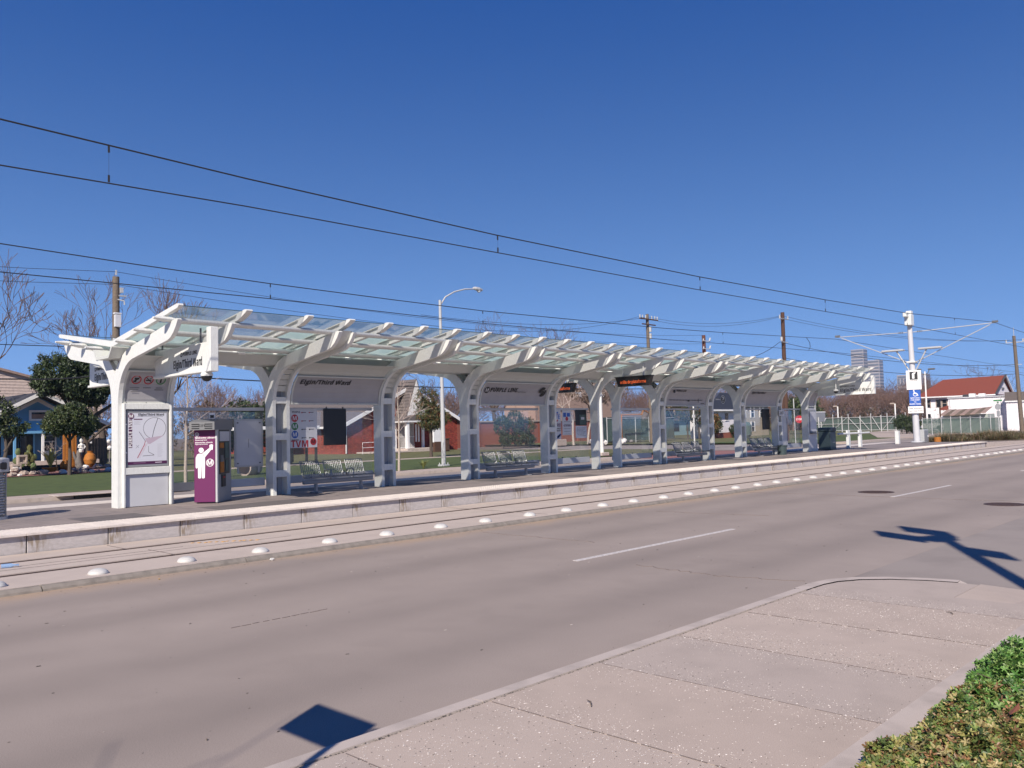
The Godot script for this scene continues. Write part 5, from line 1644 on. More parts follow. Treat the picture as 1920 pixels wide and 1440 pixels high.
# ---------------------------------------------------------------- trees and plants
func grow(tb: MB, wb: MB, p: Vector3, d: Vector3, len: float, r: float, lvl: int, maxl: int, rg: RandomNumberGenerator, up: float, spread := 1.0) -> void:
	var n := 3 if lvl < 3 else 2
	var pts := [p]
	var dd := d
	for i in n:
		dd = (dd + Vector3(rg.randf_range(-1, 1), rg.randf_range(-0.6, 1) * up, rg.randf_range(-1, 1)) * (0.16 if lvl < 2 else 0.26)).normalized()
		pts.append(pts[i] + dd * len / n)
	var r1 := r * 0.62
	var b := tb if lvl < 2 else wb
	var rad := []
	for i in n + 1: rad.append(maxf(0.016 if maxl > 4 else 0.006, lerpf(r, r1, float(i) / n)))
	b.tube(pts, rad, 6 if lvl < 2 else (4 if lvl < 4 else 3), 1.0, false)
	if lvl >= maxl: return
	var kids := rg.randi_range(2, 3) if lvl > 0 else rg.randi_range(3, 4)
	for k in kids:
		var a := rg.randf() * TAU
		var side := Vector3(cos(a), 0, sin(a))
		side = (side - dd * side.dot(dd)).normalized()
		var nd := (dd * rg.randf_range(0.7, 1.1) + side * rg.randf_range(0.45, 0.95) * spread + Vector3(0, up * 0.22, 0)).normalized()
		var at: Vector3 = pts[n] if k < 2 else pts[n].lerp(pts[n - 1], rg.randf_range(0.1, 0.9))
		grow(tb, wb, at, nd, len * rg.randf_range(0.62, 0.86), r1 * rg.randf_range(0.6, 0.85), lvl + 1, maxl, rg, up, spread)

func bare_tree(nm: String, label: String, at: Vector3, h: float, r: float, sd: int, bark: Material, twig: Material, maxl := 5, lean := Vector3.ZERO, up := 0.8, spread := 1.0) -> Node3D:
	var t := thing(nm, label, "tree", at)
	var rg := RandomNumberGenerator.new()
	rg.seed = sd
	var tb := MB.new()
	var wb := MB.new()
	grow(tb, wb, Vector3(0, -0.1, 0), (Vector3.UP + lean).normalized(), h * 0.30, r, 0, maxl, rg, up, spread)
	obj("trunk", tb, bark, t)
	var w := obj("branches", wb, twig, t)
	w.set_meta("kind", "stuff")
	return t

var clump_mesh: ArrayMesh
func leaf_clump() -> ArrayMesh:
	if clump_mesh: return clump_mesh
	var rg := RandomNumberGenerator.new()
	rg.seed = 11
	var b := MB.new()
	for i in 7:
		var bs := Basis.from_euler(Vector3(rg.randf_range(-1.2, 1.2), rg.randf() * TAU, rg.randf_range(-0.8, 0.8)))
		var c := Vector3(rg.randf_range(-0.5, 0.5), rg.randf_range(-0.5, 0.5), rg.randf_range(-0.5, 0.5))
		var l := rg.randf_range(0.22, 0.40)
		var w := l * 0.42
		var A := c + bs * Vector3(-l, 0, 0)
		var B := c + bs * Vector3(0, 0.03, w)
		var C := c + bs * Vector3(l, -0.04, 0)
		var D := c + bs * Vector3(0, 0.03, -w)
		b.tri(A, B, C); b.tri(A, C, D)
	clump_mesh = b.mesh()
	return clump_mesh

# leaves through a set of lobes [centre, radii]; denser near the shell
func leaves(nm: String, parent: Node, lobes: Array, n: int, size: float, cols: Array, sd: int, fill := 0.5, ms: Mesh = null) -> MultiMeshInstance3D:
	var rg := RandomNumberGenerator.new()
	rg.seed = sd
	var mm := MultiMesh.new()
	mm.transform_format = MultiMesh.TRANSFORM_3D
	mm.use_colors = true
	mm.mesh = ms if ms else leaf_clump()
	mm.instance_count = n
	var nz := FastNoiseLite.new()
	nz.seed = sd
	nz.frequency = 0.55
	var i := 0
	var tries := 0
	while i < n:
		tries += 1
		var l: Array = lobes[rg.randi() % lobes.size()]
		var d := Vector3(rg.randfn(0, 1), rg.randfn(0, 1), rg.randfn(0, 1)).normalized()
		var rr := lerpf(pow(rg.randf(), 0.34), 1.0, 1.0 - fill) * rg.randf_range(0.86, 1.1) * (1.0 + 0.3 * nz.get_noise_3d(d.x * 4.0 + l[0].x * 9.0, d.y * 4.0 + l[0].y * 9.0, d.z * 4.0))
		var p: Vector3 = l[0] + d * rr * (l[1] as Vector3)
		var g := nz.get_noise_3d(p.x * 2.0 / maxf(0.6, size * 3.0), p.y * 2.0 / maxf(0.6, size * 3.0), p.z * 2.0 / maxf(0.6, size * 3.0))
		if g < -0.16 and tries < n * 6: continue
		var s := size * rg.randf_range(0.7, 1.35)
		mm.set_instance_transform(i, Transform3D(Basis.from_euler(Vector3(rg.randf() * TAU, rg.randf() * TAU, rg.randf() * TAU)).scaled(Vector3(s, s, s)), p))
		var c: Color = cols[rg.randi() % cols.size()]
		var v := rg.randf_range(0.7, 1.3)
		mm.set_instance_color(i, Color(c.r * v, c.g * v, c.b * v))
		i += 1
	var o := MultiMeshInstance3D.new()
	o.multimesh = mm
	o.material_override = M.leaf
	var key := "%s/%d" % [nm, parent.get_instance_id()]
	var k: int = used.get(key, 0)
	used[key] = k + 1
	o.name = nm if k == 0 else "%s_%03d" % [nm, k]
	parent.add_child(o, true)
	o.set_meta("kind", "stuff")
	return o

const DARKG := [Color(0.022, 0.040, 0.014), Color(0.035, 0.055, 0.018), Color(0.05, 0.075, 0.024), Color(0.016, 0.028, 0.012)]
const MIDG := [Color(0.05, 0.075, 0.022), Color(0.075, 0.10, 0.03), Color(0.04, 0.055, 0.02), Color(0.10, 0.115, 0.04)]
const RUST := [Color(0.14, 0.075, 0.03), Color(0.10, 0.085, 0.03), Color(0.18, 0.10, 0.04), Color(0.07, 0.075, 0.025)]
const TAN := [Color(0.20, 0.14, 0.095), Color(0.15, 0.10, 0.07), Color(0.11, 0.08, 0.055)]

func leafy_tree(nm: String, label: String, at: Vector3, lobes: Array, n: int, size: float, cols: Array, sd: int, limbs: Array, r: float, bark: Material) -> Node3D:
	var t := thing(nm, label, "tree", at)
	for l in limbs:
		var b := MB.new()
		var rad := []
		for i in (l as Array).size(): rad.append(lerpf(r, r * 0.45, float(i) / maxf(1.0, l.size() - 1.0)))
		b.tube(l, rad, 7)
		obj("trunk" if l == limbs[0] else "limb", b, bark, t)
		r *= 0.7
	leaves("crown", t, lobes, n, size, cols, sd)
	return t

func blades(parent: Node, nm: String, c: Vector3, n: int, h: float, spread: float, w: float, m: Material, sd: int) -> void:
	# stiff pointed leaves rising from one point
	var rg := RandomNumberGenerator.new()
	rg.seed = sd
	for i in n:
		var a := TAU * i / n + rg.randf_range(-0.2, 0.2)
		var o := Vector3(cos(a), 0, sin(a))
		var q := Vector3(-sin(a), 0, cos(a)) * w
		var s := spread * rg.randf_range(0.3, 1.0)
		var hh := h * rg.randf_range(0.7, 1.0)
		var b := MB.new()
		var m1 := c + o * s * 0.4 + Vector3(0, hh * 0.65, 0)
		var tip := c + o * s + Vector3(0, hh, 0)
		b.tri(c - q * 0.6, c + q * 0.6, m1 + q); b.tri(c - q * 0.6, m1 + q, m1 - q); b.tri(m1 - q, m1 + q, tip)
		obj(nm, b, m, parent)

func grass_clump(nm: String, label: String, pts: Array, n: int, h: float, cols: Array, sd: int) -> Node3D:
	# feathery ornamental grass: arching blades from several tufts
	var t := thing(nm, label, "ornamental grass", pts[0])
	var rg := RandomNumberGenerator.new()
	rg.seed = sd
	var bm := MB.new()
	bm.tri(Vector3(-0.02, 0, 0), Vector3(0.02, 0, 0), Vector3(0.03, 0.5, 0.04)); bm.tri(Vector3(-0.02, 0, 0), Vector3(0.03, 0.5, 0.04), Vector3(-0.01, 0.5, 0.04))
	bm.tri(Vector3(-0.01, 0.5, 0.04), Vector3(0.03, 0.5, 0.04), Vector3(0.03, 1.0, 0.2))
	var mm := MultiMesh.new()
	mm.transform_format = MultiMesh.TRANSFORM_3D
	mm.use_colors = true
	mm.mesh = bm.mesh()
	mm.instance_count = n
	for i in n:
		var tk := rg.randi() % pts.size()
		var p: Vector3 = pts[tk] - (pts[0] as Vector3) + Vector3(rg.randfn(0, 0.2), 0, rg.randfn(0, 0.2))
		var hh := h * rg.randf_range(0.5, 1.0) * (0.75 + 0.3 * sin(tk * 2.4)) * (1.3 if rg.randf() < 0.05 else 1.0)
		var bs := Basis(Vector3.UP, rg.randf() * TAU) * Basis(Vector3.RIGHT, pow(rg.randf(), 0.7) * 1.1)
		mm.set_instance_transform(i, Transform3D(bs * Basis.from_scale(Vector3(0.55, hh, hh)), p))
		var c: Color = cols[rg.randi() % cols.size()]
		var v := rg.randf_range(0.7, 1.3)
		mm.set_instance_color(i, Color(c.r * v, c.g * v, c.b * v))
	var o := MultiMeshInstance3D.new()
	o.name = "blades"
	o.multimesh = mm
	o.material_override = M.leaf
	t.add_child(o, true)
	o.set_meta("kind", "stuff")
	return t

func sapling(nm: String, label: String, at: Vector3, h: float, r: float, sd: int, bark: Material, twig: Material, lean := Vector3.ZERO) -> Node3D:
	# one straight leader with thin side branches
	var t := thing(nm, label, "tree", at)
	var rg := RandomNumberGenerator.new()
	rg.seed = sd
	var b := MB.new()
	var pts := []
	var rad := []
	for i in 9:
		var u := i / 8.0
		pts.append(Vector3(rg.randf_range(-0.02, 0.02), h * u - 0.05, rg.randf_range(-0.02, 0.02)) + lean * u * h)
		rad.append(lerpf(r, 0.010, u))
	b.tube(pts, rad, 7)
	obj("trunk", b, bark, t)
	var w := MB.new()
	for k in 20:
		var u := rg.randf_range(0.32, 0.95)
		var p := (pts[int(u * 8)] as Vector3).lerp(pts[mini(8, int(u * 8) + 1)], u * 8 - int(u * 8))
		var a := rg.randf() * TAU
		grow(w, w, p, Vector3(cos(a), rg.randf_range(0.7, 1.4), sin(a)).normalized(), (1.0 - u) * h * 0.33 + 0.22, 0.016, 2, 4, rg, 0.9)
	var wo := obj("branches", w, twig, t)
	wo.set_meta("kind", "stuff")
	return t

# ---------------------------------------------------------------- the blue house and its garden
func lap_siding(parent: Node, nm: String, outline: PackedVector2Array, y0: float, y1: float, step: float, z: float, m: Material, holes: Array = []) -> void:
	# boards across a wall outline, each tilted so that its lower edge stands out
	var y := y0
	while y < y1:
		var strip := PackedVector2Array([Vector2(-99, y), Vector2(99, y), Vector2(99, y + step), Vector2(-99, y + step)])
		for q in Geometry2D.intersect_polygons(outline, strip):
			var lo := 1e9
			var hi := -1e9
			var lo2 := 1e9
			var hi2 := -1e9
			for p in q:
				if p.y < y + step * 0.5:
					lo = minf(lo, p.x); hi = maxf(hi, p.x)
				else:
					lo2 = minf(lo2, p.x); hi2 = maxf(hi2, p.x)
			if lo > hi or lo2 > hi2: continue
			var b := MB.new()
			b.quad(Vector3(lo, y, z + 0.035), Vector3(hi, y, z + 0.035), Vector3(hi2, y + step, z + 0.004), Vector3(lo2, y + step, z + 0.004))
			b.quad(Vector3(lo, y, z), Vector3(hi, y, z), Vector3(hi, y, z + 0.035), Vector3(lo, y, z + 0.035))
			obj(nm, b, m, parent)
		y += step

func left_yard() -> void:
	# pale two storey house behind
	var t := thing("pale_house", "pale pinkish house with lap siding rising behind the blue house", "house", Vector3(0, 0, -76))
	var wall := poly([8, 0.2, 28.75, 0.2, 28.75, 5.73, 22.0, 7.4, 14, 9.4, 8, 8.2])
	var b := MB.new()
	b.prism(wall, -9, -0.02)
	obj("wall", b, M.pale, t)
	lap_siding(t, "siding_board", wall, 0.3, 9.4, 0.24, 0.0, M.pale)
	b = MB.new()
	b.prism(poly([28.9, 5.62, 29.1, 5.75, 14, 9.62, 14, 9.42]), -9.2, 0.3)
	b.prism(poly([14, 9.62, 14, 9.42, 7.6, 8.0, 7.5, 8.2]), -9.2, 0.3)
	obj("roof", b, M.taupe, t)
	# blue house
	t = thing("blue_house", "bright blue cottage with white gable boards and a dark front door", "house", Vector3(0, 0, -58))
	b = MB.new()
	b.box(Vector3(18.0, 1.5, -4.2), Vector3(6.2, 3.0, 5.4))
	b.box(Vector3(18.0, 1.65, -1.3), Vector3(6.2, 2.2, 0.5))
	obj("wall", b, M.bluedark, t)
	var gab := poly([14.2, 2.55, 21.3, 2.55, 21.3, 3.05, 18.05, 4.72, 14.2, 2.75])
	b = MB.new()
	b.prism(gab, -0.4, -0.02)
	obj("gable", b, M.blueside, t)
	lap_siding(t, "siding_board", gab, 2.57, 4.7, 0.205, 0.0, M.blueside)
	b = MB.new()
	b.prism(poly([13.2, 2.42, 13.2, 2.30, 18.05, 4.86, 18.05, 5.0]), -7.5, 0.9)
	b.prism(poly([22.4, 2.80, 22.4, 2.68, 18.05, 4.86, 18.05, 5.0]), -7.5, 0.9)
	var rf := obj("roof", b, M.roofdark, t)
	for q in [poly([13.15, 2.46, 13.15, 2.22, 18.05, 4.80, 18.05, 5.04]), poly([22.45, 2.84, 22.45, 2.60, 18.05, 4.80, 18.05, 5.04])]:
		b = MB.new()
		b.prism(q, 0.9, 0.96)
		obj("gable_board", b, M.trim, rf)
	for q in [poly([14.3, 2.56, 14.3, 2.34, 18.05, 4.42, 18.05, 4.66]), poly([20.4, 3.30, 20.4, 3.06, 18.05, 4.42, 18.05, 4.66])]:
		b = MB.new()
		b.prism(q, 0.02, 0.10)
		obj("gable_board", b, M.trim, t)
	var w := obj("window", boxes([[Vector3(18.1, 3.55, 0.05), Vector3(0.86, 0.42, 0.03)]]), M.windowdark, t)
	obj("frame", boxes([[Vector3(18.1, 3.82, 0.07), Vector3(1.08, 0.13, 0.08)], [Vector3(18.1, 3.29, 0.07), Vector3(1.08, 0.12, 0.08)], [Vector3(17.62, 3.55, 0.07), Vector3(0.13, 0.42, 0.07)], [Vector3(18.58, 3.55, 0.07), Vector3(0.13, 0.42, 0.07)]]), M.trim, w)
	obj("blind", boxes([[Vector3(18.1, 3.50, 0.068), Vector3(0.8, 0.26, 0.01)]]), M.taupe, w)
	obj("porch_beam", bx(Vector3(17.8, 2.52, 0.3), Vector3(7.3, 0.16, 0.5)), M.blueside, t)
	for x in [14.9, 16.65, 18.22]:
		obj("porch_post", bx(Vector3(x, 1.6, 0.45), Vector3(0.13, 1.75, 0.13)), M.trim if x > 18 else M.blueside, t)
	for x in [15.0, 15.95, 16.9, 17.75]:
		var pw := obj("window", bx(Vector3(x, 1.75, -1.03), Vector3(0.72, 1.2, 0.04)), M.windowdark, t)
		obj("frame", boxes([[Vector3(x - 0.42, 1.75, -1.02), Vector3(0.10, 1.4, 0.07)], [Vector3(x + 0.42, 1.75, -1.02), Vector3(0.10, 1.4, 0.07)]]), M.blueside, pw)
	var dr := obj("door", bx(Vector3(19.06, 1.52, -1.02), Vector3(0.84, 1.56, 0.06), 0.01), M.gray_panel, t)
	obj("glass", boxes([[Vector3(19.06, 1.62, -0.985), Vector3(0.62, 0.55, 0.02)], [Vector3(19.06, 2.1, -0.985), Vector3(0.62, 0.3, 0.02)]]), M.windowdark, dr)
	obj("porch_floor", bx(Vector3(17.6, 0.62, 0.1), Vector3(7.4, 0.24, 2.2)), M.kerb, t)
	obj("side_trim", bx(Vector3(21.15, 2.2, 0.08), Vector3(0.16, 0.9, 0.16)), M.trim, t)
	# garden bed
	b = MB.new()
	sheet(b, 9.0, 22.0, -57.6, -51.2, 0.09)
	struct("brick_garden_bed", b, M.redpave)
	var rg := RandomNumberGenerator.new()
	rg.seed = 31
	var where := ["left of the potted agave", "near the thin tree trunk", "under the gray stump", "right of the orange urn"]
	for k in 30:
		var x := rg.randf_range(14.6, 17.0) if k < 11 else rg.randf_range(17.3, 21.2)
		var z := rg.randf_range(-53.2, -51.5)
		var s := rg.randf_range(0.22, 0.62)
		b = MB.new()
		b.rock(Vector3.ZERO, Vector3(s, s * 0.6, s * 0.75), 100 + k)
		var o := lone("garden_rock", b, M.rock if k % 4 else M.stucco, ["pale rock edging the brick garden left of the thin tree trunk", "pale rock edging the brick garden right of the thin tree trunk"][0 if k < 11 else 1], "rock", "rocks edging the brick garden")
		o.position = Vector3(x, 0.09 + s * 0.2 + (0.22 if z < -52.7 else 0.0), z)
	for d in [[15.45, 0.55, 0.62, "square hollow concrete block planter low in the garden"], [15.75, 1.05, 0.5, "small hollow concrete block raised above the other planter"]]:
		t = thing("block_planter", d[3], "planter", Vector3(d[0], 0.1, -53.2))
		obj("block", boxes([[Vector3(0, d[1], 0.16), Vector3(0.5, 0.12, 0.14)], [Vector3(0, d[1] - 0.4, 0.16), Vector3(0.5, 0.12, 0.14)], [Vector3(-0.2, d[1] - 0.2, 0.16), Vector3(0.1, 0.3, 0.14)], [Vector3(0.2, d[1] - 0.2, 0.16), Vector3(0.1, 0.3, 0.14)], [Vector3(0, d[1] - 0.2, 0.0), Vector3(0.5, 0.5, 0.2)]], 0.02), M.rock, t)
	t = thing("agave_pot", "yellow green agave in a wide terracotta pot before the porch", "plant", Vector3(17.05, 0.1, -52.6))
	b = MB.new()
	b.lathe([Vector2(0.25, 0.1), Vector2(0.42, 0.34), Vector2(0.45, 0.36), Vector2(0.38, 0.36), Vector2(0, 0.3)], Vector3.ZERO, 14)
	obj("pot", b, M.orange, t)
	blades(t, "agave_leaf", Vector3(0, 0.32, 0), 15, 1.15, 0.75, 0.075, mat(lin(0.36, 0.35, 0.12), 0.6), 5)
	t = thing("blue_agave", "blue gray agave at the right end of the rock garden", "plant", Vector3(20.75, 0.1, -52.6))
	blades(t, "agave_leaf", Vector3.ZERO, 12, 0.8, 0.7, 0.06, mat(lin(0.16, 0.22, 0.20), 0.6), 8)
	t = thing("cactus_shrub", "pale green prickly cactus shrub left of the potted agave", "plant", Vector3(16.2, 0.1, -54.0))
	for k in 16:
		b = MB.new()
		var cc := Vector3(rg.randf_range(-0.5, 0.5), rg.randf_range(0.3, 1.5), rg.randf_range(-0.3, 0.3))
		b.rock(cc, Vector3(0.32, 0.45, 0.1), 300 + k)
		obj("cactus_pad", b, mat(lin(0.13, 0.17, 0.07), 0.8) if k % 2 else M.grassdry, t)
	bare_tree("gray_shrub", "wispy gray leafless shrub in front of the white porch post", Vector3(17.75, 0.3, -53.6), 2.1, 0.04, 77, M.bark, M.twigpale, 4)
	t = thing("tree_stump", "gray gnarled stump in the middle of the rock garden", "stump", Vector3(18.85, 0.1, -53.4))
	b = MB.new()
	b.tube([Vector3(0.1, 0, 0), Vector3(0.05, 0.35, 0), Vector3(-0.02, 0.8, 0), Vector3(0.02, 1.25, 0)], [0.36, 0.24, 0.2, 0.1], 9)
	b.tube([Vector3(0, 0.5, 0), Vector3(-0.25, 0.95, 0.05), Vector3(-0.3, 1.2, 0.05)], [0.12, 0.09, 0.05], 7)
	obj("wood", b, M.rockgray, t)
	# figure on the stump: a small garden statue
	t = thing("garden_statue", "small white garden statue of a child on top of the gray stump", "statue", Vector3(18.95, 1.25, -53.25))
	b = MB.new()
	b.lathe([Vector2(0.12, 0), Vector2(0.15, 0.12), Vector2(0.12, 0.30), Vector2(0.15, 0.42), Vector2(0.06, 0.52), Vector2(0.05, 0.55), Vector2(0.10, 0.62), Vector2(0.105, 0.70), Vector2(0.06, 0.79), Vector2(0, 0.80)], Vector3.ZERO, 12, Basis.IDENTITY, 1.0, 0.75)
	b.tube([Vector3(-0.13, 0.44, 0), Vector3(-0.2, 0.3, 0.06), Vector3(-0.08, 0.25, 0.12)], [0.05, 0.04, 0.035], 6)
	b.tube([Vector3(0.13, 0.44, 0), Vector3(0.2, 0.3, 0.06), Vector3(0.1, 0.22, 0.13)], [0.05, 0.04, 0.035], 6)
	obj("body", b, M.stucco, t)
	t = thing("orange_urn", "orange clay urn beside the gray stump", "urn", Vector3(19.35, 0.35, -53.0))
	b = MB.new()
	b.lathe([Vector2(0.12, 0), Vector2(0.30, 0.22), Vector2(0.36, 0.45), Vector2(0.28, 0.72), Vector2(0.14, 0.86), Vector2(0.18, 0.96), Vector2(0.12, 0.96)], Vector3.ZERO, 14)
	obj("body", b, M.orange, t)
	t = thing("orange_screen", "orange carved wooden screen to the left of the stump", "screen", Vector3(18.15, 0.35, -53.7))
	for k in 5:
		obj("plank", boxes([[Vector3(0.0 + k * 0.155, 1.0, 0.02 * (k % 2)), Vector3(0.14, 2.0 - 0.1 * (k % 3), 0.07)]], 0.015), M.orange, t)
	b = MB.new()
	b.rock(Vector3(-0.1, 0.15, 0.5), Vector3(0.7, 0.7, 0.5), 402)
	obj("foot_boulder", b, M.orange, t)
	t = thing("globe_lamp", "white globe garden light at the right end of the rock garden", "lamp", Vector3(20.55, 0.1, -53.2))
	b = MB.new()
	b.tube([Vector3.ZERO, Vector3(0, 1.25, 0)], [0.04], 6)
	obj("post", b, M.rockgray, t)
	b = MB.new()
	b.lathe([Vector2(0.0, -0.15), Vector2(0.11, -0.1), Vector2(0.15, 0), Vector2(0.11, 0.1), Vector2(0, 0.15)], Vector3(0, 1.35, 0), 12)
	b.lathe([Vector2(0.0, -0.13), Vector2(0.09, -0.08), Vector2(0.12, 0), Vector2(0.09, 0.08), Vector2(0, 0.13)], Vector3(-0.05, 1.75, 0), 12)
	obj("globe", b, M.stucco, t)
	t = thing("board_fence", "weathered dark board fence at the right of the blue house", "fence", Vector3(20.4, 0, -60))
	for k in 14:
		obj("plank", bx(Vector3(k * 0.19, 1.05, 0), Vector3(0.175, 2.0 + 0.05 * (k % 3), 0.03)), M.pole, t)
	obj("fence_rail", boxes([[Vector3(1.2, 0.6, 0.04), Vector3(2.6, 0.1, 0.04)], [Vector3(1.2, 1.6, 0.04), Vector3(2.6, 0.1, 0.04)]]), M.pole, t)
	# trees
	leafy_tree("evergreen_oak", "large dark evergreen oak towering beside the blue house", Vector3(19.5, 0.2, -54.2), [
		[Vector3(-1.5, 5.8, 0), Vector3(1.35, 1.05, 1.3)], [Vector3(-2.2, 5.1, 0.3), Vector3(0.75, 0.65, 0.9)], [Vector3(-0.2, 6.0, -0.3), Vector3(1.1, 1.0, 1.2)], [Vector3(0.6, 5.3, 0.2), Vector3(0.9, 1.0, 1.1)], [Vector3(-0.7, 4.9, 0.4), Vector3(1.1, 0.8, 1.1)], [Vector3(0.3, 4.4, 0.3), Vector3(0.7, 0.5, 0.8)]], 4200, 0.27, DARKG, 5,
		[[Vector3(0.1, -0.2, 0), Vector3(0.05, 1.6, 0), Vector3(-0.1, 3.2, 0), Vector3(-0.3, 4.8, 0)], [Vector3(0, 2.2, 0), Vector3(0.6, 3.3, 0.2), Vector3(1.5, 3.9, 0.2)], [Vector3(0, 2.6, 0), Vector3(-1.0, 3.8, 0.2), Vector3(-1.6, 4.7, 0.2)], [Vector3(0.1, 1.6, 0.1), Vector3(1.0, 2.5, 0.3), Vector3(2.2, 3.0, 0.3)]], 0.26, M.bark)
	leafy_tree("small_round_tree", "small round leafed street tree on the lawn before the blue house", Vector3(17.25, 0.05, -50.2), [
		[Vector3(0, 3.0, 0), Vector3(1.25, 0.75, 1.1)], [Vector3(-0.7, 2.75, 0.2), Vector3(0.75, 0.55, 0.7)], [Vector3(0.75, 2.7, 0), Vector3(0.75, 0.6, 0.8)], [Vector3(0.1, 3.45, 0), Vector3(0.8, 0.5, 0.8)]], 2600, 0.2, MIDG + DARKG, 6,
		[[Vector3(0, 0, 0), Vector3(0.03, 1.1, 0), Vector3(0.0, 2.4, 0), Vector3(0.05, 3.3, 0)], [Vector3(0, 1.9, 0), Vector3(0.5, 2.6, 0.1)], [Vector3(0, 1.8, 0), Vector3(-0.5, 2.6, 0.1)]], 0.11, M.bark)
	leafy_tree("edge_tree", "dark leaved tree half cut by the left edge of the picture", Vector3(13.6, 0.05, -50), [
		[Vector3(-0.1, 3.5, 0), Vector3(1.0, 0.8, 1.0)], [Vector3(0.6, 2.7, 0.3), Vector3(0.8, 0.5, 0.7)], [Vector3(-0.9, 4.2, 0), Vector3(1.0, 0.8, 1.0)]], 1000, 0.2, DARKG + MIDG, 7,
		[[Vector3(0.2, 0, 0), Vector3(0.5, 1.5, 0), Vector3(0.3, 3.6, 0)], [Vector3(0.4, 1.4, 0), Vector3(1.1, 2.6, 0.1)]], 0.13, M.bark)
	bare_tree("bare_oak", "tall bare tree with wide thin branches left of the weathered pole", Vector3(27.3, 0.2, -72), 14.4, 0.34, 12, M.bark, M.twig, 6, Vector3(-0.06, 0, 0), 1.2, 0.85)
	bare_tree("bare_oak", "tall bare tree rising just behind the weathered pole", Vector3(31.0, 0.2, -74), 14.8, 0.30, 23, M.bark, M.twig, 6, Vector3(0.02, 0, 0), 1.4, 0.7)
	bare_tree("bare_oak", "bare tree reaching in from the left edge of the picture", Vector3(13.6, 0.2, -60), 12.2, 0.26, 35, M.bark, M.twig, 6, Vector3(0.05, 0, 0), 1.1, 0.8)
	sapling("young_birch", "slender pale leafless street tree between the map board and the fare machine", Vector3(16.15, 0.06, -34), 5.3, 0.075, 41, M.barkpale, M.twigpale, Vector3(0.025, 0, 0))
	# brushy growth behind the fare machine
	for d in [[33.8, -68.0, 5.4, 51], [36.2, -71.0, 4.6, 52], [31.5, -72.0, 5.0, 53]]:
		t = bare_tree("leafless_thicket", ["brown leafless bush left in the gap behind the fare machine", "brown leafless bush in the middle of the gap behind the fare machine", "brown leafless bush partly behind the map board"][d[3] - 51], Vector3(d[0], 0.1, d[1]), d[2], 0.14, d[3], M.bark, M.twig, 5, Vector3.ZERO, 0.7)
		leaves("dead_leaves", t, [[Vector3(0, d[2] * 0.5, 0), Vector3(2.0, d[2] * 0.42, 1.6)]], 900, 0.22, TAN, d[3])
	leafy_tree("evergreen_bush", "dark green bush showing above the blank notice board", Vector3(40.5, 0, -72), [[Vector3(-1.0, 3.2, 0), Vector3(2.2, 2.0, 1.8)], [Vector3(1.2, 2.8, 0), Vector3(2.0, 2.2, 1.8)], [Vector3(-3.0, 2.2, 0.5), Vector3(1.6, 1.6, 1.5)]], 2600, 0.34, DARKG, 9, [[Vector3(0, 0, 0), Vector3(0, 2.5, 0)]], 0.2, M.bark)

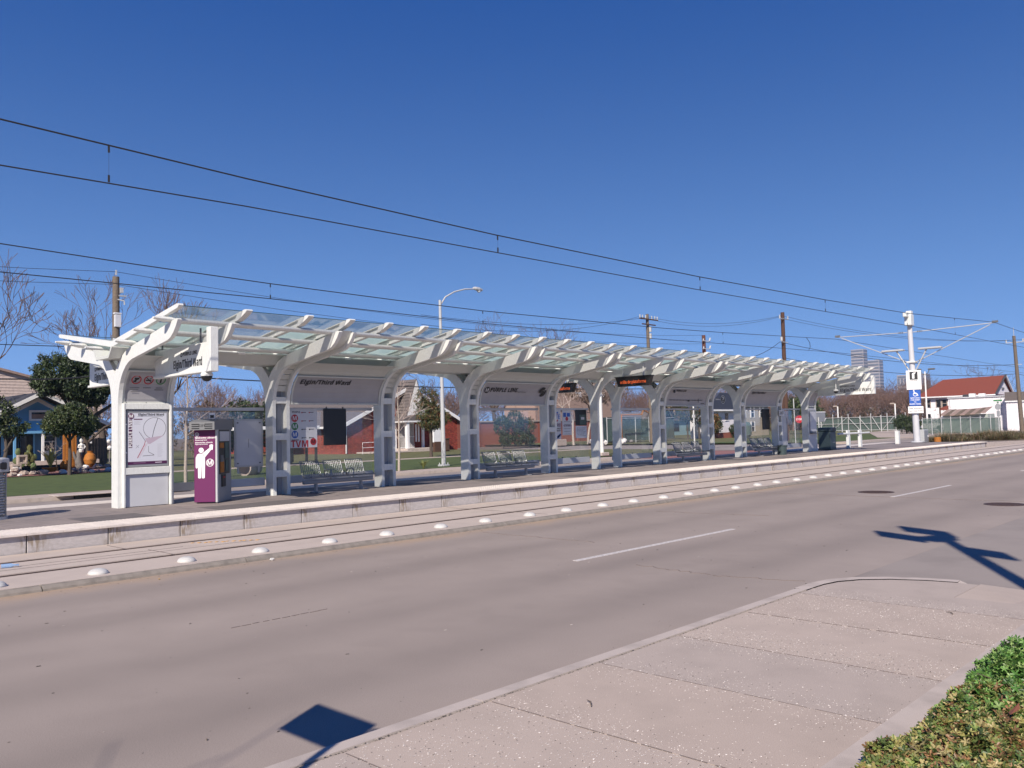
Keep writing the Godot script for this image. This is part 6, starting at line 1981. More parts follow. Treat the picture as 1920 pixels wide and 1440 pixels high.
# ---------------------------------------------------------------- church and yard seen through the bays
func middle() -> void:
	var b: MB
	# open pavilion
	var t := thing("pavilion", "open shelter with a white flat roof edge on thin black posts beside the church", "shelter", Vector3(0, 0, -46))
	obj("roof_edge", boxes([[Vector3(28.4, 2.40, -1.5), Vector3(4.3, 0.20, 3.2)]], 0.02), M.trim, t)
	obj("beam", boxes([[Vector3(28.4, 2.18, -0.1), Vector3(4.1, 0.22, 0.1)], [Vector3(28.4, 2.18, -2.9), Vector3(4.1, 0.22, 0.1)]]), M.polebrown, t)
	for x in [26.56, 28.62, 29.73, 30.42]: obj("post", bx(Vector3(x, 1.2, -0.15), Vector3(0.13, 2.0, 0.13)), M.black, t)
	for x in [26.56, 30.42]: obj("post", bx(Vector3(x, 1.2, -2.9), Vector3(0.13, 2.0, 0.13)), M.black, t)
	# concrete pipe
	t = thing("concrete_pipe", "short wide concrete pipe lying on the grass under the notice board", "pipe", Vector3(21.3, 0.06, -38))
	b = MB.new()
	b.lathe([Vector2(0.30, -0.55), Vector2(0.36, -0.55), Vector2(0.36, 0.55), Vector2(0.30, 0.55), Vector2(0.30, -0.55)], Vector3(0, 0.34, 0), 18, Basis(Vector3(0, 1, 0), 0.55) * Basis(Vector3(0, 0, 1), PI / 2))
	obj("barrel", b, M.rock, t)
	# ---- church
	t = thing("brick_church", "red brick church with a steep white entrance gable and barred door", "church", Vector3(0, 0, -66))
	b = MB.new()
	b.prism(poly([46.6, 0, 60.8, 0, 60.8, 3.0, 54.1, 6.15, 46.6, 2.75]), -26, 0)
	obj("wall", b, M.brick, t)
	b = MB.new()
	b.prism(poly([46.0, 2.48, 45.9, 2.66, 54.1, 6.48, 54.1, 6.28]), -26.4, 0.5)
	b.prism(poly([61.3, 2.78, 61.4, 2.96, 54.1, 6.48, 54.1, 6.28]), -26.4, 0.5)
	var rf := obj("roof", b, M.shingle, t)
	for q in [poly([45.85, 2.72, 46.0, 2.42, 54.1, 6.2, 54.1, 6.52]), poly([61.45, 3.0, 61.3, 2.72, 54.1, 6.2, 54.1, 6.52])]:
		b = MB.new()
		b.prism(q, 0.5, 0.58)
		obj("gable_board", b, M.trim, rf)
	obj("eave_board", bx(Vector3(45.9, 2.56, -13), Vector3(0.1, 0.2, 27)), M.trim, rf)
	# entrance gable
	b = MB.new()
	b.prism(poly([52.75, 3.55, 55.1, 3.55, 53.95, 7.0]), 0.0, 1.72)
	var en := obj("entrance_gable", b, M.stucco, t)
	for k in 12:
		var u0 := k / 12.0
		var u1 := (k + 1) / 12.0
		for s in [-1.0, 1.0]:
			b = MB.new()
			var p0 := Vector2(53.95 + s * 1.25 * (1.0 - u0), 3.45 + 3.65 * u0)
			var p1 := Vector2(53.95 + s * 1.25 * (1.0 - u1), 3.45 + 3.65 * u1)
			var o := Vector2(s * 0.10, 0.05)
			b.prism(PackedVector2Array([p0, p0 + o * 1.0, p1 + o * 0.4, p1]), -1.4, 1.70)
			obj("shingle_course", b, M.shingle, en)
	b = MB.new()
	b.prism(poly([51.8, 3.05, 56.6, 3.05, 56.4, 3.35, 55.7, 3.62, 53.1, 3.62, 52.0, 3.35]), 0.0, 2.3)
	obj("porch_roof", b, M.shingle, t)
	obj("porch_soffit", bx(Vector3(54.2, 2.98, 1.15), Vector3(4.7, 0.16, 2.3)), M.trim, t)
	for x in [52.45, 56.0]:
		obj("column", bx(Vector3(x, 1.65, 2.0), Vector3(0.34, 2.6, 0.34), 0.03), M.trim, t)
		obj("column", bx(Vector3(x, 1.65, 0.12), Vector3(0.30, 2.6, 0.2), 0.03), M.trim, t)
	obj("porch_floor", bx(Vector3(54.2, 0.22, 1.4), Vector3(5.0, 0.34, 3.0), 0.02), M.kerb, t)
	var dr := obj("door", bx(Vector3(53.85, 1.62, 0.06), Vector3(1.9, 2.4, 0.08)), M.polebrown, t)
	for k in 13:
		obj("bar", bx(Vector3(52.98 + k * 0.147, 1.62, 0.2), Vector3(0.035, 2.4, 0.03)), M.trim, dr)
	obj("bar_frame", boxes([[Vector3(53.85, 2.82, 0.2), Vector3(1.94, 0.06, 0.05)], [Vector3(53.85, 1.5, 0.2), Vector3(1.94, 0.05, 0.05)], [Vector3(53.85, 0.44, 0.2), Vector3(1.94, 0.06, 0.05)]]), M.trim, dr)
	for x in [55.15, 55.5]:
		obj("side_light", bx(Vector3(x, 1.85, 0.06), Vector3(0.16, 1.75, 0.08)), M.trim, t)
	obj("steeple", bx(Vector3(56.6, 5.2, -7.6), Vector3(1.9, 10.4, 1.9)), M.stucco, t)
	obj("steps", bx(Vector3(49.5, 0.14, 2.2), Vector3(4.6, 0.14, 2.4), 0.02), M.kerb, t)
	for x in [46.75]:
		obj("corner_pipe", bx(Vector3(x, 1.4, 0.06), Vector3(0.1, 2.6, 0.08)), M.trim, t)
	# hand rails
	for d in [[45.85, 48.2, "white handrail on the ramp left of the church door"], [48.7, 49.6, "short white handrail nearest the church door"]]:
		t = thing("handrail", d[2], "handrail", Vector3(0, 0.1, -62.2))
		b = MB.new()
		b.tube([Vector3(d[0], 0, 0), Vector3(d[0], 1.0, 0), Vector3(d[1], 1.05, 0), Vector3(d[1], 0.1, 0)], [0.035], 6)
		b.tube([Vector3(d[0], 0.55, 0), Vector3(d[1], 0.58, 0)], [0.03], 6)
		obj("rail", b, M.trim, t)
	# notice sign and bin in front of the church
	t = thing("church_sign", "white notice sign on dark legs before the right part of the church", "sign", Vector3(52.8, 0, -60))
	obj("board", bx(Vector3(0, 1.65, 0), Vector3(1.15, 1.42, 0.16), 0.02), M.trim, t)
	obj("sign_base", bx(Vector3(0, 0.5, 0), Vector3(1.0, 1.0, 0.3)), M.polebrown, t)
	t = thing("wheeled_bin", "dark brown wheeled bin right of the church notice sign", "bin", Vector3(53.95, 0, -60.2))
	obj("body", bx(Vector3(0, 0.65, 0), Vector3(0.5, 1.1, 0.6), 0.05), M.polebrown, t)
	obj("lid", bx(Vector3(0, 1.25, 0.02), Vector3(0.56, 0.1, 0.68), 0.03), M.polebrown, t)
	# trees here
	leafy_tree("rusty_tree", "street tree with sparse rust and olive leaves before the church", Vector3(41.2, 0.06, -47.6), [
		[Vector3(-0.1, 3.3, 0), Vector3(1.1, 0.9, 1.0)], [Vector3(0.5, 2.9, 0.2), Vector3(1.0, 0.6, 0.9)], [Vector3(-0.3, 4.3, 0), Vector3(0.9, 0.9, 0.8)], [Vector3(0.2, 2.5, 0), Vector3(1.1, 0.5, 0.9)]], 1700, 0.17, RUST + MIDG, 14,
		[[Vector3(0, 0, 0), Vector3(0.02, 1.2, 0), Vector3(-0.05, 2.6, 0), Vector3(-0.1, 4.2, 0)], [Vector3(0, 1.8, 0), Vector3(0.6, 2.8, 0.1)], [Vector3(0, 1.9, 0), Vector3(-0.6, 3.0, 0)]], 0.13, M.bark)
	sapling("young_street_tree", "thin pale leafless sapling by the kerb before the church door", Vector3(26.42, 0.06, -32.9), 4.3, 0.07, 63, M.barkpale, M.twigpale)
	bare_tree("bare_pecan", "leafless spreading tree behind the right end of the church", Vector3(75.5, 0, -82), 12.0, 0.3, 66, M.bark, M.twig, 6)
	t = thing("verge_weed", "low grassy weed growing at the kerb left of the silver lamp", "weed", Vector3(28.4, 0.06, -33.4))
	blades(t, "weed_blade", Vector3.ZERO, 22, 0.5, 0.45, 0.03, mat(lin(0.16, 0.18, 0.05), 0.8), 18)
	# ---- brick wall building with taupe upper floor, through the PURPLE LINE bay
	t = thing("brick_building", "long low brick building with a taupe upper storey behind pale leafless trees", "building", Vector3(0, 0, -78))
	obj("wall", bx(Vector3(86, 1.4, -3), Vector3(34, 3.2, 6)), M.brick2, t)
	obj("upper_wall", bx(Vector3(97, 5.4, -4), Vector3(19, 4.9, 6)), M.taupe, t)
	obj("band", bx(Vector3(86, 3.06, 0.05), Vector3(34.2, 0.18, 0.2)), M.rock, t)
	for k in 6: obj("pilaster", bx(Vector3(70.5 + k * 5.0, 1.4, 0.06), Vector3(0.5, 3.0, 0.15)), M.brick2, t)
	for k in 3: obj("window", bx(Vector3(91.5 + k * 5.5, 6.9, -0.97), Vector3(1.4, 0.8, 0.06)), M.paper, t)
	for d in [[72.2, 71], [75.0, 72], [77.6, 73]]:
		bare_tree("crape_myrtle", ["pale stemmed leafless crape myrtle left of the VOTE poster top", "pale stemmed leafless crape myrtle in the middle of the taupe wall", "pale stemmed leafless crape myrtle right before the taupe wall"][d[1] - 71], Vector3(d[0], 0.1, -62), 9.5, 0.16, d[1], M.barkpale, M.twigpale, 5, Vector3.ZERO, 1.0)
	for d in [[67.6, 3.2, 81], [69.6, 3.9, 82], [71.4, 3.0, 83]]:
		leafy_tree("dark_shrub", ["dark evergreen shrub left of the group behind the second bench", "tallest dark evergreen shrub of the group behind the second bench", "dark evergreen shrub right of the group behind the second bench"][d[2] - 81], Vector3(d[0], 0.1, -66), [[Vector3(0, d[1] * 0.72, 0), Vector3(1.1, d[1] * 0.34, 0.9)], [Vector3(0.3, d[1] * 0.25, 0.2), Vector3(0.8, d[1] * 0.22, 0.7)]], 700, 0.24, DARKG, d[2], [[Vector3(0, 0, 0), Vector3(0.1, d[1] * 0.8, 0)], [Vector3(0.4, 0, 0), Vector3(0.5, d[1] * 0.7, 0)]], 0.11, M.bark)
	t = thing("stone_step", "pale low stone block on the grass right of the dark shrubs", "block", Vector3(70.8, 0.05, -61))
	obj("block", bx(Vector3(0, 0.35, 0), Vector3(2.6, 0.7, 0.9), 0.05), M.rock, t)
	# junk and firewood
	var rg := RandomNumberGenerator.new()
	rg.seed = 91
	for k in 14:
		b = MB.new()
		var s := rg.randf_range(0.4, 0.9)
		b.rock(Vector3.ZERO, Vector3(s, s * 0.7, s), 500 + k)
		var o := lone("rubble", b, M.stucco if k % 2 else M.rockgray, ["pale lump in the rubble heap left of the second lamp post", "dark lump in the rubble heap left of the second lamp post"][0 if k % 2 else 1], "rubble", "rubble heap on the far lawn")
		o.position = Vector3(rg.randf_range(69.0, 77.0), 0.3 + rg.randf_range(0, 0.3), rg.randf_range(-56.5, -55.0))
	# ---- fenced yard through the next bay
	t = thing("screened_fence", "chain link fence with green mesh screens behind the central bay", "fence", Vector3(0, 0, -60))
	for k in 5:
		obj("screen", bx(Vector3(80.0 + k * 2.8, 1.55, 0), Vector3(2.7, 2.5, 0.03)), M.mesh_screen, t)
		b = MB.new()
		b.tube([Vector3(78.6 + k * 2.8, 0, 0.05), Vector3(78.6 + k * 2.8, 3.1, 0.05)], [0.05], 6)
		obj("post", b, M.galv, t)
	b = MB.new()
	b.tube([Vector3(78.6, 2.95, 0.05), Vector3(92.6, 2.95, 0.05)], [0.04], 6)
	obj("fence_rail", b, M.galv, t)
	t = thing("metal_container", "dark green container standing behind the green mesh screens", "container", Vector3(86.5, 0, -64))
	obj("body", bx(Vector3(0, 1.7, 0), Vector3(6.5, 2.9, 2.4), 0.05), M.bingreen, t)
	for k in 9: obj("rib", bx(Vector3(-2.9 + k * 0.72, 1.7, 1.24), Vector3(0.12, 2.7, 0.08)), M.bingreen, t)
	t = thing("pipe_gantry", "rusty pipe gantry standing over the green screened yard", "gantry", Vector3(79.5, 0, -58.5))
	b = MB.new()
	b.tube([Vector3(0, 0, 0), Vector3(0, 3.3, 0), Vector3(4.0, 3.35, 0), Vector3(4.4, 3.9, 0), Vector3(7.0, 2.9, 0)], [0.09], 6)
	obj("pipe", b, M.orange, t)
	t = bare_tree("brown_oak", "wide brown tree with clinging dead leaves behind the central bay", Vector3(84.0, 0, -66), 10.5, 0.4, 95, M.bark, M.twig, 6, Vector3.ZERO, 0.5)
	leaves("dead_leaves", t, [[Vector3(-1.5, 7.0, 0), Vector3(3.4, 2.0, 2.5)], [Vector3(2.5, 6.6, 0), Vector3(3.0, 1.8, 2.5)], [Vector3(0, 8.4, 0), Vector3(2.6, 1.4, 2.2)]], 1700, 0.3, TAN, 96)
	bare_tree("brown_oak", "leafless tree whose top shows over the canopy left of the crossarm pole", Vector3(86, 0, -85), 17.0, 0.4, 97, M.bark, M.twig, 6, Vector3.ZERO, 1.0)
	bare_tree("brown_oak", "leafless tree whose fine top shows over the canopy behind the crossarm pole", Vector3(96, 0, -84), 19.5, 0.4, 98, M.bark, M.twig, 6, Vector3.ZERO, 1.1)
	bare_tree("brown_oak", "lower leafless tree showing over the canopy right of the crossarm pole", Vector3(103, 0, -86), 16.0, 0.36, 99, M.bark, M.twig, 6, Vector3.ZERO, 0.9)
	# ---- houses through the next bays
	t = thing("bluish_house", "low pale blue house with green awnings behind the third bench", "house", Vector3(0, 0, -92))
	obj("wall", bx(Vector3(141, 1.5, -3), Vector3(20, 3.0, 6)), mat(lin(0.22, 0.34, 0.37), 0.8), t)
	b = MB.new()
	b.prism(poly([130.5, 2.9, 151.5, 2.9, 149, 4.6, 133, 4.6]), -6.5, 0.6)
	obj("roof", b, M.shingle, t)
	for k in 4: obj("window", bx(Vector3(134 + k * 4.4, 1.6, 0.03), Vector3(1.9, 1.5, 0.08)), M.screen if k % 2 else M.windowdark, t)
	t = thing("palm_tree", "shaggy gray palm trunk behind the third bench", "tree", Vector3(101.0, 0, -66))
	b = MB.new()
	b.tube([Vector3(0, 0, 0), Vector3(0.2, 2.0, 0), Vector3(0.1, 5.2, 0)], [0.5, 0.34, 0.3], 9)
	obj("trunk", b, M.bark, t)
	leaves("crown", t, [[Vector3(0, 5.0, 0), Vector3(2.2, 1.3, 2.2)], [Vector3(0, 4.0, 0), Vector3(1.2, 1.0, 1.2)]], 420, 0.5, TAN + DARKG, 44)
	t = thing("white_house", "white house with a dark blue hipped roof right of the question mark sign", "house", Vector3(0, 0, -62))
	obj("wall", bx(Vector3(108.5, 2.0, -1.2), Vector3(10, 4.1, 2.4)), M.housewhite, t)
	b = MB.new()
	b.prism(poly([102.6, 3.95, 114.4, 3.95, 110, 6.4, 106.5, 6.4]), -3.4, 0.7)
	obj("roof", b, M.roofblue, t)
	obj("eave_board", bx(Vector3(108.5, 3.92, 0.75), Vector3(12.0, 0.22, 0.1)), M.trim, t)
	for x in [103.6, 109.3]:
		var wn := obj("window", bx(Vector3(x, 3.05, 0.03), Vector3(0.8, 1.0, 0.08)), M.windowdark, t)
		obj("frame", boxes([[Vector3(x, 3.58, 0.06), Vector3(1.0, 0.1, 0.1)], [Vector3(x, 2.5, 0.06), Vector3(1.0, 0.1, 0.1)]]), M.trim, wn)
	obj("brown_post", bx(Vector3(106.0, 1.7, 0.3), Vector3(0.4, 3.4, 0.4)), M.orange, t)
	obj("low_wall", bx(Vector3(107.5, 0.4, 1.4), Vector3(11, 0.8, 0.3)), M.brick2, t)
	t = thing("beige_house", "beige two storey house with white framed windows behind the farthest bench", "house", Vector3(0, 0, -66))
	obj("wall", bx(Vector3(125, 2.6, -4), Vector3(9.5, 5.6, 8)), M.beige, t)
	b = MB.new()
	b.prism(poly([119.6, 5.2, 130.4, 5.2, 127, 7.0, 123, 7.0]), -8.6, 0.6)
	obj("roof", b, M.shingle, t)
	for d in [[121.6, 3.7], [124.4, 3.7], [127.4, 3.7], [121.6, 1.5], [124.4, 1.5]]:
		var wn := obj("window", bx(Vector3(d[0], d[1], 0.03), Vector3(0.9, 1.3, 0.08)), M.windowdark, t)
		obj("frame", boxes([[Vector3(d[0] - 0.55, d[1], 0.06), Vector3(0.22, 1.6, 0.1)], [Vector3(d[0] + 0.55, d[1], 0.06), Vector3(0.22, 1.6, 0.1)], [Vector3(d[0], d[1], 0.08), Vector3(0.9, 0.08, 0.06)]]), M.trim, wn)
	t = thing("green_tank", "round dark green tank beside the beige house", "tank", Vector3(101.4, 0, -55))
	b = MB.new()
	b.lathe([Vector2(0.9, 0.5), Vector2(0.95, 1.7), Vector2(0.7, 2.1), Vector2(0, 2.3)], Vector3.ZERO, 16)
	b.lathe([Vector2(0.5, 0), Vector2(0.9, 0.5)], Vector3.ZERO, 16)
	obj("body", b, M.screen, t)
	leafy_tree("round_bush", "round dark bush at the corner of the white house", Vector3(108.4, 0, -60), [[Vector3(0, 1.0, 0), Vector3(1.0, 1.1, 1.0)]], 500, 0.25, DARKG, 61, [[Vector3(0, 0, 0), Vector3(0, 0.8, 0)]], 0.1, M.bark)
	leafy_tree("palm_bush", "scruffy dark brown green bush left of the thin white mast", Vector3(103.0, 0, -60.5), [[Vector3(0, 2.0, 0), Vector3(1.3, 1.5, 1.2)], [Vector3(-1.6, 3.1, -1.0), Vector3(1.8, 1.0, 1.2)], [Vector3(-4.0, 3.4, -1.5), Vector3(2.0, 0.9, 1.2)]], 1300, 0.3, DARKG + RUST, 64, [[Vector3(0, 0, 0), Vector3(-0.2, 2.0, 0)], [Vector3(-2.0, 0, -1.0), Vector3(-2.0, 2.6, -1.0)], [Vector3(-4.0, 0, -1.5), Vector3(-4.1, 3.0, -1.5)]], 0.25, M.bark)
	leafy_tree("round_bush", "brownish bush at the right side of the beige house", Vector3(127.5, 0, -63), [[Vector3(0, 1.4, 0), Vector3(1.5, 1.3, 1.2)]], 500, 0.3, RUST, 62, [[Vector3(0, 0, 0), Vector3(0, 1.0, 0)]], 0.1, M.bark)
	t = thing("white_mast", "thin white mast with short crosspieces below the question mark sign", "mast", Vector3(51.75, 0.06, -31.9))
	b = MB.new()
	b.tube([Vector3(0, 0, 0), Vector3(0, 3.75, 0)], [0.055], 8)
	b.box(Vector3(0, 2.95, 0), Vector3(0.5, 0.06, 0.06)); b.box(Vector3(0, 2.5, 0), Vector3(0.3, 0.2, 0.08))
	obj("pole", b, M.white, t)
	t = thing("utility_pole", "dark brown pole standing behind the stop sign windscreen", "utility pole", Vector3(68.0, 0.0, -33.3), "wooden utility poles")
	b = MB.new()
	b.tube([Vector3(0, 0, 0), Vector3(0.0, 5.6, 0)], [0.22, 0.2], 8)
	obj("shaft", b, M.polebrown, t)

# ---------------------------------------------------------------- right end: yard, houses, towers
func tower(label: String, at: Vector3, w: float, d: float, h: float, floors: int, cols: int, crown: bool) -> void:
	var t := thing("office_tower", label, "skyscraper", at, "hazy towers on the skyline")
	obj("shaft", bx(Vector3(0, h / 2, 0), Vector3(w, h, d)), M.tower, t)
	var fh := h / floors
	for i in floors:
		var y := fh * (i + 0.5)
		if crown and i == floors - 2:
			for k in cols: obj("crown_opening", bx(Vector3(-w / 2 - 0.3, y, -d / 2 + d * (k + 0.5) / cols), Vector3(0.8, fh * 1.2, d / cols * 0.6)), M.towerglass, t)
			for k in cols: obj("crown_opening", bx(Vector3(-w / 2 + w * (k + 0.5) / cols, y, d / 2 + 0.3), Vector3(w / cols * 0.6, fh * 1.2, 0.8)), M.towerglass, t)
			continue
		obj("window_band", bx(Vector3(-w / 2 - 0.2, y, 0), Vector3(0.5, fh * 0.5, d * 0.94)), M.towerglass, t)
		obj("window_band", bx(Vector3(0, y, d / 2 + 0.2), Vector3(w * 0.94, fh * 0.5, 0.5)), M.towerglass, t)

func right_side() -> void:
	var b: MB
	var t: Node3D
	tower("tall gray slab tower on the skyline above the canopy's far tip", Vector3(1190, -2, -466), 14, 17, 103, 24, 5, false)
	tower("stepped lower tower beside the tall gray slab tower", Vector3(1210, -2, -455), 14, 22, 88, 20, 4, false)
	tower("distant square tower with an open crown behind the pole signs", Vector3(1240, -2, -412), 24, 36, 66, 12, 8, true)
	tower("sliver of a tower behind the leaning pole at the right edge", Vector3(900, -2, -182), 30, 26, 88, 18, 4, false)
	# stop sign
	t = thing("stop_sign", "red octagonal STOP sign seen through the last windscreen", "stop sign", Vector3(68.4, 0.05, -32.4))
	b = MB.new()
	b.tube([Vector3(0.0, 0, 0), Vector3(-0.1, 3.9, 0)], [0.045], 6)
	obj("post", b, M.galv, t)
	var oct := PackedVector2Array()
	for k in 8: oct.append(Vector2(cos(TAU * (k + 0.5) / 8), sin(TAU * (k + 0.5) / 8)) * 0.34)
	var face := Basis(Vector3.UP, -0.75)
	b = MB.new()
	b.prism(oct, 0, 0.012)
	put("plate", b.mesh(), M.red, t, Vector3(0.62, 2.16, 0.08), face)
	text("word", "STOP", 0.22, M.signwhite, t, Vector3(0.62, 2.16, 0.08) + face * Vector3(0, 0, 0.016), face, true, 0.0, HORIZONTAL_ALIGNMENT_CENTER)
	# board back on a post
	t = thing("billboard_back", "dark gray back of a board with a white top edge on a thin post", "billboard", Vector3(81.0, 0, -36.0))
	obj("board", bx(Vector3(0, 2.4, 0), Vector3(3.3, 0.9, 0.08), 0.01), M.gray_mid, t)
	obj("top_edge", bx(Vector3(0, 2.9, 0), Vector3(3.4, 0.1, 0.14), 0.02), M.trim, t)
	b = MB.new()
	b.tube([Vector3(0, 0, 0.1), Vector3(-0.1, 2.4, 0.1)], [0.06], 6)
	b.tube([Vector3(1.5, 0.2, 0.2), Vector3(0.2, 1.2, 0.1), Vector3(1.6, 2.3, 0.1)], [0.05], 6)
	obj("post", b, M.galv, t)
	# fence and gate with mesh screens, running away along x = 130
	t = thing("screened_gate", "long chain link gate with green mesh screens and diagonal braces right of the canopy", "gate", Vector3(130, 0.3, 0))
	var zs := [-59.0, -57.3, -55.4, -54.0, -53.0, -51.2, -49.6, -48.1, -47.2, -46.0, -44.6]
	for i in zs.size():
		b = MB.new()
		b.tube([Vector3(0, 0, zs[i]), Vector3(0, 2.45 if i % 2 else 2.75, zs[i])], [0.085 if i % 2 else 0.06], 6)
		obj("post", b, M.galv, t)
		if i + 1 < zs.size():
			var zc: float = (zs[i] + zs[i + 1]) / 2
			obj("screen", bx(Vector3(0.12, 1.18, zc), Vector3(0.03, 2.0, absf(zs[i + 1] - zs[i]) - 0.12)), M.mesh_screen, t)
			b = MB.new()
			for y in [0.25, 1.25, 2.2]: b.tube([Vector3(-0.02, y, zs[i]), Vector3(-0.02, y, zs[i + 1])], [0.045], 5)
			obj("gate_rail", b, M.galv, t)
	for d in [[-55.4, 0.3, -53.2, 2.2], [-51.4, 2.2, -49.9, 0.3], [-53.0, 2.2, -51.3, 0.3], [-47.9, 0.3, -46.2, 2.2], [-49.4, 2.2, -48.3, 0.3]]:
		b = MB.new()
		b.tube([Vector3(-0.04, d[1], d[0]), Vector3(-0.04, d[3], d[2])], [0.05], 5)
		obj("brace", b, M.galv, t)
	for d in [[-55.4, 4.0, "thin white lamp pole rising behind the left part of the green screened gate"], [-46.7, 4.1, "thin white lamp pole behind the right part of the green screened gate"]]:
		t = thing("yard_lamp", d[2], "lamp post", Vector3(132, 0.3, d[0]), "white yard lamp poles")
		b = MB.new()
		b.tube([Vector3(0, 0, 0), Vector3(0, d[1], 0)], [0.10], 8)
		obj("pole", b, M.trim, t)
		obj("lamp_head", bx(Vector3(-0.1, d[1] + 0.02, -0.35), Vector3(0.4, 0.22, 0.6), 0.05), M.rock, t)
	leafy_tree("dark_bush", "dense dark green bush between the gate and the tall white tram pole", Vector3(118, 0.2, -40.4), [[Vector3(0, 1.2, 0), Vector3(1.6, 1.1, 1.5)], [Vector3(0.3, 1.0, 0.8), Vector3(1.2, 1.0, 1.0)], [Vector3(0, 1.5, -0.6), Vector3(1.2, 0.9, 0.9)]], 1300, 0.24, DARKG, 70, [[Vector3(0, -0.2, 0), Vector3(0, 1.2, 0)]], 0.1, M.bark)
	leafy_tree("evergreen_tree", "dark broad evergreen tree behind the far map board", Vector3(134.0, 0.2, -62), [[Vector3(0, 4.4, 0), Vector3(3.0, 2.0, 2.4)], [Vector3(1.6, 3.2, 0.4), Vector3(2.4, 1.6, 2.0)], [Vector3(-2.2, 3.6, 0.2), Vector3(2.0, 1.6, 2.0)]], 1700, 0.42, DARKG + MIDG, 72, [[Vector3(0, -0.2, 0), Vector3(0, 4.0, 0)]], 0.35, M.bark)
	# parked vans between bush and pole
	car("white car parked behind the green screened gate", Vector3(131.5, 0.45, -44.4), M.trim, 1.2)
	car("white car parked just right of the tall tram pole", Vector3(125, 0.45, -39.8), M.trim, -1.4)
	# the brown wood behind everything
	woods()
	# electric pieces right of the pole
	t = thing("traffic_signals", "white framed signal heads on a dark post right of the pole signs", "signal", Vector3(112, 0.2, -34.3))
	b = MB.new()
	b.tube([Vector3(0, 0, 0), Vector3(0, 4.2, 0)], [0.09], 8)
	obj("post", b, M.polebrown, t)
	for y in [3.7, 2.7, 1.9]: obj("signal_head", bx(Vector3(-0.1, y, -0.25 + 0.2 * (y - 2.7)), Vector3(0.34, 0.8, 0.34), 0.05), M.signwhite if y < 3.5 else M.black, t)
	# twin lamp
	t = thing("twin_street_lamp", "white post with two curved lamp arms before the red roofed house", "street lamp", Vector3(120, 0.3, -38.4))
	b = MB.new()
	b.tube([Vector3(0, 0, 0), Vector3(0, 8.0, 0)], [0.13, 0.09], 8)
	obj("post", b, M.trim, t)
	for s in [-1.0, 1.0]:
		b = MB.new()
		b.tube([Vector3(0, 7.6, 0), Vector3(0, 7.75, s * 0.35), Vector3(0, 8.15, s * 0.55)], [0.05], 6)
		var a := obj("arm", b, M.gray_dark, t)
		obj("lamp_head", bx(Vector3(0, 8.28, s * 0.85), Vector3(0.35, 0.22, 0.85), 0.06), M.gray_dark, a)
	# ---- house with the red roof
	t = thing("red_roof_house", "large white two storey house with a red shingle roof at the right", "house", Vector3(140, 0, 0))
	b = MB.new()
	b.box(Vector3(4.5, 2.9, -40.1), Vector3(9.0, 5.4, 9.6))
	obj("wall", b, M.housewhite, t)
	b = MB.new()
	b.prism(poly([32.3, 5.5, 35.4, 5.5, 35.4, 8.0, 34.9, 8.1]), 0, 0.1)
	# roof: ridge along z, hip at the far (left) end, gable at the near end
	b = MB.new()
	var e0 := Vector3(-0.7, 5.35, -46.2)
	var e1 := Vector3(-0.7, 5.35, -35.0)
	var f0 := Vector3(9.7, 5.35, -46.2)
	var f1 := Vector3(9.7, 5.35, -35.0)
	var r0 := Vector3(4.5, 8.1, -43.6)
	var r1 := Vector3(4.5, 8.3, -34.8)
	b.quad(e0, e1, r1, r0)
	b.quad(f1, f0, r0, r1)
	b.tri(f0, e0, r0)
	b.quad(e0, f0, f1, e1)
	var rf := obj("roof", b, M.roofred, t)
	b = MB.new()
	b.tri(Vector3(-0.3, 5.4, -35.28), Vector3(9.3, 5.4, -35.28), Vector3(4.5, 8.1, -35.28))
	obj("gable", b, M.housewhite, t)
	for p in [[e1, r1], [f1, r1]]:
		b = MB.new()
		b.tube([p[0] + Vector3(0, 0, 0.05), p[1] + Vector3(0, 0, 0.05)], [0.16], 4)
		obj("gable_board", b, M.roofdark if p[0] == e1 else M.trim, rf)
	obj("gutter", bx(Vector3(-0.75, 5.3, -40.6), Vector3(0.14, 0.16, 11.3)), M.trim, rf)
	for z in [-43.0, -42.15, -44.55]:
		var wn := obj("window", bx(Vector3(-0.02, 4.3, z), Vector3(0.08, 1.15, 0.62)), M.windowdark, t)
		obj("frame", boxes([[Vector3(-0.05, 4.3, z - 0.36), Vector3(0.1, 1.3, 0.1)], [Vector3(-0.05, 4.3, z + 0.36), Vector3(0.1, 1.3, 0.1)], [Vector3(-0.05, 4.3, z), Vector3(0.08, 0.06, 0.6)]]), M.rock, wn)
	obj("window", bx(Vector3(-0.02, 2.1, -44.5), Vector3(0.08, 1.3, 0.5)), M.windowdark, t)
	obj("attic_vent", bx(Vector3(4.5, 6.3, -35.2), Vector3(1.0, 0.3, 0.12)), M.gray_dark, t)
	# white flat roofed block in front of it
	t = thing("white_block", "plain white flat roofed block in front of the red roof", "building", Vector3(137, 0, 0))
	obj("wall", bx(Vector3(1.5, 2.5, -36.8), Vector3(3.0, 4.9, 7.9)), M.housewhite, t)
	obj("roof_edge", bx(Vector3(1.4, 5.0, -36.8), Vector3(3.2, 0.16, 8.1), 0.02), M.gray_panel, t)
	for d in [[-37.6, 0.5], [-36.3, 0.42]]:
		obj("roof_unit", bx(Vector3(0.6, 5.3, d[0]), Vector3(0.7, d[1], 0.8), 0.04), M.trim, t)
	obj("roof_unit", bx(Vector3(0.6, 5.25, -38.5), Vector3(0.6, 0.4, 0.7), 0.04), M.roofdark, t)
	for z in [-40.5, -33.7]:
		b = MB.new()
		b.tube([Vector3(-0.06, 0.4, z), Vector3(-0.06, 4.9, z)], [0.05], 6)
		obj("downpipe", b, M.gray_panel, t)
	b = MB.new()
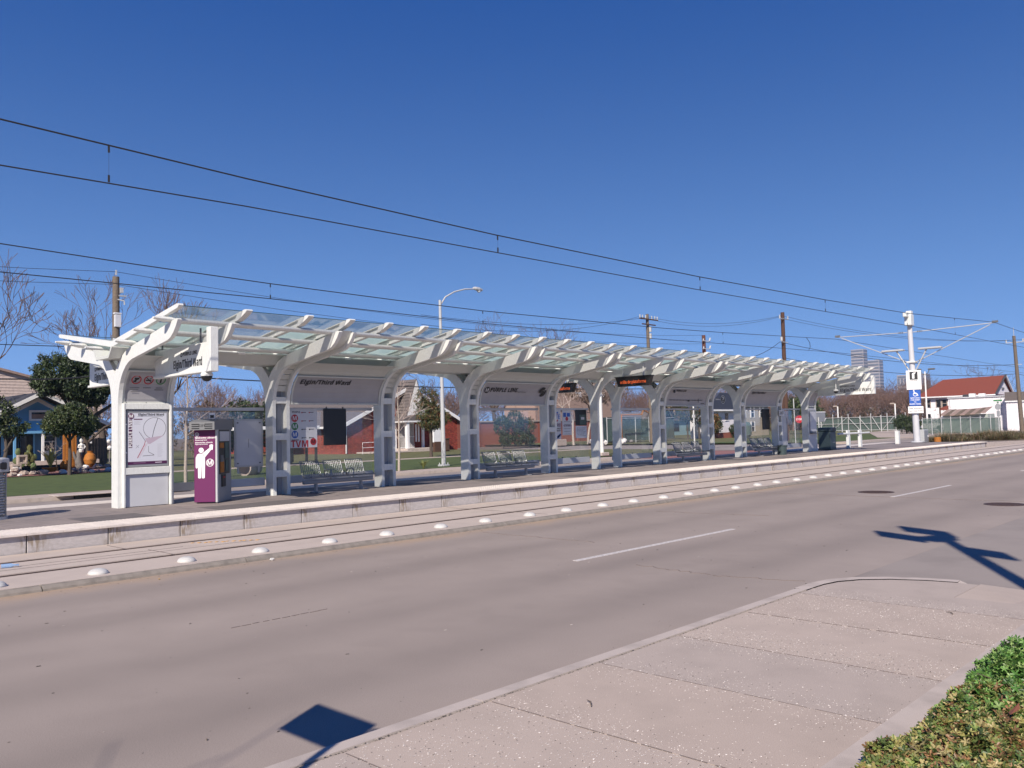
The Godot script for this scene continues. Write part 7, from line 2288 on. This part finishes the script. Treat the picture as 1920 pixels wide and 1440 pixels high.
	b.prism(poly([-42.8, 3.25, -40.8, 3.25, -40.8, 3.9]), 0, 1.8, Transform3D(Basis(Vector3(0, 0, 1), Vector3(0, 1, 0), Vector3(-1, 0, 0)), Vector3(1.4, 0, 0)))
	obj("porch_roof", b, M.roofred, t)
	obj("porch_post", boxes([[Vector3(-0.2, 1.7, -42.3), Vector3(0.14, 3.1, 0.14)], [Vector3(-0.2, 1.7, -41.4), Vector3(0.14, 3.1, 0.14)]]), M.trim, t)
	t = thing("side_building", "low white building with a gray roof edge at the far right", "building", Vector3(135, 0, 0))
	obj("wall", bx(Vector3(3, 2.1, -29.4), Vector3(6, 4.2, 6.4)), M.housewhite, t)
	obj("roof", bx(Vector3(3, 4.85, -29.4), Vector3(6.3, 1.25, 6.6)), M.shingle, t)
	obj("canopy_edge", bx(Vector3(-0.1, 4.15, -29.4), Vector3(0.3, 0.16, 6.6)), M.trim, t)
	# tumbledown shed
	t = thing("old_shed", "tumbledown shed with a sagging brown roof and pale green wall", "shed", Vector3(118, 0, 0))
	obj("wall", bx(Vector3(1.5, 1.25, -33.2), Vector3(3, 2.4, 5.2)), mat(lin(0.36, 0.40, 0.37), 0.9), t)
	for k in 9:
		var u := k / 9.0
		b = MB.new()
		var ya := 2.42 - 0.12 * sin(u * PI) + 0.25 * u
		b.quad(Vector3(-0.8, ya, -36.0 + u * 5.4), Vector3(-0.8, ya + 0.02, -35.38 + u * 5.4), Vector3(2.4, ya + 0.75, -35.38 + u * 5.4), Vector3(2.4, ya + 0.72, -36.0 + u * 5.4))
		b.quad(Vector3(-0.8, ya - 0.08, -36.0 + u * 5.4), Vector3(-0.8, ya - 0.06, -35.38 + u * 5.4), Vector3(-0.8, ya + 0.02, -35.38 + u * 5.4), Vector3(-0.8, ya, -36.0 + u * 5.4))
		obj("roof_sheet", b, M.earth if k % 2 else M.taupe, t)
	for z in [-35.2, -34.3, -33.3, -32.0]: obj("window", bx(Vector3(-0.02, 1.85, z), Vector3(0.08, 0.4, 0.6)), M.gray_mid, t)
	# green screened fence on the right
	t = thing("green_fence", "green mesh fence on pale posts below the white block", "fence", Vector3(108, 0.1, 0))
	for k in 8:
		obj("screen", bx(Vector3(0, 1.0, -34.6 + k * 1.05), Vector3(0.03, 1.75, 1.02)), M.mesh_screen, t)
		b = MB.new()
		b.tube([Vector3(-0.05, 0, -35.1 + k * 1.05), Vector3(-0.05, 2.1, -35.1 + k * 1.05)], [0.045], 6)
		obj("post", b, M.galv, t)
	b = MB.new()
	b.tube([Vector3(-0.05, 1.95, -35.1), Vector3(-0.05, 1.85, -26.7)], [0.03], 5)
	obj("fence_rail", b, M.galv, t)
	# street name signs
	t = thing("street_name_sign", "green street name blades over the gray back of a stop sign", "street sign", Vector3(100, 0.1, -24.92))
	b = MB.new()
	b.tube([Vector3(0, 0, 0), Vector3(0, 3.6, 0)], [0.05], 6)
	obj("post", b, M.galv, t)
	obj("name_blade", boxes([[Vector3(0, 3.62, 0), Vector3(0.02, 0.16, 0.8)]]), M.green, t)
	obj("name_blade", boxes([[Vector3(0, 3.42, 0), Vector3(0.7, 0.16, 0.02)]]), M.green, t)
	oct = PackedVector2Array()
	for k in 8: oct.append(Vector2(cos(TAU * (k + 0.5) / 8), sin(TAU * (k + 0.5) / 8)) * 0.32)
	b = MB.new()
	b.prism(oct, 0, 0.012)
	put("plate", b.mesh(), M.gray_mid, t, Vector3(-0.06, 2.95, 0), Basis(Vector3.UP, PI / 2 + 0.6))
	obj("lower_plate", bx(Vector3(-0.06, 2.25, 0), Vector3(0.02, 0.6, 0.3)), M.gray_mid, t)
	t = thing("trailer", "dark trailer parked under the leaning pole at the right edge", "trailer", Vector3(107, 0, -22.6))
	obj("bed", bx(Vector3(0, 0.85, 0), Vector3(2.4, 0.7, 3.0), 0.04), M.black, t)
	obj("board", bx(Vector3(-0.3, 1.5, -0.6), Vector3(0.1, 0.7, 2.0), 0.02), M.gray_mid, t)
	for z in [-0.9, 0.9]:
		b = MB.new()
		b.lathe([Vector2(0.0, -0.12), Vector2(0.36, -0.12), Vector2(0.40, 0), Vector2(0.36, 0.12), Vector2(0, 0.12)], Vector3(-1.2, 0.4, z), 14, Basis(Vector3(0, 0, 1), PI / 2))
		obj("wheel", b, M.black, t)
	# far trees behind the red roof
	bare_tree("bare_pecan", "leafless tree top showing above the ridge of the red roof", Vector3(168, 0, -44), 12.5, 0.3, 131, M.bark, M.twig, 6, Vector3.ZERO, 0.9)
	# ornamental grass at the end of the platform
	var GR := [Color(0.22, 0.14, 0.085), Color(0.10, 0.10, 0.04), Color(0.06, 0.08, 0.03), Color(0.27, 0.19, 0.12), Color(0.13, 0.115, 0.05)]
	var p1 := []
	for i in 18: p1.append(Vector3(66.6 + i * 0.78, 0.18, -20.7 + (i % 3) * 0.5 - 0.3))
	grass_clump("ornamental_grass", "long brown green clump of ornamental grass right of the tall tram pole", p1, 16000, 0.95, GR, 141)
	var p2 := []
	for i in 14: p2.append(Vector3(71.6 + i * 0.75, 0.1, -18.0 + (i % 3) * 0.5 - 0.3))
	grass_clump("ornamental_grass", "brown green clump of ornamental grass at the right edge", p2, 12000, 1.1, GR, 142)
	b = MB.new()
	b.box(Vector3(74.0, 0.06, -19.3), Vector3(18.0, 0.34, 5.6))
	struct("planting_strip", b, M.earth)
	t = thing("orange_barrel", "small orange barrel beside the gray cabinet", "barrel", Vector3(66.35, 0.2, -20.6))
	b = MB.new()
	b.lathe([Vector2(0.26, 0), Vector2(0.24, 0.42), Vector2(0, 0.42)], Vector3.ZERO, 12)
	obj("body", b, M.orange, t)

func car(label: String, at: Vector3, m: Material, turn: float) -> void:
	var t := thing("parked_car", label, "car", at, "white cars parked by the yard", turn)
	var b := MB.new()
	b.prism(poly([-2.15, 0.28, 2.15, 0.28, 2.2, 0.75, 1.9, 0.86, 1.0, 0.92, 0.35, 1.42, -1.05, 1.45, -1.7, 0.98, -2.15, 0.9]), -0.85, 0.85)
	obj("body", b, m, t)
	for s in [-1.0, 1.0]:
		b = MB.new()
		b.prism(poly([-1.5, 0.98, 0.82, 0.94, 0.3, 1.34, -1.0, 1.37]), s * 0.855 - 0.01, s * 0.855 + 0.01)
		obj("side_window", b, M.windowdark, t)
		for x in [-1.35, 1.35]:
			b = MB.new()
			b.lathe([Vector2(0.0, -0.1), Vector2(0.28, -0.1), Vector2(0.33, 0), Vector2(0.28, 0.1), Vector2(0, 0.1)], Vector3(x, 0.33, s * 0.8), 14, Basis(Vector3.RIGHT, PI / 2))
			obj("wheel", b, M.black, t)

func woods() -> void:
	# a far leafless wood that reads as one brown mass
	var rg := RandomNumberGenerator.new()
	rg.seed = 151
	var all := MB.new()
	grow(all, all, Vector3.ZERO, Vector3.UP, 3.2, 0.2, 0, 6, rg, 0.9)
	var ms := all.mesh()
	var mm := MultiMesh.new()
	mm.transform_format = MultiMesh.TRANSFORM_3D
	mm.use_colors = true
	mm.mesh = ms
	var spots := []
	for i in 150: spots.append(Vector3(rg.randf_range(185, 250), 0, rg.randf_range(-125, -62)))
	for i in 50: spots.append(Vector3(rg.randf_range(140, 190), 0, rg.randf_range(-125, -96)))
	for i in 60: spots.append(Vector3(rg.randf_range(30, 140), 0, rg.randf_range(-150, -110)))
	for i in 40: spots.append(Vector3(rg.randf_range(185, 280), 0, rg.randf_range(-62, -10)))
	mm.instance_count = spots.size()
	for i in spots.size():
		var s := rg.randf_range(0.75, 1.15) * (0.62 if i >= 260 else 0.95)
		mm.set_instance_transform(i, Transform3D(Basis(Vector3.UP, rg.randf() * TAU).scaled(Vector3(s, s * rg.randf_range(0.85, 1.1), s)), spots[i]))
		var v := rg.randf_range(0.7, 1.3)
		mm.set_instance_color(i, Color(0.17 * v, 0.105 * v, 0.085 * v))
	var o := MultiMeshInstance3D.new()
	o.name = "woods"
	o.multimesh = mm
	var wm := mat(Color.WHITE, 0.95)
	wm.vertex_color_use_as_albedo = true
	o.material_override = wm
	add_child(o)
	tag(o, "leafless brown wood filling the background right of the canopy", "woods", "", "stuff")
	var t := Node3D.new()
	t.name = "undergrowth"
	add_child(t)
	tag(t, "tangled brown undergrowth at the foot of the far wood", "undergrowth", "", "stuff")
	var lobes := []
	for i in 70: lobes.append([Vector3(rg.randf_range(186, 240), rg.randf_range(0.5, 4.5), rg.randf_range(-120, -62)), Vector3(4, 2.6, 4)])
	for i in 20: lobes.append([Vector3(rg.randf_range(186, 260), rg.randf_range(0.3, 1.5), rg.randf_range(-62, -15)), Vector3(4, 1.6, 4)])
	for i in 20: lobes.append([Vector3(rg.randf_range(40, 140), rg.randf_range(0.3, 2.0), rg.randf_range(-140, -108)), Vector3(5, 2.2, 4)])
	leaves("brush", t, lobes, 9000, 0.6, [Color(0.10, 0.062, 0.05), Color(0.14, 0.09, 0.07), Color(0.07, 0.06, 0.035)], 152, 0.9)

# ---------------------------------------------------------------- foreground
func foreground() -> void:
	var b: MB
	var t: Node3D
	# planting bed: pale edging, soil, ground-hugging shrubs
	for i in 2:
		b = MB.new()
		b.box(Vector3(-2.6 + i * 9.2, 0.0, -1.965), Vector3(9.2, 0.13, 0.27), Basis.IDENTITY, 0.012)
		put("bed_edging", b.mesh(), M.kerb, self).set_meta("kind", "structure")
	b = MB.new()
	b.box(Vector3(1.5, -0.03, 0.7), Vector3(16.5, 0.14, 5.0))
	struct("bed_soil", b, M.earth)
	var leafm := MB.new()
	for i in 5:
		var a := TAU * i / 5.0
		var o := Vector3(cos(a), 0.35, sin(a)) * 0.5
		var q := Vector3(-sin(a), 0.2, cos(a)) * 0.24
		var o2 := Vector3(cos(a), 0.15, sin(a))
		var p1 := o2 * 0.3 + q * 0.75 + Vector3(0, 0.06, 0)
		var p2 := o2 * 0.75 + q * 0.9 + Vector3(0, 0.10, 0)
		var p3 := o2 * 0.3 - q * 0.75 + Vector3(0, 0.06, 0)
		var p4 := o2 * 0.75 - q * 0.9 + Vector3(0, 0.10, 0)
		var md := o2 * 0.6
		leafm.tri(Vector3.ZERO, md, p1); leafm.tri(p1, md, p2); leafm.tri(p2, md, o2)
		leafm.tri(Vector3.ZERO, p3, md); leafm.tri(p3, p4, md); leafm.tri(p4, o2, md)
	var lm := leafm.mesh()
	var green := [Color(0.07, 0.17, 0.03), Color(0.12, 0.24, 0.05), Color(0.035, 0.085, 0.018), Color(0.20, 0.30, 0.09)]
	var dry := [Color(0.24, 0.22, 0.07), Color(0.12, 0.16, 0.04), Color(0.30, 0.25, 0.11), Color(0.06, 0.10, 0.025), Color(0.24, 0.13, 0.06), Color(0.15, 0.20, 0.05)]
	var defs := [
		["glossy green low shrub at the top of the bed in the lower right corner", Vector3(6.7, 0.03, -1.25), Vector3(1.25, 0.42, 0.62), 9500, green, 1],
		["low shrub with dry yellow brown leaves at the bottom of the bed", Vector3(4.75, 0.03, -1.25), Vector3(0.95, 0.34, 0.62), 9500, dry, 2],
		["bright green low shrub at the very corner of the picture", Vector3(5.35, 0.03, -0.65), Vector3(0.9, 0.42, 0.6), 7500, green, 3],
		["mixed green and brown low shrub between the dry and the glossy ones", Vector3(5.7, 0.03, -1.35), Vector3(0.62, 0.34, 0.5), 6000, green + dry, 4],
		["green low shrub farthest right in the planting bed", Vector3(8.4, 0.03, -1.15), Vector3(1.0, 0.4, 0.6), 4200, green, 5]]
	for d in defs:
		t = thing("ground_shrub", d[0], "shrub", d[1], "low shrubs in the planting bed")
		var rg := RandomNumberGenerator.new()
		rg.seed = 200 + d[5]
		var st := MB.new()
		var s: Vector3 = d[2]
		for k in 60:
			var e := Vector3(rg.randf_range(-1, 1) * s.x, rg.randf_range(0.6, 1.0) * s.y, rg.randf_range(-1, 1) * s.z)
			e *= Vector3(0.72, 0.8, 0.72)
			var m1 := Vector3(e.x * 0.5, e.y * 0.45, e.z * 0.5)
			st.tube([Vector3(e.x * 0.2, 0, e.z * 0.2), m1, e], [0.006, 0.004, 0.002], 4)
		var so := obj("stems", st, M.twig, t)
		so.set_meta("kind", "stuff")
		# leaf sprays through the mound, thickest on top
		var mm := MultiMesh.new()
		mm.transform_format = MultiMesh.TRANSFORM_3D
		mm.use_colors = true
		mm.mesh = lm
		mm.instance_count = d[3]
		var nz := FastNoiseLite.new()
		nz.seed = d[5]
		nz.frequency = 2.6
		for i in d[3]:
			var r := sqrt(rg.randf()) * (1.12 if rg.randf() < 0.03 else 1.0)
			var a := rg.randf() * TAU
			var x := cos(a) * r
			var z := sin(a) * r
			var bump: float = nz.get_noise_2d(x * s.x + d[1].x, z * s.z + d[1].z)
			var top := s.y * (sqrt(maxf(0.0, 1.0 - r * r * 0.8)) * 0.85 + 0.28 * bump)
			var y := top * (1.0 - pow(rg.randf(), 2.2) * 0.75)
			var sz := rg.randf_range(0.018, 0.037)
			mm.set_instance_transform(i, Transform3D(Basis.from_euler(Vector3(rg.randf_range(-0.9, 0.9), rg.randf() * TAU, rg.randf_range(-0.9, 0.9))).scaled(Vector3(sz, sz, sz)), Vector3(x * s.x, maxf(0.02, y), z * s.z)))
			var c: Color = d[4][rg.randi() % d[4].size()]
			var v := rg.randf_range(0.65, 1.35)
			mm.set_instance_color(i, Color(c.r * v, c.g * v, c.b * v))
		var o := MultiMeshInstance3D.new()
		o.name = "foliage"
		o.multimesh = mm
		o.material_override = M.leaf
		t.add_child(o, true)
		o.set_meta("kind", "stuff")
	var rg2 := RandomNumberGenerator.new()
	rg2.seed = 88
	for d in [[Vector3(6.35, 0.46, -1.35), 0.055, "large curled brown leaf caught on the glossy green shrub"], [Vector3(5.55, 0.36, -1.05), 0.05, "curled brown leaf on the mixed shrub"], [Vector3(5.2, 0.36, -1.3), 0.045, "brown leaf on the dry shrub"], [Vector3(6.7, 0.47, -1.2), 0.045, "small brown leaf deeper in the glossy green shrub"]]:
		b = MB.new()
		var L: float = d[1]
		for s in [-1.0, 1.0]:
			b.tri(Vector3(-L, 0, 0), Vector3(0, 0.03 * s, s * L * 0.5), Vector3(0.2 * L, 0.012, 0))
			b.tri(Vector3(0.2 * L, 0.012, 0), Vector3(0, 0.03 * s, s * L * 0.5), Vector3(L, 0.03, 0))
		var o := lone("fallen_leaf", b, M.brownleaf, d[2], "leaf")
		o.transform = Transform3D(Basis.from_euler(Vector3(0.4, rg2.randf() * TAU, 0.3)), d[0])
	# small litter on walk and road
	for d in [[Vector3(4.62, 0.055, -3.75), 0.13, "thin dark twig lying on the near sidewalk"], [Vector3(2.05, -0.072, -5.05), 0.09, "dark leaf lying on the road near the sign shadow"], [Vector3(2.75, -0.072, -5.5), 0.03, "dark speck of litter on the road beside the sign shadow"], [Vector3(8.95, 0.05, -2.75), 0.1, "small twig lying at the corner of the kerb ramp"], [Vector3(2.3, -0.072, -8.6), 0.06, "small dark scrap on the road by the joint"], [Vector3(5.4, -0.072, -12.2), 0.05, "scrap of yellow paper at the foot of the track kerb"]]:
		b = MB.new()
		if d[1] > 0.095: b.tube([Vector3(-d[1] * 0.5, 0.004, 0), Vector3(0, 0.01, 0.012), Vector3(d[1] * 0.5, 0.004, 0.0)], [0.005, 0.005, 0.002], 5)
		else: b.rock(Vector3.ZERO, Vector3(d[1], 0.012, d[1] * 0.5), int(d[1] * 1000))
		var o := lone("litter", b, mat(lin(0.6, 0.35, 0.06), 0.8) if d[1] == 0.05 else M.pole, d[2], "litter")
		o.transform = Transform3D(Basis(Vector3.UP, rg2.randf() * TAU if d[1] < 0.1 else 0.9), d[0])
	# orange survey paint between the rails
	b = MB.new()
	for i in 12:
		b.box(Vector3(7.35 + i * 0.085, 0.0035, -15.2 + 0.03 * (i % 3) + i * 0.055), Vector3(0.07, 0.006, 0.035 + 0.02 * (i % 2)), Basis(Vector3.UP, 0.5))
	lone("survey_mark", b, mat(lin(0.62, 0.33, 0.08), 0.9), "orange spray paint dashes between the near rails", "paint mark")
	# traffic buttons
	var dm := MB.new()
	dm.lathe([Vector2(0.14, 0.0), Vector2(0.14, 0.016), Vector2(0.124, 0.040), Vector2(0.092, 0.062), Vector2(0.05, 0.075), Vector2(0.0, 0.079)], Vector3.ZERO, 24)
	var first := thing("traffic_button", "white domed traffic button in the row along the track kerb", "traffic button", Vector3(3.55, 0.0, -13.05), "white traffic buttons along the kerb")
	obj("dome", dm, M.dome, first)
	var ch := MB.new()
	ch.rock(Vector3.ZERO, Vector3(0.09, 0.05, 0.06), 3)
	var chip := lone("broken_chip", ch, M.dome, "broken white chip lying below the fourth traffic button", "chip")
	chip.position = Vector3(7.35, -0.06, -12.45)
	for i in range(1, 62):
		var c := copy_of(first)
		c.position = Vector3(3.55 + 1.322 * i + rg2.randf_range(-0.05, 0.05), 0.0, -13.03 + rg2.randf_range(-0.03, 0.03))
		c.rotation.y = rg2.randf() * TAU
	# manhole covers
	for d in [[Vector3(24.5, -0.08, -9.3), 0.48, "round iron manhole cover in the lane left of the short lane dash"], [Vector3(22.2, -0.08, -5.5), 0.44, "round iron manhole cover at the right edge of the road"]]:
		t = thing("manhole_cover", d[2], "manhole cover", d[0], "manhole covers in the road")
		b = MB.new()
		b.lathe([Vector2(d[1], 0.0), Vector2(d[1], 0.008), Vector2(d[1] - 0.05, 0.01), Vector2(d[1] - 0.055, 0.004), Vector2(0, 0.004)], Vector3.ZERO, 28)
		obj("frame", b, M.rail, t)
		b = MB.new()
		for i in 9:
			for k in 9:
				var p := Vector3((i - 4) * 0.095, 0.007, (k - 4) * 0.095)
				if Vector2(p.x, p.z).length() < d[1] - 0.1: b.box(p, Vector3(0.06, 0.008, 0.06))
		var st := obj("lugs", b, M.rail, t)
		st.set_meta("kind", "stuff")
	# posts whose shadows fall into the picture, standing beside the camera
	t = thing("parking_sign", "small sign on a post beside the camera that shades the kerb at the bottom", "sign", Vector3(0.42, 0.05, -3.06))
	b = MB.new()
	b.tube([Vector3.ZERO, Vector3(0, 2.5, 0)], [0.03], 8)
	obj("post", b, M.galv, t)
	obj("plate", bx(Vector3(0.03, 2.33, -0.42), Vector3(0.015, 0.40, 0.72), 0.004), M.signwhite, t)
	t = thing("signal_post", "tall signal post beyond the right edge that shades the road", "signal", Vector3(5.9, 0.0, 0.42))
	b = MB.new()
	b.tube([Vector3.ZERO, Vector3(0, 7.65, 0)], [0.12, 0.10], 12)
	obj("post", b, M.galv, t)
	for d in [[Vector3(-0.35, 7.0, 0.45), Vector3(0.1, 0.6, 0.8)], [Vector3(0.0, 7.75, -0.75), Vector3(0.1, 0.6, 1.0)], [Vector3(0.15, 8.35, -0.2), Vector3(0.1, 0.65, 1.1)], [Vector3(0.0, 7.8, -0.1), Vector3(0.5, 0.4, 0.3)]]:
		put("panel", bx(Vector3.ZERO, d[1], 0.02).mesh(), M.gray_mid, t, d[0], Basis(Vector3.UP, -0.45))
	bare_tree("sidewalk_tree", "leafless sapling beside the camera whose faint shadow lies on the road", Vector3(-5.4, 0.05, -1.4), 8.6, 0.028, 231, M.bark, M.twig, 3, Vector3.ZERO, 1.2)
